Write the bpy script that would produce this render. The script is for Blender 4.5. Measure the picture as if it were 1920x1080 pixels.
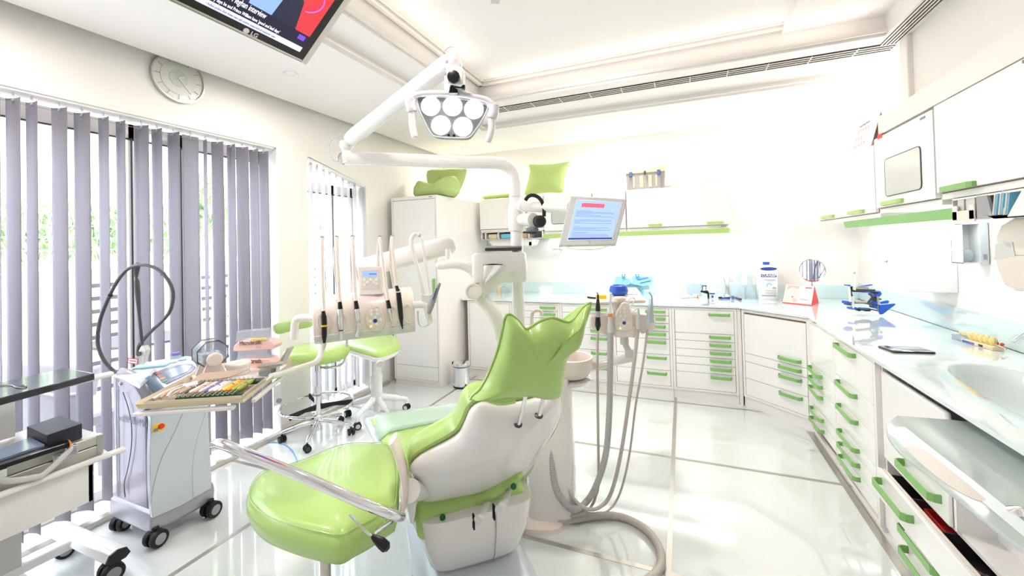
import bpy, bmesh, math, random
from mathutils import Vector, Matrix
random.seed(7)
for o in list(bpy.data.objects): bpy.data.objects.remove(o)
SC = bpy.context.scene
COL = SC.collection
PI = math.pi
# ---------------------------------------------------------------- camera
CH = 1.48
FPX, CYP = 777.0, 448.6
YAW, PIT, ROL = math.radians(22.33), math.radians(.85), math.radians(1.43)
FW = Vector((-math.sin(YAW)*math.cos(PIT), math.cos(YAW)*math.cos(PIT), math.sin(PIT)))
_r = Vector((math.cos(YAW), math.sin(YAW), 0)); _d = FW.cross(_r)
RT = _r*math.cos(ROL)+_d*math.sin(ROL)
DN = _d*math.cos(ROL)-_r*math.sin(ROL)
CAM = Vector((0, 0, CH))
cd = bpy.data.cameras.new('camera'); cam = bpy.data.objects.new('camera', cd); COL.objects.link(cam)
cd.sensor_width = 36; cd.lens = FPX/1920*36; cd.shift_y = -(540-CYP)/1920
cd.clip_start = .05; cd.clip_end = 200
m = Matrix((RT, -DN, -FW)).transposed().to_4x4(); m.translation = CAM
cam.matrix_world = m
SC.camera = cam
# ---------------------------------------------------------------- world, exposure
SC.view_settings.view_transform = 'Standard'; SC.view_settings.look = 'None'
SC.view_settings.gamma = 1; SC.view_settings.use_curve_mapping = False
SC.view_settings.exposure = 0.95
w = bpy.data.worlds.new('daylight'); SC.world = w; w.use_nodes = True
wn = w.node_tree.nodes; wl = w.node_tree.links
bg = wn['Background']; bg.inputs[0].default_value = (1.0, .965, .985, 1); bg.inputs[1].default_value = 5.0
def area(name, loc, size, power, color=(1,1,1), rot=(0,0,0), sy=None, spread=PI):
    l = bpy.data.lights.new(name, 'AREA'); l.energy = power; l.color = color; l.size = size; l.spread = spread
    if sy: l.shape = 'RECTANGLE'; l.size_y = sy
    o = bpy.data.objects.new(name, l); COL.objects.link(o); o.location = loc; o.rotation_euler = rot
    return o
# strip lights under the wall cupboards, cove light in the corner
area('cupboard_strip_light', (-.55, 4.80, 1.57), 1.9, 5, (.93,.99,1), (0,0,0), .04)
area('cupboard_strip_light', (1.42, 3.75, 1.60), .04, 3.5, (.93,.99,1), (0,0,0), 1.6)

# uplights on top of the wall cupboards and in the ceiling tray
area('cupboard_top_uplight', (-.7, 4.82, 2.09), 2.6, 3, (1,.97,.93), (PI,0,0), .05)
area('cupboard_top_uplight', (1.46, 3.6, 2.28), .05, 5, (1,.95,.90), (PI,0,0), 2.0)
area('tray_cove_light', (-1.50, .9, 2.80), .05, 1.0, (1,.93,.86), (PI,0,0), 4.0)
area('tray_cove_light', (-.2, 3.25, 2.80), 2.6, .9, (1,.90,.82), (PI,0,0), .05)
area('tray_cove_light', (1.10, .9, 2.80), .05, 1.2, (1,.84,.72), (PI,0,0), 4.0)
# ---------------------------------------------------------------- pixel helper (photo pixel -> point on a plane of the room)
def ray(px, py): return FW + RT*((px-960)/FPX) + DN*((py-CYP)/FPX)
def P(px, py, x=None, y=None, z=None, D=None):
    v = ray(px, py)
    if x is not None: t = x/v.x
    elif y is not None: t = y/v.y
    elif z is not None: t = (z-CH)/v.z
    else: t = D
    return CAM + v*t
def onpl(px, py, p0, n):
    v = ray(px, py); return CAM + v*((Vector(p0)-CAM).dot(n)/v.dot(n))
# ---------------------------------------------------------------- materials
def lin(c):
    if isinstance(c, str):
        c = [int(c[i:i+2], 16)/255 for i in (0, 2, 4)]
    return tuple((x/12.92 if x <= .04045 else ((x+.055)/1.055)**2.4) for x in c)+(1,)
def mat(name, col, rough=.4, metal=0, coat=0, var=0, vscale=8, bump=0, bscale=200, trans=0, alpha=1, emit=None, es=0, ior=1.45, sss=0):
    m = bpy.data.materials.new(name); m.use_nodes = True
    nt = m.node_tree; b = nt.nodes['Principled BSDF']
    c = lin(col); b.inputs['Base Color'].default_value = c
    b.inputs['Roughness'].default_value = rough; b.inputs['Metallic'].default_value = metal
    b.inputs['Coat Weight'].default_value = coat; b.inputs['Coat Roughness'].default_value = .05
    b.inputs['Transmission Weight'].default_value = trans; b.inputs['Alpha'].default_value = alpha
    b.inputs['IOR'].default_value = ior
    if emit: b.inputs['Emission Color'].default_value = lin(emit); b.inputs['Emission Strength'].default_value = es
    if var:
        tc = nt.nodes.new('ShaderNodeTexCoord'); n = nt.nodes.new('ShaderNodeTexNoise'); n.inputs['Scale'].default_value = vscale
        n.inputs['Detail'].default_value = 4
        mx = nt.nodes.new('ShaderNodeMix'); mx.data_type = 'RGBA'
        mx.inputs[6].default_value = tuple(x*(1-var) for x in c[:3])+(1,); mx.inputs[7].default_value = tuple(min(1, x*(1+var)) for x in c[:3])+(1,)
        nt.links.new(tc.outputs['Object'], n.inputs['Vector']); nt.links.new(n.outputs['Fac'], mx.inputs[0]); nt.links.new(mx.outputs[2], b.inputs['Base Color'])
    if bump:
        tc = nt.nodes.new('ShaderNodeTexCoord'); n = nt.nodes.new('ShaderNodeTexNoise'); n.inputs['Scale'].default_value = bscale
        bp = nt.nodes.new('ShaderNodeBump'); bp.inputs['Strength'].default_value = bump; bp.inputs['Distance'].default_value = .002
        nt.links.new(tc.outputs['Object'], n.inputs['Vector']); nt.links.new(n.outputs['Fac'], bp.inputs['Height']); nt.links.new(bp.outputs['Normal'], b.inputs['Normal'])
    return m
def glassmat(name, col, fac=.8, rough=.03):
    """thin clear sheet: mostly see-through with a gloss"""
    m = bpy.data.materials.new(name); m.use_nodes = True; nt = m.node_tree
    for n in list(nt.nodes): nt.nodes.remove(n)
    out = nt.nodes.new('ShaderNodeOutputMaterial'); mx = nt.nodes.new('ShaderNodeMixShader')
    tr = nt.nodes.new('ShaderNodeBsdfTransparent'); gl = nt.nodes.new('ShaderNodeBsdfPrincipled')
    tr.inputs[0].default_value = lin(col); gl.inputs['Base Color'].default_value = lin(col); gl.inputs['Roughness'].default_value = rough
    mx.inputs[0].default_value = 1-fac
    nt.links.new(tr.outputs[0], mx.inputs[1]); nt.links.new(gl.outputs[0], mx.inputs[2]); nt.links.new(mx.outputs[0], out.inputs[0])
    return m
def clothmat(name, col, tl=.5):
    m = bpy.data.materials.new(name); m.use_nodes = True; nt = m.node_tree
    for n in list(nt.nodes): nt.nodes.remove(n)
    out = nt.nodes.new('ShaderNodeOutputMaterial'); mx = nt.nodes.new('ShaderNodeMixShader')
    a = nt.nodes.new('ShaderNodeBsdfDiffuse'); b = nt.nodes.new('ShaderNodeBsdfTranslucent')
    a.inputs[0].default_value = lin(col); b.inputs[0].default_value = lin(col); mx.inputs[0].default_value = tl
    nt.links.new(a.outputs[0], mx.inputs[1]); nt.links.new(b.outputs[0], mx.inputs[2]); nt.links.new(mx.outputs[0], out.inputs[0])
    return m
M = {}
M['wall'] = mat('painted_plaster', (.945,.932,.915), .6, var=.015, vscale=3)
M['ceil'] = mat('ceiling_paint', (.965,.945,.93), .7, var=.01, vscale=2)
M['mould'] = mat('moulding_paint', (.95,.925,.90), .5)
M['tile'] = mat('back_painted_glass_tile', (.88,.90,.895), .06, coat=1, var=.02, vscale=1.2)
M['steel'] = mat('brushed_steel', (.76,.74,.71), .28, metal=.75, bump=.1, bscale=60)
M['chrome'] = mat('chrome', (.90,.90,.91), .06, metal=1)
M['lac'] = mat('white_lacquer', (.965,.96,.95), .18, coat=.5)
M['lac2'] = mat('lacquer_frame', (.955,.94,.925), .3, coat=.3)
M['plas'] = mat('white_gloss_plastic', (.945,.93,.92), .15, coat=.5)
M['plasw'] = mat('cool_white_plastic', (.94,.945,.95), .2, coat=.4)
M['beige'] = mat('warm_beige_plastic', (.94,.885,.85), .28, coat=.3)
M['grey'] = mat('grey_plastic', (.62,.62,.63), .4)
M['lgrey'] = mat('light_grey_plastic', (.82,.82,.81), .35)
M['dgrey'] = mat('dark_grey_plastic', (.28,.28,.29), .4)
M['black'] = mat('black_plastic', (.07,.07,.08), .3)
M['blackm'] = mat('black_rubber', (.10,.10,.11), .6)
M['green'] = mat('lime_vinyl', (.69,.815,.46), .30, coat=.25, var=.05, vscale=5, bump=.12, bscale=350)
M['greenc'] = mat('lime_cloth', (.74,.83,.52), .75, var=.04, vscale=6, bump=.2, bscale=300)
M['handle'] = mat('green_handle_plastic', (.53,.74,.42), .35)
M['handle2'] = mat('lime_handle_plastic', (.70,.82,.50), .35)
M['top'] = mat('pale_glass_worktop', (.90,.95,.945), .05, coat=1)
M['splash'] = mat('pale_blue_glass', (.85,.93,.935), .05, coat=1)
M['gap'] = mat('painted_gap_shade', (.55,.48,.42), .7)  # brown that paints the shade in the joints between fronts
M['darkgap'] = mat('vent_dark', (.10,.07,.05), .8)
M['silver'] = mat('silver_paint', (.68,.68,.72), .32, metal=.35, coat=.4)
M['silverl'] = mat('light_silver_paint', (.80,.83,.86), .28, metal=.1, coat=.4)
M['blind'] = clothmat('grey_blind_fabric', (.71,.70,.73), .55)
M['blind2'] = clothmat('white_blind_fabric', (.93,.93,.94), .5)
M['pane'] = glassmat('window_glass', (.97,.99,1), .93)
M['clear'] = glassmat('clear_plastic', (.93,.95,.97), .72, .1)
M['smoke'] = glassmat('smoked_plastic', (.84,.87,.90), .72, .08)
M['cloudy'] = glassmat('frosted_plastic', (.93,.95,.95), .35, .3)
M['pink'] = mat('pink_plastic', (.96,.80,.76), .35)
M['alu'] = mat('anodised_aluminium', (.80,.78,.76), .35, metal=.6)
M['hose'] = mat('ribbed_hose', (.76,.73,.70), .45)
M['blue'] = mat('blue_plastic', (.16,.36,.78), .3)
M['cyan'] = mat('cyan_plastic', (.48,.77,.88), .4)
M['red'] = mat('red_card', (.88,.25,.20), .5)
M['orange'] = mat('orange_plastic', (.95,.55,.18), .4)
M['yellow'] = mat('yellow_plastic', (.95,.82,.20), .4)
M['olive'] = mat('olive_silicone', (.62,.68,.28), .5)
M['violet'] = mat('violet_silicone', (.47,.45,.68), .5)
M['dkgreen'] = mat('dark_green_tray_insert', (.12,.36,.17), .5)
M['paper'] = mat('white_paper', (.96,.96,.95), .7)
M['latex'] = mat('latex', (.90,.84,.70), .6)
M['tan'] = mat('tan_paper', (.76,.66,.58), .7)
M['leaf'] = mat('leaf', (.72,.83,.62), .6, var=.25, vscale=4)
M['wicker'] = mat('grey_wicker', (.55,.53,.54), .7, var=.2, vscale=60)
M['patio'] = mat('patio_concrete', (.80,.80,.82), .8, var=.05)
M['lamp'] = mat('lamp_lens', (1,1,1), .3, emit=(1,1,1), es=2.6)
M['down'] = mat('downlight_lens', (1,1,1), .3, emit=(1,.97,.93), es=12)
M['tealdk'] = mat('teal_marking', (.25,.35,.55), .5)
M['ink'] = mat('black_ink', (.06,.05,.08), .6)
M['inkgrey'] = mat('grey_ink', (.55,.55,.60), .6)
M['inkblue'] = mat('blue_ink', (.20,.28,.60), .5)
M['white'] = mat('white_ink', (.97,.97,.97), .5)
# ---------------------------------------------------------------- geometry
class B:
    def __init__(s): s.bm = bmesh.new()
    def _face(s, vs):
        try: s.bm.faces.new(vs)
        except ValueError: pass
    def box(s, c, size, rz=0, R=None):
        mt = (Matrix.Rotation(rz, 3, 'Z') if R is None else R)
        hx, hy, hz = [k/2 for k in size]; c = Vector(c); v = []
        for x, y, z in ((-1,-1,-1),(1,-1,-1),(1,1,-1),(-1,1,-1),(-1,-1,1),(1,-1,1),(1,1,1),(-1,1,1)):
            v.append(s.bm.verts.new(c+mt@Vector((x*hx, y*hy, z*hz))))
        for f in ((0,3,2,1),(4,5,6,7),(0,1,5,4),(1,2,6,5),(2,3,7,6),(3,0,4,7)): s._face([v[i] for i in f])
        return s
    def bb(s, x0, x1, y0, y1, z0, z1):
        return s.box(((x0+x1)/2, (y0+y1)/2, (z0+z1)/2), (abs(x1-x0), abs(y1-y0), abs(z1-z0)))
    def prism(s, pts, ext, ext0=(0,0,0)):
        a = [s.bm.verts.new(Vector(p)+Vector(ext0)) for p in pts]; b = [s.bm.verts.new(Vector(p)+Vector(ext)) for p in pts]
        s._face(a[::-1]); s._face(b); n = len(a)
        for i in range(n): s._face([a[i], a[(i+1) % n], b[(i+1) % n], b[i]])
        return s
    def loft(s, rings, cap=True, closed=False):
        vs = [[s.bm.verts.new(Vector(p)) for p in r] for r in rings]; n = len(vs[0])
        K = len(vs)
        for k in range(K if closed else K-1):
            q = vs[(k+1) % K]
            for i in range(n): s._face([vs[k][i], vs[k][(i+1) % n], q[(i+1) % n], q[i]])
        if cap and not closed: s._face(vs[0][::-1]); s._face(vs[-1])
        return s
    def grid(s, g):
        vs = [[s.bm.verts.new(Vector(p)) for p in r] for r in g]
        for k in range(len(vs)-1):
            for i in range(len(vs[0])-1): s._face([vs[k][i], vs[k][i+1], vs[k+1][i+1], vs[k+1][i]])
        return s
    def tube(s, pts, r, n=10, cap=True, closed=False, sx=1, up=None):
        pts = [Vector(p) for p in pts]; K = len(pts)
        rr = r if isinstance(r, (list, tuple)) else [r]*K
        rings = []; prev = None
        for i, p in enumerate(pts):
            if closed: t = pts[(i+1) % K]-pts[i-1]
            else: t = pts[min(i+1, K-1)]-pts[max(i-1, 0)]
            t.normalize()
            if prev is None:
                u = Vector(up) if up else (Vector((0,0,1)) if abs(t.z) < .9 else Vector((1,0,0)))
            else: u = prev
            u = (u-t*u.dot(t)); u.normalize(); prev = u; v = t.cross(u)
            rings.append([p+(u*math.cos(2*PI*k/n)+v*math.sin(2*PI*k/n)*sx)*rr[i] for k in range(n)])
        return s.loft(rings, cap, closed)
    def cyl(s, a, b, r, r1=None, n=20): return s.tube([a, b], [r, r if r1 is None else r1], n)
    def lathe(s, prof, c=(0,0,0), ax=(0,0,1), n=28, cap=True):
        ax = Vector(ax).normalized(); c = Vector(c)
        u = ax.orthogonal().normalized(); v = ax.cross(u)
        return s.loft([[c+ax*h+(u*math.cos(2*PI*k/n)+v*math.sin(2*PI*k/n))*max(r, 1e-4) for k in range(n)] for r, h in prof], cap)
    def sphere(s, c, r, sc=(1,1,1), n=16, R=None):
        prof = [(math.sin(PI*i/(n//2)), -math.cos(PI*i/(n//2))) for i in range(n//2+1)]
        mt = R or Matrix.Identity(3)
        rings = [[Vector(c)+mt@Vector((a*r*math.cos(2*PI*k/n)*sc[0], a*r*math.sin(2*PI*k/n)*sc[1], h*r*sc[2])) for k in range(n)] for a, h in [(max(p, 1e-3), q) for p, q in prof]]
        return s.loft(rings)
def spl(pts, n=8, closed=False):
    """Catmull-Rom through points"""
    pts = [Vector(p) for p in pts]; K = len(pts); out = []
    rng = range(K if closed else K-1)
    for i in rng:
        if closed: p0, p1, p2, p3 = pts[i-1], pts[i], pts[(i+1) % K], pts[(i+2) % K]
        else: p0, p1, p2, p3 = pts[max(i-1, 0)], pts[i], pts[i+1], pts[min(i+2, K-1)]
        for k in range(n):
            t = k/n
            out.append(.5*((2*p1)+(p2-p0)*t+(2*p0-5*p1+4*p2-p3)*t*t+(3*p1-p0-3*p2+p3)*t**3))
    if not closed: out.append(pts[-1])
    return out
def wm(o):
    m = o.matrix_basis.copy(); p = o.parent
    while p: m = p.matrix_basis @ m; p = p.parent
    return m
def obj(name, b, m, parent=None, bev=0, smooth=True, ang=35, sub=0, seg=2, local=False):
    """link the collected shape as ONE mesh object; coordinates given in the world"""
    bm = b.bm if isinstance(b, B) else b
    bmesh.ops.recalc_face_normals(bm, faces=bm.faces)
    me = bpy.data.meshes.new(name); bm.to_mesh(me); bm.free()
    o = bpy.data.objects.new(name, me); COL.objects.link(o)
    me.materials.append(m if not isinstance(m, str) else M[m])
    if parent is not None:
        o.parent = parent
        if not local: me.transform(wm(parent).inverted())
    elif me.vertices:
        xs = [v.co for v in me.vertices]
        c = Vector(((min(v.x for v in xs)+max(v.x for v in xs))/2, (min(v.y for v in xs)+max(v.y for v in xs))/2, min(v.z for v in xs)))
        me.transform(Matrix.Translation(-c)); o.location = c
    if smooth:
        for p in me.polygons: p.use_smooth = True
        if not sub: me.set_sharp_from_angle(angle=math.radians(ang))
    if bev:
        md = o.modifiers.new('bevel', 'BEVEL'); md.width = bev; md.segments = seg; md.limit_method = 'ANGLE'; md.angle_limit = math.radians(ang)
    if sub:
        md = o.modifiers.new('subdivision', 'SUBSURF'); md.levels = sub; md.render_levels = sub
    return o
def tag(o, label, cat, group=None):
    o['label'] = label; o['category'] = cat
    if group: o['group'] = group
    return o
def thing(name, label, cat, loc, rz=0, group=None):
    o = bpy.data.objects.new(name, None); COL.objects.link(o); o.location = loc; o.rotation_euler = (0, 0, rz)
    o.empty_display_size = .1
    return tag(o, label, cat, group)
def struct(name, b, m, **k):
    o = obj(name, b, m, **k); o['kind'] = 'structure'; return o
def dup(root, loc=None, rz=None, label=None, group=None):
    r = root.copy(); COL.objects.link(r)
    if loc is not None: r.location = loc
    if rz is not None: r.rotation_euler = (0, 0, rz)
    if label: r['label'] = label
    if group: r['group'] = group
    for ch in list(root.children):
        c = ch.copy(); COL.objects.link(c); c.parent = r
        for g in ch.children:
            d = g.copy(); COL.objects.link(d); d.parent = c
    return r
def text(name, s, size, origin, xdir, ydir, m, parent, ext=.0004, align='LEFT', bold=0, fit=None, fith=None):
    """lettering standing on a surface: xdir is the reading direction"""
    cu = bpy.data.curves.new(name, 'FONT'); cu.body = s; cu.size = size; cu.extrude = ext; cu.align_x = align; cu.offset = bold*size
    cu.resolution_u = 2
    t = bpy.data.objects.new(name, cu); me = bpy.data.meshes.new_from_object(t)
    bpy.data.objects.remove(t)
    if fit:
        xs_ = [v.co.x for v in me.vertices]; ys_ = [v.co.y for v in me.vertices]
        me.transform(Matrix.Diagonal((fit/(max(xs_)-min(xs_)), (fith/(max(ys_)-min(ys_))) if fith else 1, 1, 1)))
    X = Vector(xdir).normalized(); Y = Vector(ydir); Y = (Y-X*Y.dot(X)).normalized(); Z = X.cross(Y)
    mt = Matrix((X, Y, Z)).transposed().to_4x4(); mt.translation = Vector(origin)
    me.transform(mt)
    if parent is not None: me.transform(wm(parent).inverted())
    o = bpy.data.objects.new(name, me); COL.objects.link(o); o.parent = parent
    me.materials.clear(); me.materials.append(M[m] if isinstance(m, str) else m)
    return o
# ================================================================ ROOM
XL, XR, YB, ZC = -3.05, 1.56, 4.95, 2.71
YF = -2.2
struct('floor', B().bb(XL-.3, XR+.2, YF, YB+.2, -.10, 0), 'tile')
# steel strips let into the glass floor
fs = B()
for yy in (4.11, 3.05, 1.98, .92, -.12): fs.bb(XL, .93, yy-.013, yy+.013, -.004, .0015)
for xx in (-.10, -1.16, -2.22): fs.bb(xx-.013, xx+.013, YF, 4.25, -.004, .0018)
struct('trim_1', fs, 'steel', smooth=False)
struct('trim_2', B().bb(.838, .880, YF, 3.80, 0, .003), 'steel', smooth=False)      # channel along the right-hand units
# left wall with two tall openings
W1 = (-.9, 2.40, .03, 2.335); W2 = (2.70, 3.43, .05, 2.31)
wl_ = B(); T = .26
wl_.bb(XL-T, XL, YF, W1[0], 0, 3.0); wl_.bb(XL-T, XL, W1[0], W1[1], W1[3], 3.0); wl_.bb(XL-T, XL, W1[1], W2[0], 0, 3.0)
wl_.prism([(XL-T, W2[0], W2[3]), (XL-T, W2[1], 2.14), (XL-T, W2[1], 3.0), (XL-T, W2[0], 3.0)], (T, 0, 0)); wl_.bb(XL-T, XL, W2[1], YB+.2, 0, 3.0)
wl_.bb(XL-T, XL, W1[0], W1[1], 0, W1[2]); wl_.bb(XL-T, XL, W2[0], W2[1], 0, W2[2])
struct('wall_left', wl_, 'wall', smooth=False)
struct('wall_back', B().bb(XL-T, XR+.2, YB, YB+.2, 0, 3.0), 'wall', smooth=False)
struct('wall_right', B().bb(XR, XR+.2, YF, YB+.2, 0, 3.0).bb(1.39, XR, YF, 3.42, 2.26, 3.0), 'wall', smooth=False)
struct('trim_3', B().bb(1.36, 1.45, 3.40, 3.50, 2.10, 2.94), 'mould', bev=.006)      # corner pilaster above the cupboards
struct('wall_front', B().bb(XL-T, XR+.2, YF-.1, YF, 0, 3.0), 'wall', smooth=False)
struct('trim_4', B().bb(1.375, 1.40, 1.55, 1.67, 2.25, 2.80), 'mould', bev=.004)
# ceiling: flat soffit round a raised tray
cl = B()
cl.bb(-2.965, -1.94, YF, YB+.2, ZC, 3.05)
cl.bb(-1.94, XR+.2, 3.97, YB+.2, ZC, 3.05)
cl.bb(-1.94, -1.68, YF, 3.97, ZC+.06, 3.05)
cl.bb(-1.68, XR+.2, 3.38, 3.97, ZC+.06, 3.05)
cl.bb(1.25, XR+.2, YF, 3.38, ZC+.06, 3.05)
cl.bb(-1.68, 1.25, YF, 3.38, 2.95, 3.10)
cl.bb(.68, 1.25, YF, 3.38, 2.90, 2.96)
cl.bb(XL-T, -2.96, YF, YB+.2, 2.90, 3.05)
struct('ceiling', cl, 'ceil', smooth=False)
def mould(pts, r, name):
    b = B()
    for (a, c) in zip(pts[:-1], pts[1:]): b.bb(min(a[0], c[0])-r, max(a[0], c[0])+r, min(a[1], c[1])-r, max(a[1], c[1])+r, a[2]-r*.8, a[2]+r*.8)
    return struct(name, b, 'mould', bev=r*.4)
mould([(-1.665, YF, 2.80), (-1.665, 3.365, 2.80), (1.24, 3.365, 2.80)], .016, 'trim_5')
mould([(-1.71, YF, 2.783), (-1.71, 3.41, 2.783), (1.20, 3.41, 2.783)], .008, 'trim_6')
mould([(-1.64, YF, 2.935), (-1.64, 3.34, 2.935), (.68, 3.34, 2.935)], .02, 'trim_7')
mould([(-1.60, YF, 2.945), (-1.60, 3.30, 2.945), (.68, 3.30, 2.945)], .009, 'trim_8')
mould([(-1.90, YF, 2.728), (-1.90, 3.93, 2.728), (1.45, 3.93, 2.728)], .007, 'trim_9')
# linear air grille in the soffit, turning the corner
vt = thing('air_grille', 'long slotted air conditioning grille let into the ceiling soffit', 'air vent', (0, 3.585, 2.775))
obj('grille_slot', B().bb(-1.66, 1.37, 3.515, 3.655, 2.766, 2.7698).bb(1.27, 1.37, YF, 3.55, 2.766, 2.7698), 'darkgap', vt, smooth=False)
for k in range(4):
    yy = 3.528+k*.038; obj('blade', B().bb(-1.66, 1.36, yy, yy+.010, 2.7615, 2.7655), 'mould', vt, smooth=False)
for k in range(5):
    xx = 1.272+k*.021; obj('blade', B().bb(xx, xx+.009, YF, 3.53, 2.7615, 2.7655), 'mould', vt, smooth=False)
for k in range(11):
    xx = -1.5+k*.265; obj('bridge', B().bb(xx, xx+.006, 3.517, 3.653, 2.7605, 2.7655), 'mould', vt, smooth=False)
# downlights
for i, (c, lab) in enumerate([((-2.48, 2.07), 'round recessed ceiling spotlight above the tall window blind, beside the television'), ((-2.46, 4.55), 'round recessed ceiling spotlight over the tall corner cupboard'),
                ((-.51, 4.55), 'round recessed ceiling spotlight above the clear storage box on the back wall cupboards'), ((1.40, 4.50), 'round recessed ceiling spotlight in the right-hand rear corner')]):
    t = thing('downlight', lab, 'ceiling light', (c[0], c[1], ZC-.01), group='recessed ceiling spotlights')
    p = (c[0], c[1], ZC)
    obj('trim_ring', B().lathe([(.034, -.001), (.045, -.006), (.050, -.001), (.050, .004), (.034, .004)], p, n=32, cap=False), 'plas', t)
    obj('lens', B().lathe([(.033, .001), (.033, .006)], p, n=24), 'down', t)
    area('downlight_lamp', (c[0], c[1], ZC-.03), .07, 3.5 if i != 3 else 6, (1, .95, .90))
# added fill lights without fittings, below the soffit and tray, to brighten the room
for x, y, e in ((-2.48, .6, 7), (-.9, 1.0, 8), (-.6, 2.9, 14), (-1.8, -1.3, 7)):
    area('ceiling_fill_light', (x, y, 2.66 if x < -2 else 2.84), .12, e, (1, .93, .88))
# ---- baseboard / window track
struct('baseboard_left', B().bb(XL, XL+.05, YF, 3.7, 0, .03), 'steel', bev=.003)
# ---- windows
def window(n, y0, y1, z0, z1, mull, x=-3.26):
    root = bpy.data.objects.new('window_%d' % n, None); COL.objects.link(root); root.location = (x, (y0+y1)/2, z0); root['kind'] = 'structure'
    f = B(); r = .025
    f.bb(x-r, x+r, y0, y1, z0, z0+.06); f.bb(x-r, x+r, y0, y1, z1-.10, z1)
    for yy in [y0+.02, y1-.02]+mull: f.bb(x-r, x+r, yy-.018, yy+.018, z0, z1)
    obj('window_frame', f, 'plas', root, bev=.004)
    g = B(); g.bb(x-.004, x+.004, y0+.03, y1-.03, z0+.05, z1-.09); obj('glass_pane', g, 'pane', root, smooth=False)
    s = B()
    for yy in mull: s.bb(x+r, x+r+.004, yy-.004, yy+.004, z0+.05, z1-.09)
    s.bb(x+r, x+r+.006, y0, y1, z1-.105, z1-.095)
    obj('rubber_seal', s, 'dgrey', root, smooth=False)
window(1, W1[0], W1[1], W1[2], W1[3]-.02, [.30, .95, 1.52, 1.80])
window(2, W2[0], W2[1], W2[2], 2.13, [3.16])
# ---- outside: terrace
struct('trim_10', B().bb(-9, XL-T, -4, 9, -.2, -.03), 'patio')
gw = B()
gw.bb(-5.75, -5.55, -4, 9, -.03, 1.35)
struct('wall_outside', gw, 'patio')
lv = thing('slotted_screen', 'pale garden wall screen with dark horizontal slots outside the tall window', 'garden screen', (-5.5, 2.4, 0))
sb = B()
for y0 in (1.2, 2.1, 3.2, 4.6): sb.bb(-5.52, -5.48, y0, y0+.6, 0, 1.3)
obj('screen_panel', sb, 'plasw', lv)
for y0 in (1.2, 2.1, 3.2, 4.6):
    for k in range(9):
        if k in (3,): continue
        obj('slot', B().bb(-5.478, -5.47, y0+.06, y0+.38, .12+k*.13, .16+k*.13), 'dgrey', lv, smooth=False)
lt = B()
for k in range(8): lt.bb(-5.66, -5.64, -4, 9, 1.42+k*.12, 1.43+k*.12)
for k in range(30): lt.bb(-5.66, -5.64, -3.6+k*.4, -3.59+k*.4, 1.35, 2.4)
tag(obj('trellis', lt, 'plasw', smooth=False), 'white wire trellis standing on the garden wall outside', 'trellis')
def foliage(name, lab, cx, cy, cz, sx, sy, sz, n, cat='shrub', ls=.10):
    b = B()
    for i in range(n):
        a = Vector((random.gauss(0, 1), random.gauss(0, 1), random.gauss(0, 1))).normalized()*random.random()**.4
        c = Vector((cx+a.x*sx, cy+a.y*sy, cz+a.z*sz)); R = Matrix.Rotation(random.random()*6.3, 3, 'Z')@Matrix.Rotation(random.uniform(.5, 1.6), 3, 'X')
        l, w_ = ls*random.uniform(.7, 1.5), ls*.25
        vs = [s_ for s_ in ((0, -l, 0), (w_, 0, .01), (0, l, -.02), (-w_, 0, .01))]
        b._face([b.bm.verts.new(c+R@Vector(v)) for v in vs])
    t = thing(name, lab, cat, (cx, cy, -.03))
    o = obj('foliage', b, 'leaf', t, smooth=False)
    st = B()
    for k in range(3): st.tube([(cx+.05*k, cy, -.03), (cx+.1*k-.1, cy+.1*k, cz*.5), (cx+.2*k-.2, cy+.3*k-.3, cz)], .02, 6)
    obj('stem', st, 'tan', t)
foliage('hedge', 'dense green hedge behind the white trellis outside the larger window', -6.4, 2.6, 1.78, .4, 1.6, .33, 2000)
foliage('hedge', 'green bush behind the garden wall seen through the narrow window', -6.6, 6.2, 1.9, .5, 1.3, .7, 1600)
foliage('potted_tree', 'small leafy tree just outside the middle window pane', -4.9, 2.95, 2.0, .25, .28, .36, 260, 'tree')
# wicker chairs and round table on the terrace
def wicker(loc, rz, lab):
    t = thing('wicker_chair', lab, 'garden chair', loc, rz, 'wicker chairs on the terrace')
    n = 16; rings = []
    for k in range(9):
        z = .40+.05*k; ring = []
        for i in range(n+1):
            a = -PI*.05+PI*1.1*i/n; r = .30+.015*k
            hgt = z if k < 8 else z
            ring.append(((r*math.cos(a)), (r*math.sin(a)), .40+(z-.40)*(.55+.45*math.sin(max(0, min(PI, a))))))
        rings.append(ring)
    obj('backrest', B().grid(rings), 'wicker', t, local=True).modifiers.new('thick', 'SOLIDIFY').thickness = .03
    obj('seat', B().lathe([(.29, .36), (.30, .38), (.30, .42), (.28, .44)], (0, 0, 0)), 'wicker', t, local=True)
    for a in (.6, 2.5, 3.8, 5.6): obj('leg', B().cyl((.25*math.cos(a), .25*math.sin(a), 0), (.22*math.cos(a), .22*math.sin(a), .40), .02), 'wicker', t, local=True)
wicker((-4.0, 1.55, -.03), 2.6, 'grey wicker chair on the terrace behind the laser machine, left of the dark window mullion')
wicker((-3.95, 3.05, -.03), 2.2, 'grey wicker chair on the terrace right of the window mullion, beyond the instrument tray')
tt = thing('garden_table', 'round glass-topped table between wicker chairs on the terrace', 'garden table', (-4.75, 2.3, -.03))
obj('tabletop', B().lathe([(.38, .70), (.38, .72)], (-4.75, 2.3, -.03), n=36), 'dgrey', tt)
obj('pedestal', B().lathe([(.22, 0), (.2, .03), (.03, .05), (.03, .70)], (-4.75, 2.3, -.03)), 'lgrey', tt)
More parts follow.
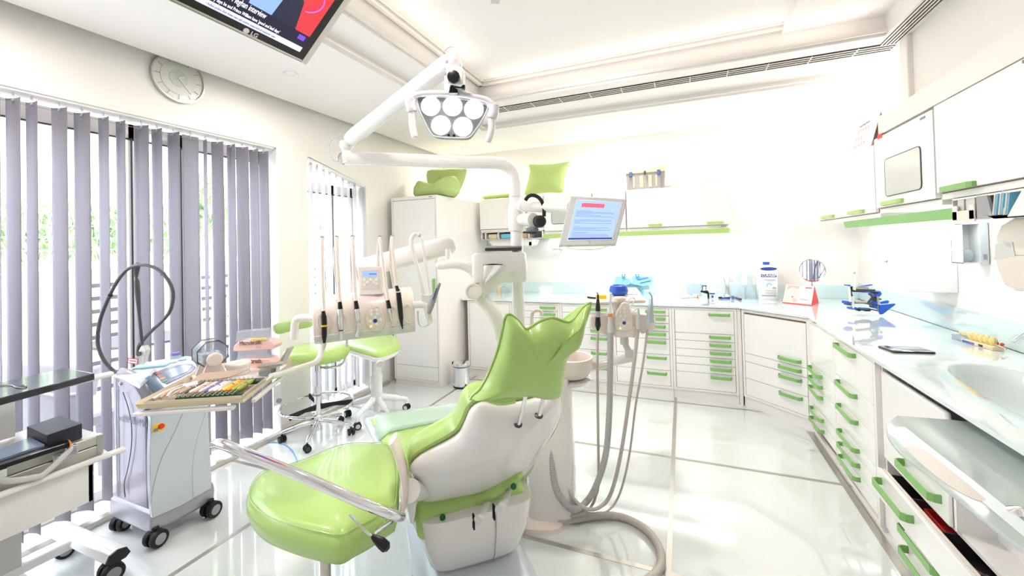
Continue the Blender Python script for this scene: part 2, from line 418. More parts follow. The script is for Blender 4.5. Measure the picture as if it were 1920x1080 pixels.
# ---- vertical blinds
def blind(lab, spans, ztops, x, z0, width, mt, rail, slatlab):
    pts = [P((a+b)/2, 400, x=x) for a, b in spans]
    t = thing('vertical_blind', lab, 'window blind', (x, sum(p.y for p in pts)/len(pts), z0))
    for i, (a, b) in enumerate(spans):
        lo, hi = 0, width/2
        def ends(d, sg=1): return P(a, 400, x=x-d*sg), P(b, 400, x=x+d*sg)
        for _ in range(30):
            md = (lo+hi)/2; e0, e1 = ends(md); L = math.hypot(e0.x-e1.x, e0.y-e1.y)
            if L < width: lo = md
            else: hi = md
        e0, e1 = ends(md); zt = ztops(e0.y/2+e1.y/2); n = 7; g = []
        dr = (e1-e0); dr.z = 0; nn = Vector((-dr.y, dr.x, 0)).normalized()
        for z in (zt, (zt+z0)/2, z0):
            g.append([Vector((e0.x, e0.y, 0)).lerp(Vector((e1.x, e1.y, 0)), k/n)+nn*(.007*math.sin(PI*k/n))+Vector((0, 0, z)) for k in range(n+1)])
        sl = obj('slat', B().grid(g), mt, t); sl.modifiers.new('thick', 'SOLIDIFY').thickness = .0012
        c = (e0+e1)/2
        obj('slat_hook', B().cyl((c.x, c.y, zt-.012), (c.x, c.y, zt+.03), .005, n=8).sphere((c.x, c.y, zt-.012), .008, n=8), 'clear', sl)
    return t
sp1 = [(-22,2),(12,40),(50,72),(98,128),(140,171),(186,206),(219,237),(253,281),(286,306),(316,339),(343,374),(383,390),(398,421),(427,443),(444,468),(469,486),(487,505)]
b1 = blind('wide grey vertical blind with partly turned slats over the large left window', sp1, lambda y: 2.285, -3.09, .07, .089, 'blind', None, '')
obj('headrail', B().bb(-3.12, -3.055, -.6, 2.385, 2.312, 2.333).bb(-3.075, -3.045, -.6, 2.41, 2.325, 2.352), 'plas', b1, bev=.004)
obj('spacer_chain', B().tube([(-3.09, -.6, 2.262), (-3.09, 2.36, 2.262)], .0012, 6), 'grey', b1)
sp2 = [(579,587),(592,598),(603,611),(615,622),(628,634),(640,646),(652,657),(662,668),(673,680)]
b2 = blind('narrow white vertical blind over the second left window', sp2, lambda y: 2.285-(y-2.72)*.245, -3.09, .08, .089, 'blind2', None, '')
obj('headrail', B().prism([(-3.11, 2.71, 2.292), (-3.11, 3.42, 2.122), (-3.11, 3.42, 2.147), (-3.11, 2.71, 2.317)], (.06, 0, 0)), 'plas', b2, bev=.003)
# white pull-cord weight and socket by the blind
t = thing('wall_socket', 'small white socket plate with round grey knob low on the left wall', 'wall socket', P(519, 746, x=-3.045))
c = P(519, 740, x=-3.05)
obj('plate', B().bb(-3.05, -3.035, c.y-.03, c.y+.03, c.z-.08, c.z+.08), 'plasw', t, bev=.004)
obj('knob', B().cyl((-3.035, c.y, c.z-.045), (-3.015, c.y, c.z-.045), .018), 'grey', t)
# ---- wall clock, half hidden by the dropped soffit edge line
cc = Vector((-3.05, 1.685, 2.632)); R_ = .155
t = thing('wall_clock', 'round pale glass wall clock above the large blind', 'clock', (-3.05, cc.y, cc.z-R_))
obj('rim', B().lathe([(R_-.006, .004), (R_-.006, .026), (R_+.002, .026), (R_+.002, .004)], cc, (1,0,0), 48, cap=False), 'alu', t)
obj('dial', B().lathe([(R_-.006, .008), (R_-.006, .012)], cc, (1,0,0), 48), mat('clock_dial', (.87,.87,.845), .3), t)
obj('dial_centre', B().lathe([(.105, .013), (.105, .015)], cc, (1,0,0), 40), mat('clock_ring', (.84,.845,.81), .4), t)
obj('dial_centre', B().lathe([(.055, .0155), (.055, .017)], cc, (1,0,0), 40), mat('clock_ring_inner', (.79,.80,.76), .4), t)
tk = B()
for k in range(12):
    a = k*PI/6; u = Vector((0, math.sin(a), math.cos(a))); R3 = Matrix.Rotation(-a, 3, 'X')
    tk.box(cc+u*.122+Vector((.018, 0, 0)), (.002, .003, .03), R=R3)
obj('hour_marks', tk, 'grey', t, smooth=False)
for nm, a, L, w_ in (('minute_hand', 2.4, .12, .005), ('hour_hand', 1.0, .05, .007)):
    u = Vector((0, math.sin(a), math.cos(a))); obj(nm, B().box(cc+u*(L/2-.01)+Vector((.021, 0, 0)), (.002, w_, L), R=Matrix.Rotation(-a, 3, 'X')), 'plas', t)
obj('hub', B().cyl(cc+Vector((.015, 0, 0)), cc+Vector((.027, 0, 0)), .008), 'chrome', t)
# ================================================================ CABINETS
ZT = .882                    # top of the glass worktop
HS = 'handle2'
def frame_map(o, ax, nrm):
    """cabinet-face frame: s along the face, z up, d outwards"""
    o = Vector(o); ax = Vector(ax).normalized(); nrm = Vector(nrm).normalized()
    return lambda s, z, d: o+ax*s+nrm*d+Vector((0, 0, z))
def pbox(b, F, s0, s1, z0, z1, d0, d1):
    c = [F(s0, z0, d0), F(s1, z0, d0), F(s1, z0, d1), F(s0, z0, d1)]
    e = F(0, 1, 0)-F(0, 0, 0)
    b.prism(c, e*(z1-z0)); return b
def handle(par, F, s0, s1, z, h=.027, proj=.036, mt='handle'):
    b = B(); t = .006; c = .014
    out = [(s0, 0), (s0, proj*.55), (s0+c, proj), (s1-c, proj), (s1, proj*.55), (s1, 0)]
    inn = [(s0+t, 0), (s0+t, proj*.5), (s0+c+t*.4, proj-t), (s1-c-t*.4, proj-t), (s1-t, proj*.5), (s1-t, 0)]
    for i in range(5):
        b.prism([F(out[i][0], z-h/2, out[i][1]), F(out[i+1][0], z-h/2, out[i+1][1]), F(inn[i+1][0], z-h/2, inn[i+1][1]), F(inn[i][0], z-h/2, inn[i][1])], (0, 0, h))
    obj('handle', b, mt, par, bev=.0015)
def unit(name, lab, cat, F, w, dp, zs, handles, kind='drawer', top=.858, kick=.085, mt='lac', hmt='handle', group=None, logo=False):
    """zs: descending list of front edges, handles: list of (front index, s0, s1, z)"""
    c = F(w/2, 0, -dp/2); t = thing(name, lab, cat, (c.x, c.y, 0), 0, group)
    body = B(); pbox(body, F, 0, w, kick, top, -dp, -.020); pbox(body, F, 0, .022, kick, top, -.021, 0); pbox(body, F, w-.022, w, kick, top, -.021, 0)
    pbox(body, F, .02, w-.02, top-.022, top, -.021, 0); pbox(body, F, .02, w-.02, kick, kick+.02, -.021, 0)
    obj('body', body, 'lac2', t, bev=.001, seg=1)
    g = B(); pbox(g, F, .021, w-.021, kick+.019, top-.021, -.0205, -.019); obj('gap_shade_sheet', g, 'gap', t, smooth=False)  # thin sheet behind the fronts, shade of the joints put into its colour
    k = B(); pbox(k, F, 0, w, 0, kick, -dp, -.012); obj('plinth', k, 'lgrey' if False else 'lac2', t, smooth=False)
    fr = []
    for i in range(len(zs)-1):
        b = B(); pbox(b, F, .026, w-.025, zs[i+1]+.0016, zs[i]-.0016, -.019, .001)
        fr.append(obj('drawer_front' if kind == 'drawer' and not (i == 0 and zs[0]-zs[1] > .2) else 'door', b, mt, t, bev=.002))
    for i, s0, s1, z in handles: handle(fr[i], F, s0, s1, z, mt=hmt)
    return t
G1 = 'base units along the back wall'
DZ = [.836, .770, .699, .623, .550, .401, .254, .106]
# back run, seams every .55 m
xs = [-2.305, -1.757, -1.209, -.661, -.113, .435]
Fb = lambda x0: frame_map((x0, 4.212, 0), (1, 0, 0), (0, -1, 0))
unit('base_cabinet', 'plain white base cupboard without a handle at the left end, beside the pedal bin', 'cabinet', Fb(xs[0]), .546, .70, [.836, .106], [], kind='door')
hB = lambda s0, s1: [(i, s0, s1, z) for i, z in enumerate([.812, .742, .668, .596, .520, .372, .224])]
unit('drawer_cabinet', 'white drawer unit behind the chair cushion, directly right of the plain base cupboard', 'drawer unit', Fb(xs[1]), .546, .70, DZ, hB(.335, .50), group=G1)
unit('drawer_cabinet', 'white drawer unit mostly hidden behind the hanging suction hoses', 'drawer unit', Fb(xs[2]), .546, .70, DZ, hB(.32, .49), group=G1)
unit('drawer_cabinet', 'white drawer unit with seven narrow fronts right of the hanging suction hoses', 'drawer unit', Fb(xs[3]), .546, .70, DZ, hB(.31, .49), group=G1)
unit('drawer_cabinet', 'white drawer unit with tall top front and five thin drawers, last before the angled corner', 'drawer unit', Fb(xs[4]), .546, .70,
     [.836, .623, .553, .476, .405, .333, .259, .106], [(0, .315, .49, .802)]+[(i+1, .315, .49, z) for i, z in enumerate([.598, .524, .452, .380, .306, .232])], group=G1)
fl = B(); pbox(fl, Fb(xs[5]), 0, .03, 0, .858, -.3, -.002); tag(obj('filler_strip', fl, 'lac2', bev=.001), 'narrow white filler strip between the back drawer units and the angled unit', 'filler')
# angled corner unit
A0, A1 = Vector((.468, 4.212, 0)), Vector((.878, 3.80, 0)); dA = (A1-A0); LA = dA.length; nA = Vector((-dA.y, dA.x, 0)).normalized()*-1
nA = Vector((dA.y, -dA.x, 0)).normalized()
if nA.dot(Vector((-1, -1, 0))) < 0: nA = -nA
FA = frame_map(A0, dA, nA)
unit('corner_cabinet', 'angled white corner unit with one tall door over three drawers', 'cabinet', FA, LA, .50, [.822, .475, .402, .255, .106], [(0, .335, .515, .515), (1, .335, .515, .443), (2, .335, .515, .368), (3, .335, .515, .228)])
# right run
FR = lambda y0, x=.878: frame_map((x, y0, 0), (0, -1, 0), (-1, 0, 0))
unit('drawer_cabinet', 'first white drawer unit of the right-hand run, next to the angled corner', 'drawer unit', FR(3.80), .558, .66, [.836, .535, .459, .384, .230, .154, .09],
     [(1, .035, .30, .505), (2, .035, .30, .432), (3, .035, .30, .358), (4, .035, .30, .200), (5, .035, .30, .125)], kick=.02, group='units of the right-hand run')
unit('drawer_cabinet', 'second white drawer unit of the right-hand run, six green handles, before the sink cupboard', 'drawer unit', FR(3.238), .606, .66, [.836, .615, .456, .304, .235, .141, .06],
     [(0, .09, .37, .815), (1, .09, .37, .588), (2, .09, .37, .442), (3, .09, .37, .286), (4, .09, .37, .205), (5, .09, .37, .128)], kick=.02, group='units of the right-hand run')
# sink cupboard, its face set back; open drawer below
FS = lambda y0: frame_map((.897, y0, 0), (0, -1, 0), (-1, 0, 0))
F = FS(2.628)
t = thing('sink_cabinet', 'large white sink cupboard with one wide drawer standing open', 'cabinet', (1.2, 2.10, 0))
b = B(); pbox(b, F, 0, 1.02, .0, .02, -.60, -.01); pbox(b, F, 0, 1.02, .02, .36, -.60, -.36); pbox(b, F, 0, .02, .02, .75, -.60, -.01); pbox(b, F, 1.0, 1.02, .02, .365, -.60, -.01); pbox(b, F, 0, 1.02, .365, .38, -.60, -.02); pbox(b, F, .57, .585, .38, .75, -.60, -.01); pbox(b, F, .585, 1.02, .38, .75, -.60, -.12)
pbox(b, F, 0, .012, .75, .858, -.03, -.008)
obj('body', b, 'lac2', t, smooth=False)
d1 = B(); pbox(d1, F, .012, .562, .378, .812, -.02, .002); o1 = obj('door', d1, 'lac', t, bev=.012, seg=3)
handle(o1, F, .225, .52, .46, h=.034, proj=.042)
for i, (z0, z1, hz) in enumerate(((.125, .218, .172), (.03, .122, .072))):
    b = B(); pbox(b, F, -.0, 1.02, z0, z1, -.02, .0); q = obj('drawer_front', b, 'lac', t, bev=.004); handle(q, F, .225, .52, hz, h=.034, proj=.042)
# the open drawer: front, sides, dark tray with dividers
D = .055
b = B(); pbox(b, F, .085, 1.02, .222, .36, D-.02, D); od = obj('open_drawer_front', b, 'lac', t, bev=.004); handle(od, lambda s, z, d: F(s, z, d+D), .135, .435, .318, h=.034, proj=.042)
b = B(); pbox(b, F, .10, 1.0, .245, .25, D-.38, D-.02)
for s in (.10, .30, .52, .74, .992): pbox(b, F, s, s+.008, .25, .34, D-.38, D-.02)
pbox(b, F, .1, 1.0, .25, .348, D-.026, D-.02)
obj('drawer_tray', b, 'dgrey', t, smooth=False)
b = B(); pbox(b, F, .09, 1.01, .342, .358, D-.034, D-.0205); obj('drawer_rim', b, 'beige', t, bev=.002)
# things lying in the open drawer
c = F(.33+.08, .33, D-.13)
b = B()
for dx, w_, h in ((-.09, .006, .06), (.09, .006, .06)): b.bb(c.x-.05, c.x+.05, c.y+dx-.003, c.y+dx+.003, .252, .315)
b.bb(c.x-.05, c.x+.05, c.y-.09, c.y+.09, .252, .258).bb(c.x-.053, c.x-.047, c.y-.09, c.y+.09, .252, .315).bb(c.x+.047, c.x+.053, c.y-.09, c.y+.09, .252, .315)
tag(obj('parts_tray', b, 'red', bev=.001), 'small red open tray inside the open drawer', 'tray')
c = F(.42, .322, D-.055)
t2 = thing('tooth_strip', 'blue strip with a row of cream sample teeth in the open drawer', 'dental sample', (c.x, c.y, .252))
obj('strip', B().bb(c.x-.008, c.x+.012, c.y-.09, c.y+.09, .252, .302), 'blue', t2)
for k in range(7): obj('tooth', B().sphere((c.x-.004, c.y-.075+k*.025, .308), .009, (1, 1, .9), 8), 'latex', t2)
for k, (s, d, cl, lab) in enumerate(((.16, .05, 'tan', 'small brown metal clamp lying in the far compartment of the open drawer'), (.22, .08, 'latex', 'cream dental wax piece in the far compartment of the open drawer'), (.60, .06, 'dgrey', 'dark metal tool in the middle compartment of the open drawer'), (.66, .09, 'tan', 'brown cord coil in the middle compartment of the open drawer'))):
    c = F(s, .345, D-d); bm_ = B().tube(spl([(c.x-.02, c.y-.02, .26), (c.x+.01, c.y-.01, .29), (c.x+.02, c.y+.02, .27), (c.x-.01, c.y+.03, .285)], 5), .007, 8)
    tag(obj('drawer_item', bm_, cl), lab, 'tool')
c = F(.86, .325, D-.07); tag(obj('tape_roll', B().lathe([(.018, 0), (.018, .02), (.035, .02), (.035, 0)], (c.x, c.y, .252), n=24, cap=False), 'lgrey'), 'pale round roll lying in the near compartment of the open drawer', 'roll')
# worktops
wt = B(); ov = .018
front = [(-2.37, 4.212-ov), (.455, 4.212-ov), (.868, 3.785), (.868-.008, 3.75), (.868-ov+.008, 1.2), (.868-ov+.008, .2)]
poly = front+[(XR-.02, .2), (XR-.02, YB-.02), (-2.37, YB-.02)]
# opening for the sink bowl is part of the sink mesh, so the worktop is cut there
SX0, SX1, SY0, SY1 = .86, 1.50, .9, 2.62
p1 = front[:4]+[(.852+.004, SY1), (XR-.02, SY1), (XR-.02, YB-.012), (-2.37, YB-.012)]
wt.prism([(x, y, ZT-.018) for x, y in p1], (0, 0, .018))
tag(obj('worktop', wt, 'top', bev=.002), 'pale glossy glass worktop running along the back wall and round the corner', 'worktop')
# sink piece: rounded basin sinking into the glass
n = 48; rings = []
cx, cy_ = 1.225, 1.86
def rr(rx, ry, z, e=.72, bulge=0):
    r = []
    for k in range(n):
        a = 2*PI*k/n; ca, sa = math.cos(a), math.sin(a)
        r.append((cx+rx*math.copysign(abs(ca)**e, ca), cy_+ry*math.copysign(abs(sa)**e, sa), z))
    return r
def outer(z, x0, x1, y0, y1):
    r = []
    for k in range(n):
        a = 2*PI*k/n; ca, sa = math.cos(a), math.sin(a); f = 1/max(abs(ca), abs(sa)); u, v = ca*f, sa*f
        r.append((cx+(u*(x1-cx) if u > 0 else u*(cx-x0)), cy_+(v*(y1-cy_) if v > 0 else v*(cy_-y0)), z))
    return r
X0, X1, Y0, Y1 = .854, XR-.012, .6, SY1-.001
rings = [outer(ZT-.018, X0+.05, X1, Y0, Y1), outer(ZT-.018, X0, X1, Y0, Y1), outer(ZT, X0, X1, Y0, Y1), rr(.215, .72, ZT, .75), rr(.205, .71, ZT-.006, .75), rr(.195, .68, ZT-.05, .75), rr(.175, .60, ZT-.12, .8), rr(.06, .2, ZT-.145, 1)]
tag(obj('glass_basin', B().loft(rings, cap=False).grid([[Vector(p) for p in rings[-1]], [Vector((cx, cy_, ZT-.146))]*n]), 'top', ang=50), 'moulded pale glass sink basin in the right-hand worktop', 'sink')
t = thing('mixer_tap', 'chrome tap spout reaching in above the sink at the right edge of the picture', 'tap', (1.50, 2.35, ZT))
e0 = P(1901, 642, x=1.45)
obj('spout', B().tube([P(1903, 641, x=1.40), P(1925, 624, x=1.42), (1.50, 2.20, 1.04), (1.50, 2.20, 1.0)], .013, 14), 'chrome', t)
obj('base', B().lathe([(.028, 0), (.028, .01), (.02, .02), (.018, .14)], (1.50, 2.20, ZT)), 'chrome', t)
# glass upstand
sp = B()
sp.bb(-2.37, XR-.012, YB-.012, YB, ZT, ZT+.13); sp.bb(XR-.012, XR, .3, YB-.012, ZT, ZT+.15)
tag(obj('glass_splashback', sp, 'splash', bev=.001), 'low pale blue glass splashback along the rear of the worktop', 'splashback')
# pull-out lower glass shelf in front of the sink cupboard
zl = .80
t = thing('pull_out_glass_shelf', 'pale glass pull-out shelf with rounded end just below the worktop at the right edge', 'shelf', (.85, 1.5, zl))
pts = [P(a, b_, z=zl) for a, b_ in ((1662, 803), (1665, 824), (1690, 856), (1737, 893), (1800, 945), (1870, 1003), (1925, 1045))]
pts = [(p.x, p.y, zl) for p in spl(pts, 5)]+[(.72, 1.0, zl), (.98, 1.0, zl), (.985, 1.985, zl), (.88, 1.99, zl), (.72, 1.975, zl)]
obj('glass_top', B().prism(pts, (0, 0, .012)), glassmat('shelf_glass', (.86,.90,.885), .42, .05), t, bev=.003)
zz1 = zl+.0122
def topo(nm, pts, m_, h=.0008, sm=0):
    q = [P(a, b_, z=zz1) for a, b_ in pts]; q = spl(q, 4, True) if sm else q
    return obj(nm, B().prism([Vector((p.x, p.y, zz1)) for p in q], (0, 0, h)), m_, t)
topo('white_band', [(1677,801),(1697,801),(1740,835),(1830,905),(1925,982),(1925,1010),(1800,906),(1730,848)], mat('frosted_band', (.90,.94,.94), .3))
topo('recess', [(1698,838),(1712,836),(1735,845),(1790,888),(1835,925),(1848,938),(1830,938),(1790,918),(1745,885),(1712,856)], mat('recess_beige', (.84,.80,.76), .35), .0012, 1)
q = P(1917, 965, z=zl+.01); obj('knob', B().lathe([(.026, 0), (.026, .006), (.012, .014), (.006, .016)], q), 'chrome', t)
obj('runner', B().bb(.94, .975, 1.0, 1.9, zl-.04, zl), 'lgrey', t)

# ---------------------------------------------------------------- tall corner cupboard
F = frame_map((-2.965, 3.73, 0), (1, 0, 0), (0, -1, 0))
t = thing('tall_cupboard', 'tall white cupboard with one door in the left rear corner', 'cupboard', (-2.68, 4.1, 0))
b = B(); pbox(b, F, 0, .585, .05, 2.035, -1.20, -.02); pbox(b, F, 0, .02, .05, 2.035, -.02, 0); pbox(b, F, .565, .585, .05, 2.035, -.02, 0); pbox(b, F, .02, .565, 2.0, 2.035, -.02, 0); pbox(b, F, .02, .565, .05, .07, -.02, 0); pbox(b, F, .01, .585, 0, .05, -1.2, -.01)
obj('body', b, 'lac2', t, bev=.002)
g = B(); pbox(g, F, .021, .564, .07, 2.0, -.0205, -.019); obj('gap_shade_sheet', g, 'gap', t, smooth=False)
b = B(); pbox(b, F, .024, .561, .215, 1.996, -.019, .001); dr = obj('door', b, 'lac', t, bev=.002)
b = B(); pbox(b, F, .024, .561, .073, .212, -.019, .001); obj('bottom_panel', b, 'lac', t, bev=.002)
p0, p1_ = P(813, 523, y=3.70), P(813, 568, y=3.70)
b = B(); pbox(b, F, .53, .548, p1_.z, p0.z, 0, .03); obj('handle', b, 'handle', dr, bev=.002)
b = B(); pbox(b, F, .49, .53, 2.013, 2.022, 0, .002); obj('maker_badge', b, 'inkgrey', t)
# ---------------------------------------------------------------- wall cupboards, back wall
YU = 4.60
Fu = lambda x0, y=YU: frame_map((x0, y, 0), (1, 0, 0), (0, -1, 0))
GU = 'wall cupboards on the back wall'
def wallcab(lab, F, w, z0, z1, dp, hs=None, split=None, hmt='handle2', window=None, group=GU, badge=None, bev=.003, hz=None, name='wall_cupboard'):
    c = F(w/2, 0, -dp/2); t = thing(name, lab, 'cupboard', (c.x, c.y, z0), 0, group)
    b = B(); pbox(b, F, 0, w, z0, z1, -dp, -.02); obj('body', b, 'lac2', t, bev=.002)
    g = B(); pbox(g, F, .006, w-.006, z0+.03, z1-.006, -.0202, -.0185); obj('gap_shade_sheet', g, 'gap', t, smooth=False)
    for (a, c_) in (split or [(.004, w-.004)]):
        if window:
            s0, s1, q0, q1 = window; b = B()
            pbox(b, F, a, s0, z0+.035, z1-.004, -.018, .002); pbox(b, F, s1, c_, z0+.035, z1-.004, -.018, .002); pbox(b, F, s0, s1, z0+.035, q0, -.018, .002); pbox(b, F, s0, s1, q1, z1-.004, -.018, .002)
            d = obj('door', b, 'lac', t, smooth=False)
            n = 8; ring = []
            for cxx, czz, a0 in ((s1-.02, q1-.02, 0), (s0+.02, q1-.02, 90), (s0+.02, q0+.02, 180), (s1-.02, q0+.02, 270)):
                for k in range(5):
                    aa = math.radians(a0+k*22.5); ring.append((cxx+.026*math.cos(aa), czz+.026*math.sin(aa)))
            obj('glass_pane', B().loft([[F(s, z, .0025) for s, z in ring], [F(s, z, .006) for s, z in ring]]), mat('satin_glass_pane', (.77,.79,.76), .15, coat=.5), d)
            obj('pane_rim', B().tube([F(s, z, .004) for s, z in ring], .0035, 6, closed=True), 'dgrey', d)
        else:
            b = B(); pbox(b, F, a, c_, z0+.035, z1-.004, -.018, .002); d = obj('door', b, 'lac', t, bev=bev)
        if hs:
            for s0, s1 in hs:
                if a <= s0 < c_: handle(d, F, s0, s1, hz or z0+.055, h=.026, proj=.03, mt=hmt)
    if badge: b = B(); pbox(b, F, badge[0], badge[0]+.05, badge[1], badge[1]+.012, .002, .004); obj('maker_badge', b, 'inkgrey', t)
    return t
zb, zt_ = 1.60, 2.05
wallcab('white wall cupboard left of the lamp pole, open dispenser slots beneath it', Fu(-2.315), .83, zb+.05, zt_+.01, .33, [(.40, .60)])
wallcab('white wall cupboard with a small grey window behind the headphones', Fu(-1.48), .56, zb, zt_+.005, .33, [(.22, .42)], window=(.10, .38, 1.72, 1.86))
wallcab('white wall cupboard mostly hidden behind the patient monitor', Fu(-.915), .36, zb, zt_, .33)
p = P(1215, 417, y=YU-.03); q = P(1325, 413, y=YU-.03)
wallcab('long white wall cupboard right of the patient monitor, with two lime handles', Fu(-.55), .98, zb, zt_-.005, .33, [(p.x+.55, p.x+.55+.14), (q.x+.55, q.x+.55+.155)], split=[(.004, .976)], badge=(.91, zb+.012))
b = B(); b.prism([(-1.50, YU+.03, zb), (.435, YU+.03, zb), (.435, YU-.005, zb-.045), (-1.50, YU-.005, zb-.045)], (0, .012, .003))
b = B().bb(-1.50, .435, YU-.002, YU+.012, zb-.05, zb-.001); tag(obj('green_valance', b, 'handle2', bev=.002), 'long lime green light valance under the back wall cupboards', 'valance')
# open dispenser slots under the first cupboard
t = thing('glove_dispenser', 'white dispenser shelf with gloves and masks under the left wall cupboard', 'dispenser', (-1.95, 4.62, 1.56))
b = B(); x0, x1, z0, z1 = -2.30, -1.50, 1.555, 1.648
b.bb(x0, x1, 4.60, 4.90, z0, z0+.006).bb(x0, x1, 4.895, 4.90, z0, z1).bb(x0, x1, 4.60, 4.9, z1-.006, z1)
for x in (x0, x0+.05, x0+.22, x0+.43, x0+.62, x1-.01): b.bb(x, x+.01, 4.60, 4.90, z0, z1)
obj('shelf', b, 'plas', t, smooth=False)
for k, (xa, xb_, mm) in enumerate(((x0+.08, x0+.20, 'latex'), (x0+.25, x0+.41, 'cyan'), (x0+.47, x0+.60, 'tan'))):
    obj('supplies', B().bb(xa, xb_, 4.63, 4.80, z0+.008, z0+.07), mm, t, bev=.012)
t = thing('towel_dispenser', 'small white dispenser with chute below the left wall cupboard', 'dispenser', (-1.9, 4.8, 1.44))
p = P(868+40, 462, y=4.75); obj('housing', B().prism([(-2.25, 4.66, 1.55), (-1.62, 4.66, 1.55), (-1.66, 4.66, 1.47), (-2.16, 4.66, 1.47)], (0, .2, 0)), 'plas', t, bev=.004)
obj('spout', B().bb(-1.76, -1.70, 4.66, 4.72, 1.44, 1.47).bb(-1.70, -1.66, 4.66, 4.70, 1.46, 1.52), 'lgrey', t, bev=.003)
tag(obj('wall_dispenser', B().bb(-1.46, -1.34, 4.80, YB, 1.42, 1.53).bb(-1.44, -1.38, 4.80, 4.88, 1.36, 1.42), 'plas', bev=.01), 'tiny white soap dispenser on the back wall right of the lamp pole', 'dispenser')
# ---------------------------------------------------------------- wall cupboards, right wall
XU = 1.20
Fq = lambda y0, x=XU: frame_map((x, y0, 0), (0, -1, 0), (-1, 0, 0))
GR_ = 'wall cupboards on the right wall'
zb2, zt2 = 1.635, 2.125
hy = lambda px, py: P(px, py, x=XU-.03).y
wallcab('white double wall cupboard nearest the corner with two pale lime handles, leaflet standing on top', Fq(4.75), 1.28, zb2-.03, zt2-.03, .34, [(4.75-hy(1537, 404), 4.75-hy(1557, 404)), (4.75-hy(1586, 391), 4.75-hy(1612, 391))], split=[(.004, .50), (.506, 1.27)], group=GR_)
wallcab('white wall cupboard with a rounded frosted window', Fq(3.465), .70, zb2-.005, zt2, .34, [(3.465-hy(1648, 377), 3.465-hy(1683, 374))], window=(3.465-P(1661, 300, x=XU).y, 3.465-P(1727, 300, x=XU).y, 1.735, 1.955), group=GR_, badge=(.58, zt2-.03))
wallcab('largest white wall cupboard at the right edge of the picture with a wide green handle', Fq(2.76), 1.50, zb2+.02, zt2+.01, .34, [(2.76-hy(1757, 350), 2.76-hy(1815, 344))], hmt='handle', group=GR_, badge=(.60, zt2-.012), hz=1.70)
tag(obj('bulkhead', B().bb(XU, XR-.001, YF+.01, 3.40, zt2+.012, 2.255), 'mould', smooth=False), 'plain pale grey boxing on top of the right-hand wall cupboards', 'bulkhead')
b = B().prism([(XU+.03, 4.2, 1.61), (XU+.03, 2.62, 1.61), (XU+.045, 2.62, 1.555), (XU+.045, 4.2, 1.555)], (.010, 0, 0))
tag(obj('green_valance', b, 'handle', bev=.001), 'green light valance slanting under the right-hand wall cupboards', 'valance')
# dispenser rack under the big cupboard
t = thing('dispenser_rack', 'open rack with paper, masks and gloves below the largest wall cupboard', 'dispenser', (1.4, 2.3, 1.53))
b = B(); za, zc_ = 1.545, 1.655
b.bb(1.22, 1.55, 1.3, 2.64, zc_-.012, zc_-.004).bb(1.22, 1.55, 1.3, 2.64, za, za+.006).bb(1.54, 1.55, 1.3, 2.64, za, zc_)
for y in (2.635, 2.40, 2.20, 1.94): b.bb(1.22, 1.55, y, y+.006, za, zc_)
obj('shelf', b, 'lac2', t, smooth=False)
b = B().bb(1.21, 1.217, 2.41, 2.62, za-.01, za+.045).bb(1.21, 1.217, 2.41, 2.46, za, za+.07).bb(1.21, 1.217, 2.57, 2.62, za, za+.07); obj('scoop_front', b, 'beige', t, bev=.003)
b = B().bb(1.225, 1.24, 2.44, 2.52, za+.03, zc_-.01).bb(1.225, 1.24, 2.54, 2.60, za+.03, zc_-.01); obj('paper_cups', b, 'lgrey', t)
obj('divider_plate', B().prism([(1.215, 2.40, za), (1.215, 2.27, za), (1.215, 2.31, zc_-.01), (1.215, 2.40, zc_-.01)], (.01, 0, 0)), 'grey', t)
for k in range(6): obj('face_mask', B().box((1.23+.004*k, 2.235-.012*k, (za+zc_)/2), (.05, .006, .09), R=Matrix.Rotation(.25, 3, 'X')), 'cyan' if k % 2 else 'paper', t, bev=.001)
obj('glove_box', B().prism([(1.212, 2.16, za), (1.212, 1.90, za), (1.212, 1.94, zc_-.02), (1.212, 2.05, zc_-.01)], (.06, 0, 0)), 'plas', t, bev=.003)
b = B()
for k in range(9):
    y = 1.96-.07*(k % 5); z = 1.57+.022*(k//2)
    b.tube(spl([(1.225, y, z), (1.215, y-.03, z+.03), (1.22, y-.07, z+.01), (1.225, y-.10, z+.03)], 5), [.012]*16, 8)
g_ = obj('latex_gloves', b, 'latex', t); g_['kind'] = 'stuff'
for ch in t.children:
    for v in ch.data.vertices: v.co.y = (P(1787, 388, x=1.215).y-2.3)+(v.co.y+2.3-2.62)*.78
# clear housing below the rack
b = B().prism([(1.215, P(1830, 396, x=1.215).y, P(1830, 390, x=1.215).z), (1.215, P(1852, 407, x=1.215).y, P(1852, 407, x=1.215).z-.0), (1.215, 1.3, 1.50), (1.215, 1.3, 1.545), (1.215, 2.38, 1.545)], (.30, 0, 0))
tag(obj('water_tray', b, 'lgrey', bev=.004), 'pale translucent housing hanging under the dispenser rack', 'housing')
# ---- hand towel dispenser (beige), box, clear glove holder on the right wall
t = thing('paper_towel_dispenser', 'rounded beige paper towel dispenser on the right wall at the picture edge', 'dispenser', (1.45, 2.5, 1.15))
zz0, zz1 = 1.205, 1.585
def ringz(z, k): return z
pts = [(1863, 480), (1866, 440), (1876, 418), (1900, 408), (1925, 405), (1990, 405), (1990, 545), (1925, 545), (1900, 546), (1882, 535), (1870, 510)]
pp = [P(a, b_, x=1.38) for a, b_ in pts]
M['towel'] = mat('towel_box_beige', (.87,.82,.775), .22, coat=.4)
rings = []
for dx, sc in ((0.17, 1), (.03, 1), (.008, .985), (0, .95)):
    cen = sum(pp, Vector())/len(pp); rings.append([Vector((1.38+dx, cen.y+(p.y-cen.y)*sc, cen.z+(p.z-cen.z)*sc)) for p in pp])
obj('housing', B().loft(rings), 'towel', t, bev=.006, seg=3, ang=50)
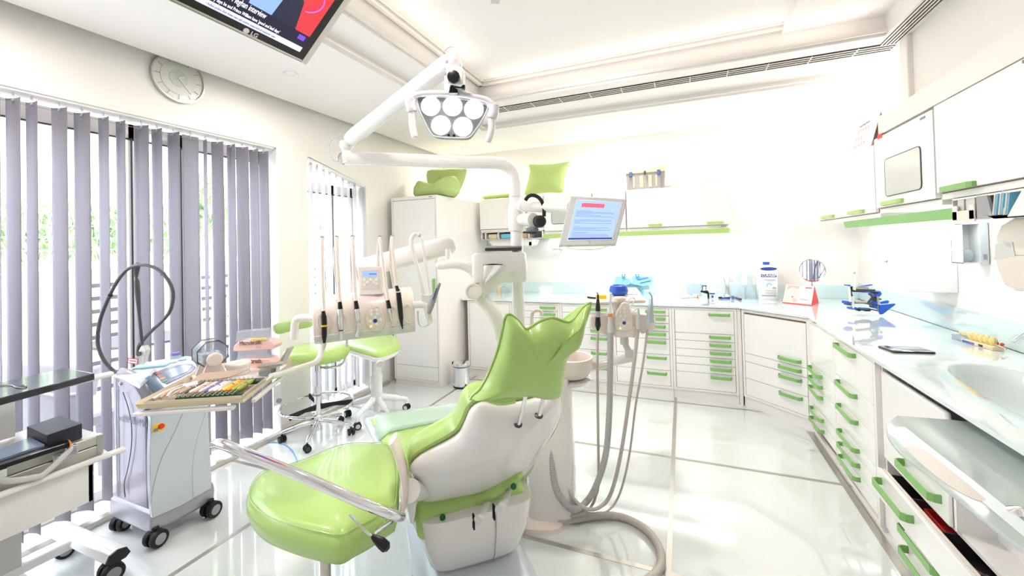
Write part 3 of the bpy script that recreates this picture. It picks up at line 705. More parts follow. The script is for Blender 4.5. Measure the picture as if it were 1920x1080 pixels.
q = [P(a, b_, x=1.378) for a, b_ in ((1866, 458), (1898, 454), (1903, 480), (1865, 487))]
obj('viewing_window', B().prism(q, (.004, 0, 0)), 'lgrey', t)
obj('lid_seam', B().tube([P(1864, 484, x=1.3795), P(1900, 479, x=1.3795), P(1960, 478, x=1.3795)], .0015, 6), 'grey', t)
obj('lower_spout', B().bb(1.42, 1.54, 2.30, 2.46, 1.02, 1.21), 'beige', t, bev=.01)
M['frost'] = mat('frosted_white_box', (.93,.94,.935), .25, coat=.3)
tag(obj('wall_box', B().bb(1.318, 1.559, 3.395, 3.69, 1.119, 1.333), 'frost', bev=.004), 'frosted white box fixed low on the right wall above the worktop', 'box')
bl = P(1663, 490, x=1.317); obj('box_lock', B().cyl(bl, bl-Vector((.012, .0, 0)), .009), 'steel', bpy.data.objects['wall_box'])
t = thing('glove_holder', 'white open holder frame on the right wall between the frosted box and towel dispenser', 'holder', (1.5, 3.05, 1.32))
yg = 3.10; hx0, hx1 = P(1803, 455, y=yg).x, 1.555; hz0, hz1 = P(1815, 494, y=yg).z, P(1815, 419, y=yg).z
b = B(); b.bb(hx0, hx1, yg, yg+.10, hz0-.004, hz0+.004).bb(hx0, hx1, yg, yg+.10, hz1-.004, hz1+.004).bb(hx0, hx1, yg+.096, yg+.10, hz0, hz1)
for x in (hx0, hx0+.075, hx1-.005): b.bb(x, x+.005, yg, yg+.10, hz0, hz1)
obj('frame', b, 'frost', t, smooth=False)
obj('front_strip', B().bb(hx0+.078, hx0+.105, yg-.004, yg, hz0-.004, hz1+.004), 'silverl', t)
obj('strip_mark', B().bb(hx0+.085, hx0+.10, yg-.006, yg-.004, hz0+.02, hz0+.05), 'grey', t)
obj('loose_film', B().sphere((hx0+.042, yg+.045, hz0+.045), .036, (.8, .8, 1), 12), 'clear', t)
# ================================================================ DENTAL CHAIR
def pd(px, py, D): return P(px, py, D=D)
def pdl(l, D): return [P(a, b, D=D) for a, b in l]
def prismD(b, pts, D, dep): return b.prism(pdl(pts, D), FW*dep)
ca_ = math.radians(42); VV = Vector((math.cos(ca_), math.sin(ca_), 0)); UU = Vector((-math.sin(ca_), math.cos(ca_), 0))
def tilt(t): return -UU*math.cos(math.radians(t))+Vector((0, 0, 1))*math.sin(math.radians(t))
B0 = P(783, 942, z=.43); SV = tilt(58); NB = VV.cross(SV).normalized()
if NB.dot(CAM-B0) < 0: NB = -NB          # NB points out of the back of the chair, to the camera
def rings_bulge(pts, cen, steps, nrm):
    """outline shrunk towards its middle while rising: steps = [(scale, offset)]"""
    return [[cen+(p-cen)*s+nrm*o for p in pts] for s, o in steps]
chair = thing('dental_chair', 'reclined lime green dental chair with white shell, seen from behind', 'dental chair', (-1.0, 1.85, 0))
sh = [(783,942),(773,897),(768,883),(787,863),(853,827),(870,803),(880,780),(890,768),(907,760),(933,763),(975,760),(1010,752),(1045,735),(1054,748),(1053,777),(1038,810),(1020,838),(1000,872),(980,892),(940,912),(907,925),(845,936)]
shp = spl([onpl(a, b, B0, NB) for a, b in sh], 3, True)
cen = sum(shp, Vector())/len(shp)
obj('back_shell', B().loft(rings_bulge(shp, cen, [(.97, -.025), (1.0, -.012), (.99, 0), (.95, .012), (.86, .028), (.70, .045), (.45, .058), (.2, .062)], NB)), 'plas', chair, ang=60)
gr = [(770,948),(765,900),(762,878),(768,857),(790,840),(846,808),(862,787),(872,762),(886,748),(905,741),(940,740),(985,742),(1040,728),(1056,740),(1056,775),(1040,815),(1020,842),(1000,880),(985,900),(940,925),(870,948),(810,962)]
N2 = NB
grp = spl([onpl(a, b, B0-N2*.03, N2) for a, b in gr], 3, True); cg = sum(grp, Vector())/len(grp)
obj('back_cushion', B().loft(rings_bulge(grp, cg, [(.9, .002), (.975, 0), (1.0, -.02), (1.0, -.05), (.97, -.075), (.88, -.09), (.5, -.085), (.2, -.08)], N2)), 'green', chair, ang=60)
p = onpl(983, 795, B0, NB)+NB*.05
obj('shell_badge', B().lathe([(.009, 0), (.009, .004)], p, NB, 16).lathe([(.006, .004), (.006, .005)], p, NB, 12), 'lgrey', chair)
# seat and leg cushion
Lp = spl([(-1.76, 1.96, .485), (-1.48, 1.735, .515), (-1.22, 1.53, .515), (-1.06, 1.42, .47), (-1.0, 1.37, .42)], 5)
Rp = spl([(-1.29, 2.30, .505), (-1.10, 2.12, .52), (-.88, 1.92, .515), (-.72, 1.77, .47), (-.66, 1.71, .42)], 5)
def xsec(a, b, th, bul=.02, n=24, inset=0):
    c = (a+b)/2; h = (b-a)/2; h.z = 0; r = []
    for k in range(n):
        t = 2*PI*k/n; cs, sn = math.cos(t), math.sin(t)
        e = .5; X = math.copysign(abs(cs)**e, cs); Z = math.copysign(abs(sn)**.7, sn)
        r.append(c+h*(X*(1+inset))+Vector((0, 0, th*.5*Z+(bul*(1-X*X) if sn > 0 else 0)-th*.5)))
    return r
K = len(Lp)
rings = [xsec(Lp[i], Rp[i], .11 if i > 4 else .075+.007*i, .0) for i in range(K)]
c0 = sum(rings[0], Vector())/24; rings = [[c0+(p-c0)*.6 for p in rings[0]], [c0+(p-c0)*.93 for p in rings[0]]]+[[p+UU*-.02 for p in rings[0]]]+rings[1:]
obj('seat_cushion', B().loft(rings), 'green', chair, ang=70)
fc = B(); R2 = []
for i in (0, 1, 2, 3, 4, 5):
    a, b_ = Lp[i], Rp[i]
    R2.append([a+(b_-a)*((k/10)*1.04-.02)+Vector((0, 0, (-.03 if k in (0, 10) else .006))) for k in range(11)])
fcv = obj('foot_cover', fc.grid(R2), glassmat('clear_foot_cover', (.93,.97,.95), .6, .12), chair); fcv.modifiers.new('thick', 'SOLIDIFY').thickness = .002
b = B(); b.tube([Lp[0]+Vector((0, 0, -.03)), Lp[3]+Vector((0, 0, -.045)), Lp[8]+Vector((0, 0, -.06))], .022, 12).tube([Lp[0]+Vector((0, 0, -.03)), Rp[0]+Vector((0, 0, -.03))], .022, 12)
obj('leg_frame', b, 'silverl', chair)
b = B(); b.prism([Lp[1]+Vector((.02, .02, -.13)), Rp[1]+Vector((-.02, -.02, -.13)), Rp[K-3]+Vector((-.02, 0, -.13)), Lp[K-3]+Vector((.02, 0, -.13))], (0, 0, .06)); obj('seat_pan', b, 'plasw', chair, bev=.02, seg=3)
# front bottom fold of the seat cushion showing under the shell
fo = spl(pdl([(778,944),(784,958),(808,967),(842,966),(898,951),(942,924),(984,893)], 1.72), 4)
obj('cushion_fold', B().tube([p+UU*.035+Vector((0, 0, .012)) for p in fo], [.012]+[.030]*(len(fo)-2)+[.012], 12), 'green', chair)
# rear body hanging below the seat, split cover
def ringbox(c, w, d, z, e=.35, n=28):
    r = []
    for k in range(n):
        t = 2*PI*k/n; cs, sn = math.cos(t), math.sin(t)
        r.append(Vector((c[0], c[1], z))+VV*(w/2*math.copysign(abs(cs)**e, cs))+UU*(d/2*math.copysign(abs(sn)**e, sn)))
    return r
hb = (B0+P(980, 892, z=.45))/2; hb.z = 0
c0 = hb+UU*.10+VV*.01
obj('rear_cover', B().loft([ringbox(c0+UU*.06, .26, .25, .105), ringbox(c0+UU*.04, .33, .30, .115), ringbox(c0+UU*.02, .40, .36, .17), ringbox(c0, .465, .40, .28), ringbox(c0, .49, .42, .37), ringbox(c0, .50, .42, .395), ringbox(c0, .44, .38, .40)]), 'plas', chair, ang=50)
q0 = pd(909, 960, 1.66); obj('cover_seam', B().tube([c0-UU*.212+VV*.06+Vector((0, 0, .385)), c0-UU*.210+VV*.06+Vector((0, 0, .30)), c0-UU*.18+VV*.06+Vector((0, 0, .19)), c0-UU*.13+VV*.06+Vector((0, 0, .125))], .002, 6), 'grey', chair)
obj('pump_base', B().loft([ringbox(c0+UU*.12, .50, .86, 0), ringbox(c0+UU*.12, .50, .86, .06), ringbox(c0+UU*.10, .44, .74, .10), ringbox(c0+UU*.08, .34, .50, .14)]), 'silverl', chair, ang=50)
obj('lift_arm', B().prism([c0+UU*.05-VV*.15+Vector((0, 0, .12)), c0+UU*.45-VV*.15+Vector((0, 0, .34)), c0+UU*.60-VV*.15+Vector((0, 0, .34)), c0+UU*.25-VV*.15+Vector((0, 0, .12))], VV*.3), 'silverl', chair, bev=.02)
# straps from shell to slots
for a, m_, z_ in (((918, 922), (905, 962), (890, 980)), ((955, 905), (947, 940), (928, 962))):
    pts = spl([onpl(*a, B0, NB)+NB*.01, pd(*m_, 1.60), pd(z_[0]+6, z_[1]-6, 1.61), pd(*z_, 1.625)], 5)
    obj('strap', B().tube(pts, .014, 8, sx=.18, up=VV), 'plas', chair)
    s0 = pd(z_[0]-2, z_[1]-2, 1.628); obj('strap_slot', B().box(s0, (.006, .02, .055), R=Matrix((VV, UU, Vector((0, 0, 1)))).transposed()), 'darkgap', chair)
for a in ((830, 970), (963, 912)): obj('side_bolt', B().cyl(pd(*a, 1.64), pd(*a, 1.68), .012), 'dkgreen', chair)
# headrest posts and large loose cushion on the headrest
for a, b_ in (((965, 778), (979, 738)), ((1003, 762), (1012, 740))):
    pa, pb = onpl(*a, B0, NB)+NB*.045, onpl(*b_, B0, NB)+NB*.03
    obj('headrest_post', B().tube([pa, pb, pb+(pb-pa)*.8-NB*.03], .0085, 12), 'chrome', chair)
    obj('post_socket', B().lathe([(.016, -.002), (.016, .003), (.009, .004)], pa-NB*.003, (pb-pa)), 'dgrey', chair)
HS_ = tilt(72); NH = VV.cross(HS_).normalized(); NH = NH if NH.dot(CAM-B0) > 0 else -NH
H0 = onpl(965, 742, B0, NB)+NB*.075
pl = [(949,588),(962,592),(972,600),(980,612),(987,616),(996,611),(1012,601),(1034,594),(1052,600),(1066,603),(1078,595),(1092,576),(1107,566),(1101,590),(1094,612),(1084,634),(1074,643),(1064,662),(1056,690),(1053,722),(1044,741),(1015,745),(985,738),(950,740),(915,745),(880,746),(896,732),(911,708),(922,682),(934,648),(942,612)]
plp = spl([onpl(a, b, H0, NH) for a, b in pl], 2, True); cp = onpl(1000, 672, H0, NH)
prof = [(1, 0), (.975, .010), (.93, .028), (.85, .045), (.72, .058), (.5, .066), (.25, .07), (.08, .071)]
ringsF = rings_bulge(plp, cp, prof, NH)
# shallow folds running down from the dipped top edge
for ri, r in enumerate(ringsF[2:6]):
    for i, p in enumerate(r):
        q = p-cp; a = q.dot(VV); h = q.dot(HS_)
        p += NH*(.009*math.sin(a*48+h*16)*(1 if h > 0 else .35))
ringsB = rings_bulge(plp, cp, [(.08, -.045), (.4, -.043), (.7, -.036), (.9, -.018)], NH)
obj('head_cushion', B().loft(ringsB+ringsF), 'green', chair, ang=80)
obj('cushion_piping', B().tube([p+NH*.003 for p in plp], .0045, 8, closed=True), 'green', chair)
obj('headrest_wrap', B().tube(spl(pdl([(880,745),(905,738),(935,748),(965,744)], 1.42), 5), [.010]*5+[.022]*11, 10), 'green', chair)
# armrest: beige plastic band with pivot
ar = spl(pdl([(737,822),(748,850),(757,885),(760,920),(757,948)], 1.56), 5)
obj('armrest_band', B().tube(ar, .052, 14, sx=.22, up=(.45, -.9, 0)), 'beige', chair)
obj('armrest_pivot', B().tube([pd(768, 920, 1.56), pd(790, 920, 1.66)], [.042, .036], 20), 'plas', chair)
obj('armrest_bracket', B().prism(pdl([(766,905),(786,905),(792,925),(780,948),(775,985),(768,982),(762,950)], 1.62), FW*.03), 'plas', chair, bev=.006)

# ================================================================ CUSPIDOR COLUMN, POLE
cu = thing('cuspidor_unit', 'white water unit column with spittoon bowl behind the dental chair', 'dental unit', (-.72, 2.30, 0))
cc_ = Vector((-.74, 2.33, 0))
def rbox(c, w, d, z, rz=.25, e=.4, n=28):
    r = []; ax = Vector((math.cos(rz), math.sin(rz), 0)); ay = Vector((-ax.y, ax.x, 0))
    for k in range(n):
        t = 2*PI*k/n; cs, sn = math.cos(t), math.sin(t)
        r.append(Vector((c[0], c[1], z))+ax*(w/2*math.copysign(abs(cs)**e, cs))+ay*(d/2*math.copysign(abs(sn)**e, sn)))
    return r
obj('column', B().loft([rbox(cc_, .27, .46, 0), rbox(cc_, .28, .47, .02), rbox(cc_, .27, .44, .35), rbox(cc_, .25, .40, .66), rbox(cc_, .22, .36, .74), rbox(cc_, .12, .25, .755)]), 'plas', cu, ang=50)
obj('floor_plate', B().loft([rbox(cc_+Vector((-.10, -.12, 0)), .40, .44, 0), rbox(cc_+Vector((-.10, -.12, 0)), .39, .43, .02)]), 'beige', cu)
bc = P(1069, 678, D=2.38); bc = Vector((bc.x, bc.y, .80))
br = .125
obj('bowl', B().lathe([(.02, -.075), (br*.8, -.07), (br, -.03), (br+.003, .035), (br-.008, .035), (br-.02, -.02), (br*.6, -.045), (.01, -.05)], bc, n=40), 'beige', cu)
obj('bowl_saucer', B().lathe([(.03, -.14), (.07, -.135), (br-.01, -.10), (br-.002, -.085), (.06, -.085)], bc, n=40), 'plas', cu)
sp_ = spl([P(997, 610, D=2.4), P(998, 590, D=2.4), P(1003, 583, D=2.4), P(1012, 583, D=2.4), P(1017, 590, D=2.4)], 6)
obj('cup_filler', B().tube([sp_[0]-Vector((0, 0, .25))]+sp_, .010, 12), 'beige', cu)
# pole with bend, as one tube
pw = P(969, 470, D=2.42)
pole_pts = [Vector((pw.x, pw.y, .01)), Vector((pw.x, pw.y, .74)), Vector((pw.x, pw.y, 1.2)), P(968, 400, D=2.42), P(966, 372, D=2.42), P(966, 345, D=2.42), P(961, 323, D=2.41), P(948, 310, D=2.39), P(925, 305, D=2.37), P(860, 304, D=2.35), P(740, 299, D=2.32), P(655, 297, D=2.30), P(645, 297, D=2.29)]
obj('pole', B().tube(spl(pole_pts, 5), .036, 20), 'plas', cu)
obj('pole_collar', B().lathe([(.038, -.075), (.045, -.07), (.050, -.02), (.049, .05), (.040, .085), (.037, .088)], P(968, 410, D=2.42), n=28), 'plas', cu)
obj('joint_ring', B().lathe([(.0375, -.003), (.0385, 0), (.0375, .003)], P(966, 369, D=2.42), n=28, cap=False), 'lgrey', cu)
# service box round the pole
bx = B(); cb = P(937, 500, D=2.38); zt_b, zb_b = P(937, 473, D=2.36).z, P(937, 528, D=2.36).z
axx = RT.copy(); axx.z = 0; axx.normalize(); fwx = FW.copy(); fwx.z = 0; fwx.normalize()
def sbox(c, w, d, z, e=.3, n=28):
    return [Vector((c.x, c.y, z))+axx*(w/2*math.copysign(abs(math.cos(2*PI*k/n))**e, math.cos(2*PI*k/n)))+fwx*(d/2*math.copysign(abs(math.sin(2*PI*k/n))**e, math.sin(2*PI*k/n))) for k in range(n)]
obj('service_box', B().loft([sbox(cb, .29, .20, zb_b), sbox(cb, .305, .215, zb_b+.01), sbox(cb, .312, .225, (zb_b+zt_b)/2), sbox(cb, .305, .215, zt_b-.012), sbox(cb, .285, .20, zt_b)]), 'plas', cu, ang=50)
zz = 2.38-.115
obj('tissue_slot', B().tube(spl(pdl([(906,498),(922,496),(942,497)], zz-.003), 4), .004, 8), 'darkgap', cu)
mk = B()
for l in ([(956,508),(959,514),(957,521)], [(960,508),(963,514),(966,507)], [(961,519),(965,522),(967,518),(964,514),(961,519)], [(956,514),(961,514)]): mk.tube(pdl(l, zz-.004), .0012, 6)
obj('maker_mark', mk, 'lgrey', cu)
kn = P(888, 547, D=2.22); kd = (CAM-kn); kd.z = .1; kd.normalize(); kd = (kd-axx*.25).normalized()
obj('knuckle', B().tube([kn-kd*.09, kn], .042, 28).prism(pdl([(902,527),(944,527),(930,540),(905,560),(893,558),(896,535)], 2.28), FW*.08), 'plas', cu, bev=.004)
obj('knuckle_ring', B().lathe([(.034, .001), (.034, .005), (.043, .005), (.043, -.004)], kn, kd, 32, cap=False), 'beige', cu)
obj('pole_foot', B().lathe([(.085, 0), (.085, .012), (.05, .02), (.04, .05)], (pw.x, pw.y, 0), n=32), 'plas', cu)
obj('lower_arm', B().tube(spl(pdl([(897,556),(915,572),(930,596),(938,625),(946,680),(955,740)], 2.32)+[Vector((pw.x, pw.y, .45))], 6), .037, 20), 'plas', cu)
# swivel arm to the instrument bridge
obj('swivel_arm', B().tube(spl([P(826, 497, D=2.36), P(850, 495, D=2.34), P(875, 500, D=2.34), P(895, 517, D=2.34), P(905, 535, D=2.33)], 6), [.024]+[.027]*24, 18).sphere(P(826, 497, D=2.36), .027, n=16), 'plas', cu)
obj('arm_post', B().cyl(P(840, 492, D=2.36), P(840, 466, D=2.36), .016), 'plas', cu)
# instrument tray on the column
ty = 1.105
tp = [P(1098, 546, z=ty), P(1196, 540, z=ty), P(1211, 562, z=ty), P(1105, 566, z=ty)]
tp = [pd(1099, 545, 2.75), pd(1195, 541, 2.75), pd(1210, 561, 2.45), pd(1106, 566, 2.45)]
zt3 = sum(p.z for p in tp)/4; tp = [Vector((p.x, p.y, zt3)) for p in (P(1099, 546, z=zt3), P(1195, 540, z=zt3), P(1211, 562, z=zt3), P(1106, 567, z=zt3))]
obj('tray_bracket', B().cyl(P(1160, 610, D=2.42), Vector(((tp[2]+tp[3])/2))-Vector((0, 0, .02))+fwx*.1, .015), 'lgrey', cu)
# assistant's control block
ax_D = 2.30
obj('assistant_block', prismD(prismD(B(), [(1150,612),(1193,612),(1193,628),(1190,633),(1154,633),(1150,628)], ax_D-.02, .10), [(1107,594),(1150,590),(1195,588),(1225,592),(1230,600),(1229,617),(1224,620),(1216,622),(1205,627),(1196,620),(1150,618),(1140,629),(1127,626),(1124,620),(1110,618),(1107,612)], ax_D, .06), 'beige', cu, bev=.006, seg=3)
kp = [(1163,577),(1168,569),(1176,568),(1181,574),(1184,590),(1187,605),(1186,615),(1180,620),(1158,620),(1153,612),(1154,598),(1158,585)]
kpn = spl(pdl(kp, ax_D-.026), 3, True); kc = sum(kpn, Vector())/len(kpn)
kb = obj('keypad', B().loft(rings_bulge(kpn, kc, [(1, .03), (1, .004), (.96, 0), (.5, -.002)], FW)), 'beige', cu)
for i, (a, b_) in enumerate(((1162,578.5),(1170,578.5),(1162.5,585),(1171,585),(1163.5,592),(1172,592),(1169,599),(1163,606),(1178,605),(1170.5,611.5))):
    obj('button', B().lathe([(.0065, 0), (.0065, .004)], pd(a, b_, ax_D-.027), -FW, 16), 'white', kb)
obj('button', B().lathe([(.009, 0), (.009, .005)], pd(1170, 605.3, ax_D-.027), -FW, 18), 'inkblue', kb)
obj('green_led', B().lathe([(.003, 0), (.003, .004)], pd(1163, 615.5, ax_D-.027), -FW, 10), mat('led', (.7,1,.3), .4, emit=(.7,1,.3), es=2), kb)
obj('top_knob', B().lathe([(.02, -.012), (.032, -.010), (.034, .006), (.028, .014), (.01, .016)], pd(1162, 561, 2.34), n=24).cyl(pd(1157, 568, 2.34), pd(1157, 585, 2.34), .02), 'beige', cu)
obj('support_joint', B().tube([pd(1170, 630, 2.34), pd(1171, 645, 2.34)], .024, 18).tube([pd(1172, 644, 2.34), pd(1180, 662, 2.34)], .017, 14).lathe([(.022, -.02), (.024, 0), (.022, .02)], pd(1180, 662, 2.34), n=20), 'lgrey', cu)
obj('support_arm', B().tube([pd(1075, 697, 2.42), pd(1112, 687, 2.40), pd(1183, 670, 2.36)], .025, 18).sphere(pd(1183, 670, 2.36), .026), 'plas', cu)
# hoses
hoses = [(.0075, [(1121,624),(1120,660),(1121,780),(1122,900),(1117,930),(1108,950),(1090,962),(1065,968),(1055,960),(1040,930),(1032,880),(1030,820)], 2.28, 'hose'),
 (.0165, [(1144,622),(1144,700),(1142,780),(1136,850),(1120,905),(1102,938),(1080,955),(1060,945),(1042,915),(1035,870),(1033,820),(1033,790)], 2.26, 'grey2'),
 (.010, [(1196,616),(1189,680),(1178,760),(1166,840),(1152,905),(1137,940),(1112,955),(1085,945),(1066,918),(1056,880),(1048,830),(1044,780)], 2.27, 'hose'),
 (.006, [(1214,618),(1206,680),(1192,760),(1182,840),(1170,900),(1155,940),(1135,960),(1105,962),(1080,945),(1063,905),(1056,860),(1051,790)], 2.28, 'hose')]
M['grey2'] = mat('grey_ribbed_hose', (.72,.71,.71), .5)
for r, l, D, mm in hoses:
    c = spl([pd(a, b_, D-.10*math.sin(PI*i/(len(l)-1))*(1 if i > 5 else .4)) for i, (a, b_) in enumerate(l)], 8)
    rad = [r*(1+(.06 if (i % 2 and r > .012) else 0)) for i in range(len(c))]
    if r > .012: c = spl([c[i] for i in range(0, len(c), 2)], 6); rad = [r*(1.07 if i % 2 else .95) for i in range(len(c))]
    obj('hose', B().tube(c, rad, 10), mm, cu)
fh = spl([P(a, b_, z=.022) for a, b_ in ((1036,966),(1050,975),(1075,974),(1110,968),(1145,966),(1175,972),(1205,988),(1228,1012),(1240,1040),(1236,1066),(1218,1085),(1190,1100))], 10)
tag(obj('floor_hose', B().tube(fh, [.0185*(1.06 if i % 2 else .94) for i in range(len(fh))], 12), 'hose'), 'thick beige ribbed hose curving over the floor right of the chair', 'hose')
# instruments resting in the assistant's holder
def inst(name, lab, parts, cat='dental instrument', group=None):
    p0 = parts[0][1][-1]; t = thing(name, lab, cat, p0, 0, group)
    for nm, pts, r, mm in parts: obj(nm, B().tube(pts, r, 14), mm, t)
    return t
D0 = ax_D-.045
inst('curing_light', 'black pointed handpiece at the left of the assistant holder', [('tip', spl(pdl([(1119,548),(1121,552),(1121,560)], D0), 4), [.003]*5+[.006]*4, 'black'), ('body', pdl([(1121,560),(1121,575),(1121,583)], D0), [.007, .013, .013], 'black'), ('collar', pdl([(1121,583),(1121,594)], D0), [.0135, .0135], 'silver'), ('grip', pdl([(1121,594),(1121,603),(1121,610),(1121,620)], D0), [.0125, .015, .016, .006], 'black')])
inst('suction_wand', 'grey suction handle with orange tip seal and long white straw', [('straw', pdl([(1145,549),(1144,590)], D0), [.007, .007], 'plas'), ('tip_seal', pdl([(1144,588),(1144,594)], D0), [.011, .011], 'orange'), ('handle', pdl([(1144,594),(1144,606),(1144,612),(1144,623)], D0), [.011, .013, .018, .016], 'lgrey')])
inst('saliva_ejector', 'thin bent white saliva ejector right of the keypad', [('tube', spl(pdl([(1178,575),(1180,562),(1187,558),(1190,563),(1186,570),(1181,578),(1186,584),(1193,579),(1196,577)], D0), 5), .0035, 'plas'), ('handle', pdl([(1197,578),(1197,592),(1197,605),(1197,617)], D0), [.004, .009, .014, .009], 'lgrey')])
inst('air_syringe', 'clear-sleeved grey syringe at the right end of the assistant holder', [('nozzle', spl(pdl([(1217,548),(1222,556),(1222,572)], D0), 4), .004, 'silver'), ('body', pdl([(1221,572),(1219,585),(1217,600),(1215,612)], D0), [.010, .016, .017, .006], 'lgrey'), ('sleeve', pdl([(1221,560),(1218,604)], D0-.001), [.012, .022], 'clear')])
# service tray and what lies on it
t = thing('service_tray', 'beige instrument tray on the column in front of the back worktop', 'tray', (sum(tp, Vector())/4))
obj('tray', B().prism([p-Vector((0, 0, .018)) for p in tp], (0, 0, .018)), 'beige', t, bev=.006)
def onz(px, py, z): return P(px, py, z=z)
c = onz(1128, 553, zt3+.006)
tag(obj('spatula', B().box(onz(1109, 558, zt3+.006), (.06, .012, .010), rz=-.5), 'black', bev=.002), 'small black spatula on the left of the beige tray', 'spatula')
tag(obj('yellow_block', B().box(onz(1127, 556, zt3+.010), (.055, .05, .022), rz=.4), 'yellow', bev=.002), 'yellow block on the beige tray behind the black handpiece', 'block')
b = B(); c = onz(1160, 545, zt3+.03)
b.lathe([(.03, -.03), (.05, -.02), (.058, 0), (.05, .03), (.035, .035), (.03, .02)], c, n=20)
tag(obj('impression_bowl', b, 'blue'), 'bright blue crumpled bowl standing on the beige tray', 'bowl')
tag(obj('napkin', B().prism([onz(1168, 553, zt3+.001), onz(1196, 553, zt3+.001), onz(1193, 541, zt3+.03), onz(1166, 542, zt3+.03)], (0, 0, .008)), 'paper', bev=.003), 'folded white napkin lying on the beige tray', 'napkin')
# keyboard tray on service box
tag(obj('dark_tray_device', B().prism([P(909, 471, D=2.30), P(978, 470, D=2.30), P(980, 466, D=2.42), P(912, 467, D=2.42)], (0, 0, .018)), 'dgrey', bev=.004), 'flat dark grey tablet-like device lying on the white service box', 'device')
b = B(); g = []
for r_ in range(5):
    f = r_/4; g.append([P(907+(41-30*f)*k/5*(1-.0*f)+ (0), 497+40*f*(1-.35*k/5)-(f*12 if k > 3 else 0), D=2.255-.01*math.sin(k*1.3)) for k in range(6)])
tis = obj('tissue', B().grid([[P(907+40*k/6*(1-f*.95)-2*f, 497+f*(38), D=2.25-.008*math.sin(k*1.5+f*2)) for k in range(7)] for f in (0, .25, .5, .75, 1)]), 'paper')
tis.modifiers.new('thick', 'SOLIDIFY').thickness = .0015; tag(tis, 'white tissue hanging from the slot of the service box', 'tissue')
# ================================================================ OPERATING LAMP
lp = thing('operating_lamp', 'white dental operating light with five bright round lenses on a jointed arm', 'lamp', P(848, 215, D=1.68))
def pole_arm():
    a, b_ = P(655, 262, D=2.29), P(852, 112, D=1.66)
    d = (b_-a).normalized(); obj('upper_arm', B().loft([[a+q for q in ring_(d, .038)], *[[a.lerp(b_, t)+q for q in ring_(d, .043)] for t in (.05, .5, .93)], [b_+q for q in ring_(d, .036)], [b_+d*.02+q for q in ring_(d, .02)]]), 'plas', lp, ang=50)
def ring_(d, r, n=24):
    u = Vector((0, 0, 1)); u = (u-d*u.dot(d)).normalized(); v = d.cross(u)
    return [u*(r*math.copysign(abs(math.cos(2*PI*k/n))**.75, math.cos(2*PI*k/n)))+v*(r*.8*math.sin(2*PI*k/n)) for k in range(n)]
pole_arm()
obj('elbow', B().lathe([(.015, -.07), (.024, -.068), (.026, -.01), (.022, 0), (.03, .01), (.036, .02), (.036, .05), (.02, .06)], P(650, 283, D=2.29), n=24), 'plas', lp)
p = P(838, 116, D=1.62); obj('arm_screw', B().lathe([(.006, 0), (.006, .003)], p, -FW, 16), 'grey', lp)
obj('cable', B().tube(spl(pdl([(832,95),(845,87),(857,92),(864,108),(867,125)], 1.61), 6), .004, 8), 'plas', lp)
obj('cable', B().tube(spl(pdl([(648,300),(628,302),(618,288),(617,272),(623,262),(636,258)], 2.27), 6), .004, 8), 'clear', lp)
DL = 1.66
obj('yoke', prismD(prismD(B(), [(836,122),(866,124),(869,128),(868,158),(863,160),(838,157)], DL-.05, .08), [(833,140),(862,146),(868,176),(832,176)], DL+.02, .03), 'plas', lp, bev=.008, seg=3)
obj('arm_bracket', B().tube(spl(pdl([(850,105),(852,115),(851,124)], 1.66), 4), .016, 14), 'plas', lp)
cdk = obj('camera_disc', B().lathe([(.024, 0), (.024, .012), (.021, .014)], pd(850.8, 145.5, DL-.052), -FW, 32), 'black', lp)
obj('camera_clamp', prismD(B(), [(845,159),(850,159),(852,164),(858,167),(859,174),(841,174),(843,165)], DL-.04, .04), 'black', lp, bev=.002)
obj('clamp_screw', B().tube([pd(852, 162, DL-.03), pd(866, 164, DL-.03)], .005, 10).tube([pd(866, 164, DL-.03), pd(872, 164.5, DL-.03)], .011, 8), 'black', lp)
hd = [(784,180),(815,181),(850,183),(885,189),(913,197),(911,212),(900,232),(886,252),(880,257),(872,259),(845,258.5),(818,256.5),(808,250),(796,228),(785,203)]
hp = spl(pdl(hd, DL), 3, True); hc = sum(hp, Vector())/len(hp)
obj('lamp_head', B().loft(rings_bulge(hp, hc, [(.8, .07), (.95, .05), (1.0, .02), (1.0, .003), (.985, 0), (.5, 0)], FW)), mat('lamp_face', (.50,.51,.50), .5), lp, ang=60)
obj('face_rim', B().tube([q-FW*.001 for q in hp], .0035, 8, closed=True), 'silverl', lp)
for a, b_ in ((807.5,199),(848.6,199.4),(888.6,205),(826.7,235),(867.8,237.8)):
    c = pd(a, b_, DL-.001); obj('lens', B().lathe([(.0385, 0), (.0375, .004), (.03, .006), (.01, .007)], c, -FW, 32), 'lamp', lp)
for a, b_ in ((841.4,253.6),(851.4,254.4)): obj('sensor', B().lathe([(.005, 0), (.005, .003)], pd(a, b_, DL), -FW, 12), 'black', lp)
obj('clear_bar', B().tube(spl(pdl([(770,184),(785,177),(815,175),(850,176),(885,181),(912,187),(927,199)], DL-.004), 5), .012, 12, sx=.8), mat('clear_lilac_plastic', (.88,.86,.90), .12, coat=.5), lp)
for l, c in (([(771,183),(769,195),(773,210)], 0), ([(926,197),(926,208),(922,222)], 0)): obj('bar_end', B().tube(spl(pdl(l, DL-.004), 4), [.014]+[.021]*7+[.019], 14), mat('lilac_cap', (.90,.88,.90), .12, coat=.5), lp)
for l in ([(772,210),(773,228),(775,245),(779,259)], [(921,222),(922,238),(919,253),(914,267)]): obj('grip', B().tube(spl(pdl(l, DL-.004), 5), [.012]+[.0145]*13+[.014, .010], 14), 'plas', lp)
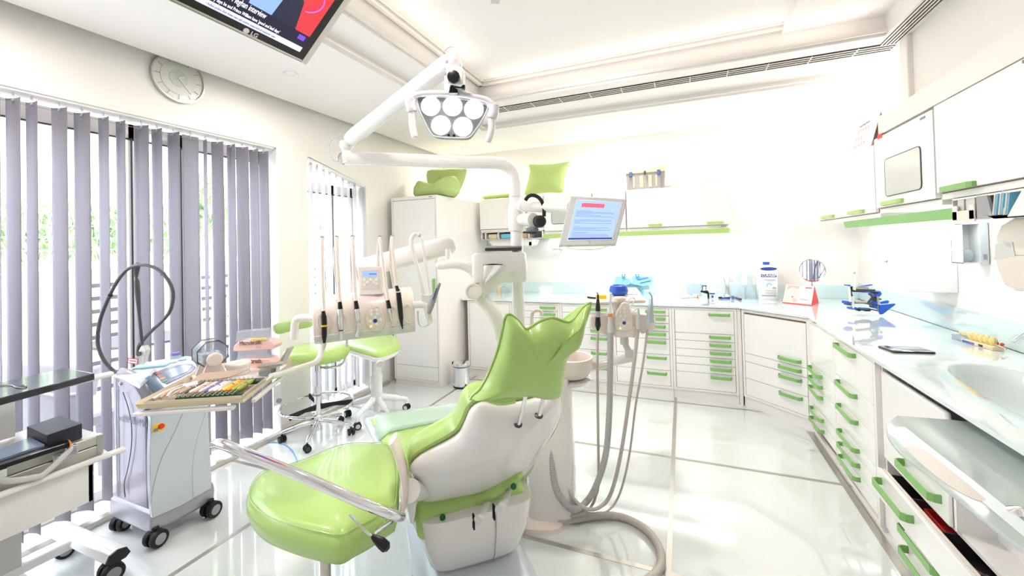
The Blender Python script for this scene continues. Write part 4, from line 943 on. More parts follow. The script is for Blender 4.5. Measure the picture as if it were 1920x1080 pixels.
# ================================================================ PATIENT MONITOR
mo = thing('patient_monitor', 'small white flat monitor on an arm, blue-white page on its screen', 'monitor', P(1105, 460, D=2.1))
mc = [(1072,366),(1176,373),(1155,456),(1048,457)]
D4 = [2.12, 2.06, 2.02, 2.06]
def quadpt(q, u, v): return (q[0]*(1-u)*(1-v)+q[1]*u*(1-v)+q[2]*u*v+q[3]*(1-u)*v)
mp = [P(a, b_, D=d) for (a, b_), d in zip(mc, D4)]
mp[2] = mp[1]+mp[3]-mp[0]; mp[2] = mp[2].lerp(P(1155, 456, D=2.0), .8); mn = (mp[1]-mp[0]).cross(mp[3]-mp[0]).normalized(); mn = mn if mn.dot(FW) < 0 else -mn
def mpt(a, b_, o=0): return onpl(a, b_, mp[0], mn)+mn*o
b = B(); b.prism([mpt(*q) for q in ((1070,366),(1176,373),(1155,459),(1047,461))], -mn*.03); obj('casing', b, 'lgrey', mo, bev=.006, seg=3)
b = B(); b.prism([mpt(*q, .0005) for q in ((1081,374),(1168,379),(1149,450),(1063,452))], mn*.002); obj('screen_bezel', b, 'plas', mo, bev=.002)
sq = [(1081,376),(1164,380.5),(1147,449),(1065,450)]
b = B(); b.prism([mpt(*q, .003) for q in sq], mn*.0008); scr = obj('screen', b, mat('lcd_page', (.5,.6,.9), .3, emit=(.66,.76,.97), es=.45), mo, smooth=False)
def sline(b, u0, u1, v, h, o=.0042):
    Q = [mpt(*q, o) for q in sq]; b.prism([quadpt(Q, u0, v), quadpt(Q, u1, v), quadpt(Q, u1, v+h), quadpt(Q, u0, v+h)], mn*.0002)
b = B(); sline(b, .14, .66, .06, .11); obj('red_banner', b, mat('screen_red', (.85,.25,.35), .4, emit=(.9,.35,.42), es=.6), scr, smooth=False)
b = B()
random.seed(3)
for k in range(24):
    v = .26+k*.029
    if k in (6, 7, 12, 13, 18): continue
    sline(b, .06, .06+random.choice((.15, .35, .55, .8, .85)), v, .008)
obj('text_lines', b, mat('screen_text', (.35,.4,.7), .4, emit=(.42,.48,.75), es=.5), scr, smooth=False)
b = B(); sline(b, 0, 1, .955, .04); obj('dock_bar', b, mat('screen_dock', (.15,.15,.4), .4, emit=(.15,.18,.45), es=.5), scr, smooth=False)
b = B(); sline(b, 0, 1, .155, .006); sline(b, 0, 1, .195, .005); sline(b, .70, .76, .07, .03); obj('page_bar', b, mat('screen_grey', (.6,.65,.8), .4, emit=(.6,.65,.8), es=.6), scr, smooth=False)
obj('carry_handle', B().tube(spl([mpt(1055, 460, -.01), mpt(1075, 466, -.005), mpt(1100, 468, 0), mpt(1125, 466, 0), mpt(1143, 459, -.01)], 5), .004, 10), 'plas', mo)
obj('maker_mark', B().tube([mpt(1104, 452.5, .003), mpt(1106, 455.5, .003), mpt(1108, 456, .003)], .0012, 6), 'grey', mo)
obj('monitor_arm', B().tube([P(979, 385, D=2.36), P(1010, 387, D=2.32), P(1068, 389, D=2.20)], [.034, .034, .030], 20).sphere(P(979, 385, D=2.36), .036), 'plas', mo)
obj('arm_joint', B().tube([P(968, 412, D=2.42), P(984, 412, D=2.38), P(1000, 412, D=2.30)], [.034, .040, .038], 22).cyl(P(985, 408, D=2.36), P(985, 392, D=2.36), .012), 'plas', mo)
# headphones over the arm
hpn = thing('headphones', 'black over-ear headphones hanging on the monitor arm', 'headphones', P(1005, 435, D=2.25))
obj('headband', B().tube(spl(pdl([(985,376),(990,369),(998,366),(1008,369),(1016,378),(1020,392),(1020,406)], 2.27), 5), .010, 10, sx=.35, up=(0, 0, 1)), 'blackm', hpn)
e1, e2 = pd(1013, 415, 2.24), pd(998, 432, 2.30)
obj('ear_cup', B().lathe([(.03, -.02), (.033, 0), (.030, .012), (.02, .016), (.018, .015)], e1, (-FW+axx*.35).normalized(), 28), 'blackm', hpn)
obj('ear_pad', B().lathe([(.018, -.036), (.03, -.034), (.034, -.028), (.034, -.020)], e1, (-FW+axx*.35).normalized(), 24), mat('worn_pad', (.35,.33,.32), .7), hpn)
obj('ear_cup', B().sphere(e2, .036, (1, .7, .6), 18), 'blackm', hpn)
obj('cup_film', B().sphere(e2+Vector((0, 0, .003)), .0385, (1, .72, .55), 18), 'smoke', hpn)
# ================================================================ INSTRUMENT BRIDGE
iu = thing('instrument_bridge', 'beige dental instrument bridge with handpieces hanging on looped hoses', 'dental unit', P(690, 640, D=2.05))
Q0, Q1 = P(589, 642, D=2.0), P(780, 618, D=2.12); Q1.z = Q0.z+ (Q1.z-Q0.z)
ix = (Q1-Q0); Wb = ix.length; ix.normalize(); iz = Vector((0, 0, 1)); iz = (iz-ix*iz.dot(ix)).normalized(); iy = ix.cross(iz).normalized()
if iy.dot(FW) > 0: iy = -iy
FI = lambda s, z, d: Q0+ix*s+iz*z+iy*d
def ip(px, py, d=.001): return onpl(px, py, Q0, iy)+iy*d
def isz(px, py):
    q = onpl(px, py, Q0, iy)-Q0; return q.dot(ix), q.dot(iz)
Hb = isz(600, 570)[1]
def sect(s, g=0):
    pr_ = [(0, -.13), (.0, -.02), (.012, 0), (.03, .004), (.11, .004), (.145, -.005), (.18, -.04), (.20, -.09), (.195, -.15), (.12, -.19), (.03, -.18)]
    return [FI(s, z*Hb/.17+g*(0.02-z)*.3, d) for z, d in pr_]
obj('bridge_body', B().loft([sect(0, .3), sect(.012), sect(Wb*.5), sect(Wb-.012), sect(Wb, .3)]), 'beige', iu, ang=40, bev=.004)
obj('lower_lip', B().loft([[FI(s, z, d) for z, d in ((-.012, -.15), (-.012, -.01), (.0, .008), (.028, .010), (.03, .003), (.03, -.15))] for s in (.002, Wb-.002)]), 'lgrey', iu, bev=.002)
def ellp(px, py, rx, ry, rot=0, o=.006, n=28):
    cpt = ip(px, py, 0)
    return [cpt+ix*(rx*math.cos(2*PI*k/n)*math.cos(rot)-ry*math.sin(2*PI*k/n)*math.sin(rot))+iz*(ry*math.sin(2*PI*k/n)*math.cos(rot)+rx*math.cos(2*PI*k/n)*math.sin(rot))+iy*o for k in range(n)]
for a, b_, rx, ry in ((607,606,.026,.050),(640,604,.026,.050),(670,600,.026,.052),(735,592,.024,.050),(752,590,.022,.050),(765,588,.020,.048)):
    obj('holder_recess', B().tube(ellp(a, b_, rx, ry, .05, .007), .0025, 6, closed=True), 'plas', iu)
pn = ellp(704, 597, .046, .066, .08, .008); pc = sum(pn, Vector())/len(pn)
pnl = obj('keypad', B().loft(rings_bulge(pn, pc, [(1.04, -.004), (1, .003), (.92, .006), (.4, .007)], iy)), mat('keypad_tan', (.92,.86,.82), .35), iu)
for a, b_ in ((699,574),(708,572),(697,581),(707,580),(697,588),(708,587),(704,594),(695,601),(714,598),(706,606)):
    obj('button', B().lathe([(.0075, 0), (.0075, .003)], ip(a, b_, .0145), iy, 16), 'white', pnl)
obj('button', B().lathe([(.010, 0), (.010, .004)], ip(704, 600.5, .0145), iy, 18), 'inkblue', pnl)
obj('green_led', B().lathe([(.003, 0), (.003, .003)], ip(696, 611, .0145), iy, 10), bpy.data.materials['led'], pnl)
# display
ds = thing('treatment_display', 'small square control display with blue lcd above the instrument bridge', 'display', ip(694, 556))
DD = 2.10
obj('casing', prismD(B(), [(670,499),(716,500),(717,552),(673,554)], DD, .035), 'plas', ds, bev=.005, seg=3)
obj('face', prismD(B(), [(676,504),(711,505),(711,542),(677,543)], DD-.002, .004), 'beige', ds, bev=.002)
obj('lcd', prismD(B(), [(680,508),(707,508),(707,519),(680,519)], DD-.004, .003), mat('small_lcd', (.4,.5,.7), .3, emit=(.55,.65,.85), es=.6), ds)
obj('lcd_digits', prismD(B(), [(692,513),(706,513),(706,514.5),(692,514.5)], DD-.0048, .001), 'tealdk', ds)
for a, b_, r in ((683,524.5,.008),(695,524,.008),(706,523.5,.008),(689,529,.008),(701,528.5,.008),(683,534,.008),(706,532,.008)): obj('button', B().lathe([(r, 0), (r, .003)], pd(a, b_, DD-.002), -FW, 14), 'white', ds)
obj('neck', prismD(B(), [(689,548),(702,548),(704,566),(686,567)], DD+.01, .03), 'plas', ds, bev=.004)
# grips at both ends
for l in ([(592,597),(575,596),(560,597),(554,603),(552,618),(551,636)], [(776,572),(790,571),(800,575),(804,588),(809,606)]):
    obj('grip', B().tube(spl(pdl(l, 2.02 if l[0][0] < 600 else 2.12), 6), .0185, 16), 'plas', iu)
# big spring arm behind and tray bracket
a, b_ = P(655, 510, D=2.32), P(846, 458, D=2.40); d = (b_-a).normalized()
obj('spring_arm', B().loft([[a-d*.03+q*.8 for q in ring_(d, .045)], [a+q for q in ring_(d, .056)], [a.lerp(b_, .9)+q for q in ring_(d, .056)], [b_+q for q in ring_(d, .052)], [b_+d*.02+q for q in ring_(d, .035)]]), 'plas', iu, ang=50)
obj('arm_screw', B().lathe([(.006, 0), (.006, .003)], P(842, 468, D=2.36), -FW, 14), 'lgrey', iu)
obj('arm_socket', B().tube([P(650, 505, D=2.30), P(652, 530, D=2.24), P(665, 560, D=2.2)], [.05, .055, .05], 20), 'plas', iu)
obj('tray_arm', B().tube(spl([P(608, 642, D=2.02), P(604, 655, D=2.0), P(598, 672, D=1.97), P(588, 681, D=1.94), P(560, 690, D=1.88), P(530, 700, D=1.82), P(508, 706, D=1.76)], 6), .0135, 14), 'plas', iu)
# handpieces with looped hoses
HP = [
 ('black scaler handpiece with a yellow ring, leftmost on the instrument bridge', (604,446),(607,583), [('body', (606,583),(607,594),(608,609), [.008,.0125,.0125], 'black'), ('ring', (608,609),(608,612), None, [.0135,.0135], 'yellow'), ('body', (608,612),(608,630),(608,643), [.0125,.012,.006], 'black')]),
 ('silver straight handpiece, second from the left on the instrument bridge', (631,445),(637,566), [('collar', (637,566),(638,579), None, [.009,.011], 'black'), ('body', (638,579),(638,600),(639,618), [.014,.015,.012], 'chrome'), ('collar', (639,617),(639,620), None, [.011,.011], 'black'), ('nose', (639,620),(640,632),(640,640), [.010,.008,.003], 'chrome')]),
 ('silver angled handpiece, third from the left on the instrument bridge', (661,444),(667,564), [('collar', (667,564),(669,579), None, [.009,.012], 'black'), ('body', (669,579),(670,592),(672,605), [.011,.0125,.010], 'chrome'), ('neck', (672,605),(672,620),(669,631), [.009,.007,.008], 'chrome')]),
 ('short turbine handpiece with a black collar right of the keypad', (712,445),(727,563), [('collar', (727,563),(730,578), None, [.009,.011], 'black'), ('body', (730,578),(732,588), None, [.009,.010], 'chrome'), ('nose', (732,588),(734,597),(735,601), [.006,.005,.003], 'chrome')]),
 ('long black handpiece with green-tipped nose, rightmost on the instrument bridge', (735,444),(743,536), [('body', (743,534),(745,542),(747,546), [.007,.009,.011], 'black'), ('ring', (747,546),(747,548), None, [.0125,.0125], 'plas'), ('body', (747,548),(750,575),(752,595), [.012,.013,.011], 'black'), ('nose', (752,595),(753,606),(755,617), [.011,.007,.002], 'black')]),
]
for i, (lab, top, bot, parts) in enumerate(HP):
    Dn = 2.0+.12*(bot[0]-589)/191-.035
    t = thing('handpiece', lab, 'dental handpiece', pd(*bot, Dn), 0, None)
    for pr_ in parts:
        nm, rads, mm = pr_[0], pr_[-2], pr_[-1]; pts = [q for q in pr_[1:-2] if q is not None]
        obj(nm, B().tube(pdl(pts, Dn), rads, 16), mm, t)
    m_ = ((top[0]+bot[0])/2, (top[1]+bot[1])/2)
    obj('hose', B().tube(spl([pd(*top, Dn+.06), pd(m_[0]-(2 if i < 3 else 3), m_[1]-20, Dn+.03), pd(*bot, Dn)], 8), [.0085]*16+[.010], 10), 'hose' if False else 'beige', t)
    obj('hose', B().tube(spl([pd(top[0]-1, top[1]+1, Dn+.07), pd(top[0]-3, top[1]+50, Dn+.10), pd(top[0]+4-(0 if i < 3 else -4), top[1]+118, Dn+.15)], 8), .0075, 10), 'plas', t)
    obj('hose_loop', B().lathe([(.004, -.004), (.010, -.002), (.010, .003), (.004, .004)], pd(*top, Dn+.065), -FW, 16), 'silver', t)
    obj('guide_rod', B().tube([pd(top[0]+4, top[1]-2, Dn+.07), pd(top[0]+3, top[1]+8, Dn+.08), pd(top[0]+8, top[1]+118, Dn+.15)], .002, 6), 'chrome', t)
# suction loop and curing light on the right end
t = thing('suction_hose_loop', 'thick looped white hose standing above the right end of the instrument bridge', 'hose', P(790, 575, D=2.12))
obj('hose', B().tube(spl(pdl([(796,560),(788,520),(778,485),(772,460),(772,446),(778,439),(785,440),(790,448),(795,475),(801,515),(806,553)], 2.13), 6), [.011]*30+[.008]*31, 12), 'plas', t)
obj('hose_clip', B().sphere(pd(786, 441, 2.125), .010, n=10), 'alu', t)
obj('socket', B().loft([sbox(P(801, 560, D=2.14), .05, .05, P(801, 572, D=2.14).z), sbox(P(801, 560, D=2.14), .06, .06, P(801, 552, D=2.14).z)]), 'plas', t)
t = thing('curing_gun', 'grey curing light gun in the holder right of the instrument bridge', 'curing light', P(805, 588, D=2.08))
obj('handle', B().tube(pdl([(825,531),(816,550),(807,575),(804,588)], 2.09), [.006, .013, .016, .010], 12, sx=.7), 'grey', t)
obj('button_strip', B().tube(pdl([(819,540),(815,552),(812,562)], 2.073), .003, 8), 'inkblue', t)
obj('holder_ring', B().tube(spl(pdl([(783,583),(786,608),(797,612),(806,605),(803,590)], 2.12), 5), .004, 8), 'silverl', t)

# ================================================================ STOOLS
def castor(par, c, r=.028, rz=0, mt='blackm', hub='grey', w=.018):
    """twin wheel castor with hood, c = point on the floor"""
    c = Vector(c); ax = Vector((math.cos(rz), math.sin(rz), 0)); zc = c+Vector((0, 0, r))
    b = B()
    for s in (-1, 1): b.lathe([(r*.6, -w/2), (r*.95, -w/2), (r, -w*.25), (r, w*.25), (r*.95, w/2), (r*.6, w/2)], zc+ax*(s*w*.85), ax, 24)
    o = obj('castor', b, mt, par)
    for s in (-1, 1): obj('hub_cap', B().lathe([(r*.62, -.001), (r*.62, .001)], zc+ax*(s*(w*.85+w/2)), ax, 20), hub, o)
    obj('castor_stem', B().lathe([(r*.35, 0), (r*.35, r*.9)], zc+Vector((0, 0, r*.35)), n=12).box(zc+Vector((0, 0, r*.3)), (w*.6, r*1.2, r*1.0), rz=rz), mt, o)
# tall stool with foot ring
sc_ = Vector((-2.72, 2.47, 0))
s1 = thing('tall_stool', 'tall drafting stool with lime seat, chrome foot ring and black castors', 'stool', sc_)
zs = .66
def padring(c, rx, ry, z, rz=0, e=.8, n=32, dip=0):
    r = []; ax = Vector((math.cos(rz), math.sin(rz), 0)); ay = Vector((-ax.y, ax.x, 0))
    for k in range(n):
        t = 2*PI*k/n; cs, sn = math.cos(t), math.sin(t)
        r.append(Vector((c[0], c[1], z+dip*cs*cs))+ax*(rx*math.copysign(abs(cs)**e, cs))+ay*(ry*math.copysign(abs(sn)**e, sn)))
    return r
obj('seat', B().loft([padring(sc_, .17, .17, zs-.055, YAW), padring(sc_, .225, .20, zs-.045, YAW), padring(sc_, .24, .215, zs-.01, YAW), padring(sc_, .235, .21, zs+.03, YAW), padring(sc_, .20, .18, zs+.052, YAW), padring(sc_, .10, .09, zs+.058, YAW)]), 'green', s1, ang=60)
obj('gas_column', B().cyl(sc_+Vector((0, 0, .40)), sc_+Vector((0, 0, zs-.05)), .014).cyl(sc_+Vector((0, 0, .52)), sc_+Vector((0, 0, .57)), .026).cyl(sc_+Vector((0, 0, .12)), sc_+Vector((0, 0, .40)), .026).cyl(sc_+Vector((0, 0, .05)), sc_+Vector((0, 0, .12)), .020), 'chrome', s1)
obj('foot_ring', B().tube([sc_+Vector((.265*math.cos(2*PI*k/40), .265*math.sin(2*PI*k/40), .255)) for k in range(40)], .010, 10, closed=True), 'chrome', s1)
for k in range(3):
    a = .55+k*2*PI/3; u = Vector((math.cos(a), math.sin(a), 0)); obj('ring_spoke', B().tube([sc_+u*.02+Vector((0, 0, .235)), sc_+u*.12+Vector((0, 0, .25)), sc_+u*.262+Vector((0, 0, .25))], [.024, .016, .024], 10, sx=.35, up=(0, 0, 1)), 'blackm', s1)
for k, q in enumerate(((535,828),(578,845),(655,813))):
    pass
base_a = [math.atan2(P(*q, z=0).y-sc_.y, P(*q, z=0).x-sc_.x) for q in ((535,830),(578,845),(655,813))]
angs = [base_a[0]-.05, base_a[1], base_a[2]-.1, base_a[2]+1.1, base_a[0]-1.25+2*PI-.15]
for a in angs:
    u = Vector((math.cos(a), math.sin(a), 0)); L = .255
    obj('base_leg', B().tube([sc_+Vector((0, 0, .125)), sc_+u*.10+Vector((0, 0, .115)), sc_+u*(L-.01)+Vector((0, 0, .078)), sc_+u*(L+.01)+Vector((0, 0, .07))], [.019, .018, .015, .010], 12), 'chrome', s1)
    castor(s1, sc_+u*L, .026, a+.6, hub='dgrey')
obj('lever', B().tube([sc_+Vector((-.02, -.02, zs-.06)), sc_+Vector((-.06, -.09, zs-.09))], .004, 8).tube([sc_+Vector((-.06, -.09, zs-.09)), sc_+Vector((-.075, -.125, zs-.11))], [.008, .012], 10), 'black', s1)
obj('back_rod', B().tube(spl([sc_+Vector((.0, .0, .545)), sc_+Vector((.13, .06, .545)), sc_+Vector((.18, .1, .58)), sc_+Vector((.19, .12, .68)), sc_+Vector((.18, .14, .80))], 5), .011, 10), 'chrome', s1)
bp = pdl([(513,614),(519,606),(545,600),(580,594),(586,600),(584,612),(560,617),(530,625),(519,624)], 3.0)
bpp = spl(bp, 3, True); bcn = sum(bpp, Vector())/len(bpp)
obj('backrest', B().loft(rings_bulge(bpp, bcn, [(.7, -.03), (.95, -.025), (1, 0), (.95, .025), (.7, .03)], FW)), 'green', s1)
# white saddle stool
s2c = Vector((-2.52, 3.02, 0)); s2 = thing('saddle_stool', 'white-based operator stool with saddle-shaped lime seat beside the tall cupboard', 'stool', s2c)
s2c = (P(757, 752, z=0)+P(693, 790, z=0)+P(628, 770, z=0)+P(742, 735, z=0))/4; s2c.z = 0; s2c = Vector((-2.66, 3.05, 0)); s2.location = s2c
zq = .60; sq_ = P(700, 655, z=zq); off = Vector((sq_.x-s2c.x, sq_.y-s2c.y, 0))
def seatpts(px, z): return [P(a, b_, z=z) for a, b_ in px]
so = [(645,650),(650,644),(668,638),(700,633),(730,631),(746,637),(751,645),(748,654),(738,660),(722,666),(705,668),(690,664),(665,657)]
sp3 = spl(seatpts(so, zq+.02), 3, True); scn = sum(sp3, Vector())/len(sp3)
obj('seat', B().loft(rings_bulge(sp3, scn, [(.9, -.03), (1.0, -.012), (.99, .01), (.93, .028), (.8, .04), (.5, .034), (.15, .03)], Vector((0, 0, 1)))), 'green', s2, ang=60)
obj('seat_shell', B().loft(rings_bulge(sp3, scn, [(.35, -.085), (.7, -.075), (.97, -.045), (1.01, -.025), (1.0, -.012)], Vector((0, 0, 1)))), 'plasw', s2, ang=60)
cb2 = Vector((scn.x, scn.y, 0))
for a in (-.5, .9, 2.2, 3.5, 4.8):
    u = Vector((math.cos(a), math.sin(a), 0))
    obj('base_leg', B().tube(spl([cb2+Vector((0, 0, .16)), cb2+u*.08+Vector((0, 0, .155)), cb2+u*.20+Vector((0, 0, .12)), cb2+u*.26+Vector((0, 0, .10)), cb2+u*.265+Vector((0, 0, .065))], 4), [.035]*4+[.028]*4+[.02]*4+[.018]*5, 12, sx=.8), 'plasw', s2)
    castor(s2, cb2+u*.262, .030, a+.8, hub='lgrey')
obj('column', B().lathe([(.03, .05), (.045, .12), (.045, .16), (.05, .19), (.052, .36), (.044, .37), (.042, .53), (.06, .545)], cb2, n=28), 'plasw', s2)
obj('adjust_knob', B().lathe([(.012, -.02), (.03, 0), (.03, .02)], P(713, 680, D=3.3), (.6, -.6, -.4), 20), 'lgrey', s2)
# foreground stool
f0 = P(610, 1052, D=1.42); fs0 = Vector((f0.x, f0.y, 0)); fst = thing('front_stool', 'large lime padded stool in the foreground with a chrome arm rail', 'stool', fs0)
top = [(468,905),(490,882),(530,872),(580,855),(620,838),(655,829),(700,828),(727,828),(742,850),(748,885),(746,940),(738,950),(700,975),(670,990),(640,1005),(600,1000),(540,985),(490,965),(462,935)]
zt5 = .555
tp5 = spl(seatpts(top, zt5), 3, True); tc5 = sum(tp5, Vector())/len(tp5)
low = [(462,960),(478,930),(540,905),(600,890),(660,880),(700,880),(735,890),(744,920),(744,958),(720,985),(690,1005),(650,1024),(610,1033),(560,1030),(510,1010),(470,985)]
rg = rings_bulge(tp5, tc5, [(.6, -.135), (.86, -.125), (.955, -.10), (1.0, -.055), (1.0, -.03), (.965, -.006), (.87, .008), (.65, .017), (.35, .020), (.1, .02)], Vector((0, 0, 1)))
obj('seat', B().loft(rg), 'green', fst, ang=70)
for sc_r, zz_ in ((.975, -.006), ): obj('seam_piping', B().tube([tc5+(p-tc5)*.97+Vector((0, 0, -.001)) for p in tp5], .0016, 6, closed=True), 'green', fst)
fsc = Vector((fs0.x, fs0.y, 0))
obj('gas_column', B().cyl(fsc+Vector((0, 0, .27)), fsc+Vector((0, 0, .43)), .017).lathe([(.0, .20), (.026, .20), (.034, .22), (.034, .30), (.03, .305), (.018, .306)], fsc), 'steel', fst)
obj('outer_sleeve', B().lathe([(.034, .08), (.034, .305), (.028, .31)], fsc, n=24, cap=False), 'black', fst)
for a in (.3, 1.55, 2.8, 4.07, 5.33):
    u = Vector((math.cos(a), math.sin(a), 0)); obj('base_leg', B().tube([fsc+Vector((0, 0, .10)), fsc+u*.12+Vector((0, 0, .095)), fsc+u*.27+Vector((0, 0, .07))], [.026, .022, .015], 12), 'black', fst); castor(fst, fsc+u*.26, .027, a+.5)
obj('lever', B().tube(pdl([(655,965),(690,1000),(700,1007)], 1.36), .0045, 8), 'chrome', fst)
obj('lever_knob', B().tube(pdl([(697,1004),(703,1009),(715,1018),(724,1026),(728,1030)], 1.355), [.006, .011, .017, .017, .008], 14), 'black', fst)
rail = spl([P(403, 833, D=1.30), P(415, 832, D=1.285), P(450, 846, D=1.26), P(520, 874, D=1.24), P(600, 908, D=1.23), P(680, 943, D=1.25), P(735, 965, D=1.29), P(752, 969, D=1.35)], 6)
obj('arm_rail', B().tube(rail, .0155, 18), 'chrome', fst)
obj('rail_support', B().tube(spl([P(745, 968, D=1.33), P(735, 975, D=1.42), fsc+Vector((.03, .02, .42))], 5), .012, 12), 'chrome', fst)
# pedal bin
bn = P(861, 728, z=0)
bi = thing('pedal_bin', 'small shiny steel pedal bin between tall cupboard and base cupboard', 'bin', (bn.x, bn.y, 0))
k_ = Vector((bn.x, bn.y+.06, 0))
obj('body', B().lathe([(.086, .0), (.088, .01), (.088, .215), (.084, .22)], k_, n=40), 'chrome', bi)
obj('base_ring', B().lathe([(.089, 0), (.091, .004), (.091, .018), (.088, .02)], k_, n=40, cap=False), 'black', bi)
obj('lid', B().lathe([(.091, .225), (.092, .245), (.086, .258), (.05, .268), (.01, .27)], k_, n=40), 'chrome', bi)
obj('lid_ring', B().lathe([(.0895, .218), (.092, .222), (.0905, .226)], k_, n=40, cap=False), 'black', bi)
obj('hinge', B().bb(k_.x-.11, k_.x-.075, k_.y-.02, k_.y+.02, .225, .255), 'black', bi, bev=.008)
obj('pedal', B().bb(k_.x+.06, k_.x+.125, k_.y-.07, k_.y-.03, .012, .022), 'black', bi, bev=.004)
# ================================================================ TELEVISION
def depth(p): return (Vector(p)-CAM).dot(FW)
T0 = P(575, 123, z=2.40); T1 = P(660, 0, y=T0.y); tu = (T1-T0).normalized(); tr = Vector((0, 1, 0)); tn = tu.cross(tr).normalized()
tn = tn if tn.dot(CAM-T0) > 0 else -tn
tv = thing('television', 'grey-framed flat television hung from the ceiling, showing a news broadcast', 'television', T0-tn*.05)
TF = lambda a, u, d: T0-tr*a+tu*u+tn*d      # a: distance from the right edge
WT, HT = 1.03, .66
def tq(px, py): q = onpl(px, py, T0, tn)-T0; return -q.dot(tr), q.dot(tu)
def tbox(b, a0, a1, u0, u1, d0, d1): b.prism([TF(a0, u0, d0), TF(a1, u0, d0), TF(a1, u1, d0), TF(a0, u1, d0)], tn*(d1-d0)); return b
a_in, u_in = tq(556, 113)
obj('frame', tbox(B(), 0, WT, 0, HT, -.06, -.002), 'alu', tv, bev=.004)
sa, su = tq(555, 91); u_in = max(u_in, .002)
obj('bezel', tbox(B(), .035, WT-.035, .006, HT-.03, -.002, .004), 'black', tv, bev=.003)
obj('silver_strip', tbox(B(), .04, WT-.04, .010, .018, .004, .006), 'steel', tv)
sa, su = .075, tq(514, 69)[1]-.009
scr = obj('screen', tbox(B(), sa, WT-.075, su, HT-.06, .004, .0048), mat('tv_red', (.7,.15,.15), .3, emit=(.80,.22,.28), es=.42), tv, smooth=False)
def tflat(name, pts, mm, o): obj(name, B().prism([TF(a, u, .005+o) for a, u in pts], tn*.0003), mm, scr, smooth=False)
em = lambda n, c, s=.42: mat(n, c, .4, emit=c, es=s)
cxs = sa+.30
tflat('ticker_band', [(sa, su), (WT-.075, su), (WT-.075, su+.026), (sa, su+.026)], em('tv_pale', (.80,.83,1)), .0004)
tflat('caption_band', [(sa, su+0.026), (WT-.075, su+0.026), (WT-.075, su+0.088), (sa, su+0.088)], em('tv_navy', (.06,.07,.17)), .0004)
tflat('presenter_jacket', [(sa+.08, su+0.088), (sa+.42, su+0.088), (sa+.37, su+0.245), (sa+.28, su+0.299), (sa+.18, su+0.282), (sa+.11, su+0.210)], em('tv_suit', (.10,.11,.20)), .0008)
tflat('presenter_shirt', [(sa+.20, su+0.092), (sa+.30, su+0.092), (sa+.31, su+0.210), (sa+.25, su+0.255), (sa+.19, su+0.219)], em('tv_shirt', (.50,.62,.92)), .0012)
tflat('presenter_face', [(sa+.20, su+0.210), (sa+.29, su+0.201), (sa+.31, su+0.299), (sa+.29, su+0.363), (sa+.21, su+0.363), (sa+.185, su+0.290)], em('tv_skin', (.82,.55,.45)), .0016)
tflat('violet_panel', [(sa+.40, su+0.119), (WT-.075, su+0.119), (WT-.075, HT-.06), (sa+.45, HT-.06)], em('tv_violet', (.35,.18,.55)), .0006)
obj('light_arc', B().tube([TF(sa+.10+.07*math.cos(t*.3), su+.24+.06*math.sin(t*.3), .006) for t in range(16)], .003, 6), em('tv_arc', (.85,.35,.75)), scr)
tflat('channel_tag', [(sa+.015, su+.055), (sa+.05, su+.055), (sa+.05, su+.078), (sa+.015, su+.078)], em('tv_tag', (.45,.25,.75)), .0008)
wt_ = em('tv_text', (.95,.95,1), .7)
def ttext(name, s, p0, p1, hpx, m_, o=.0065):
    A = TF(*tq(*p0), o); Bv = TF(*tq(*p1), o); h_ = (TF(*tq(p1[0]+hpx*.55, p1[1]-hpx), o)-Bv).dot(tu)
    return text(name, s, .03, A, tr, tu, m_, scr, .0002, fit=(Bv-A).dot(tr), fith=h_)
def tline(name, s, p0, p1, u, h_, m_, o=.0065):
    a0, a1 = tq(*p0)[0], tq(*p1)[0]; return text(name, s, .03, TF(a0, u, o), tr, tu, m_, scr, .0002, fit=a0-a1, fith=h_)
tline('ticker_text', '\u2022 Indian police shut down two call centres suspected of customer scam', (384, 4), (514, 69), su+.007, .014, 'ink')
tline('caption_text', "Harry says he and Prince William have 'good and bad days'", (384, -3), (521, 61), su+.034, .020, wt_)
tline('headline_text', 'Harry and Meghan interview', (384, -15), (491, 39), su+.064, .034, wt_)
tline('news_text', 'BBC NEWS', (428, -5), (452, 9), su+.112, .014, wt_, .0068)
A, Bv = tq(424, -5), tq(455, 9)
tflat('news_tag', [(A[0], su+.107), (Bv[0], su+.107), (Bv[0], su+.131), (A[0], su+.131)], em('tv_newsred', (.85,.15,.15)), .0010)
a, u = tq(468, 63); lg = text('logo_letters', 'LG', .026, TF(a, u-.002, .0045), tr, tu, 'lgrey', tv, .0004, bold=.02)
a, u = tq(460, 58); obj('maker_logo', B().lathe([(.012, 0), (.012, .001)], TF(a, u+.004, .0042), tn, 24), 'lgrey', tv)
obj('hanger', B().cyl(T0-tr*.5+tu*.35-tn*.05, Vector(((T0-tr*.5+tu*.35).x, (T0-tr*.5).y, 2.95)), .025), 'lgrey', tv)
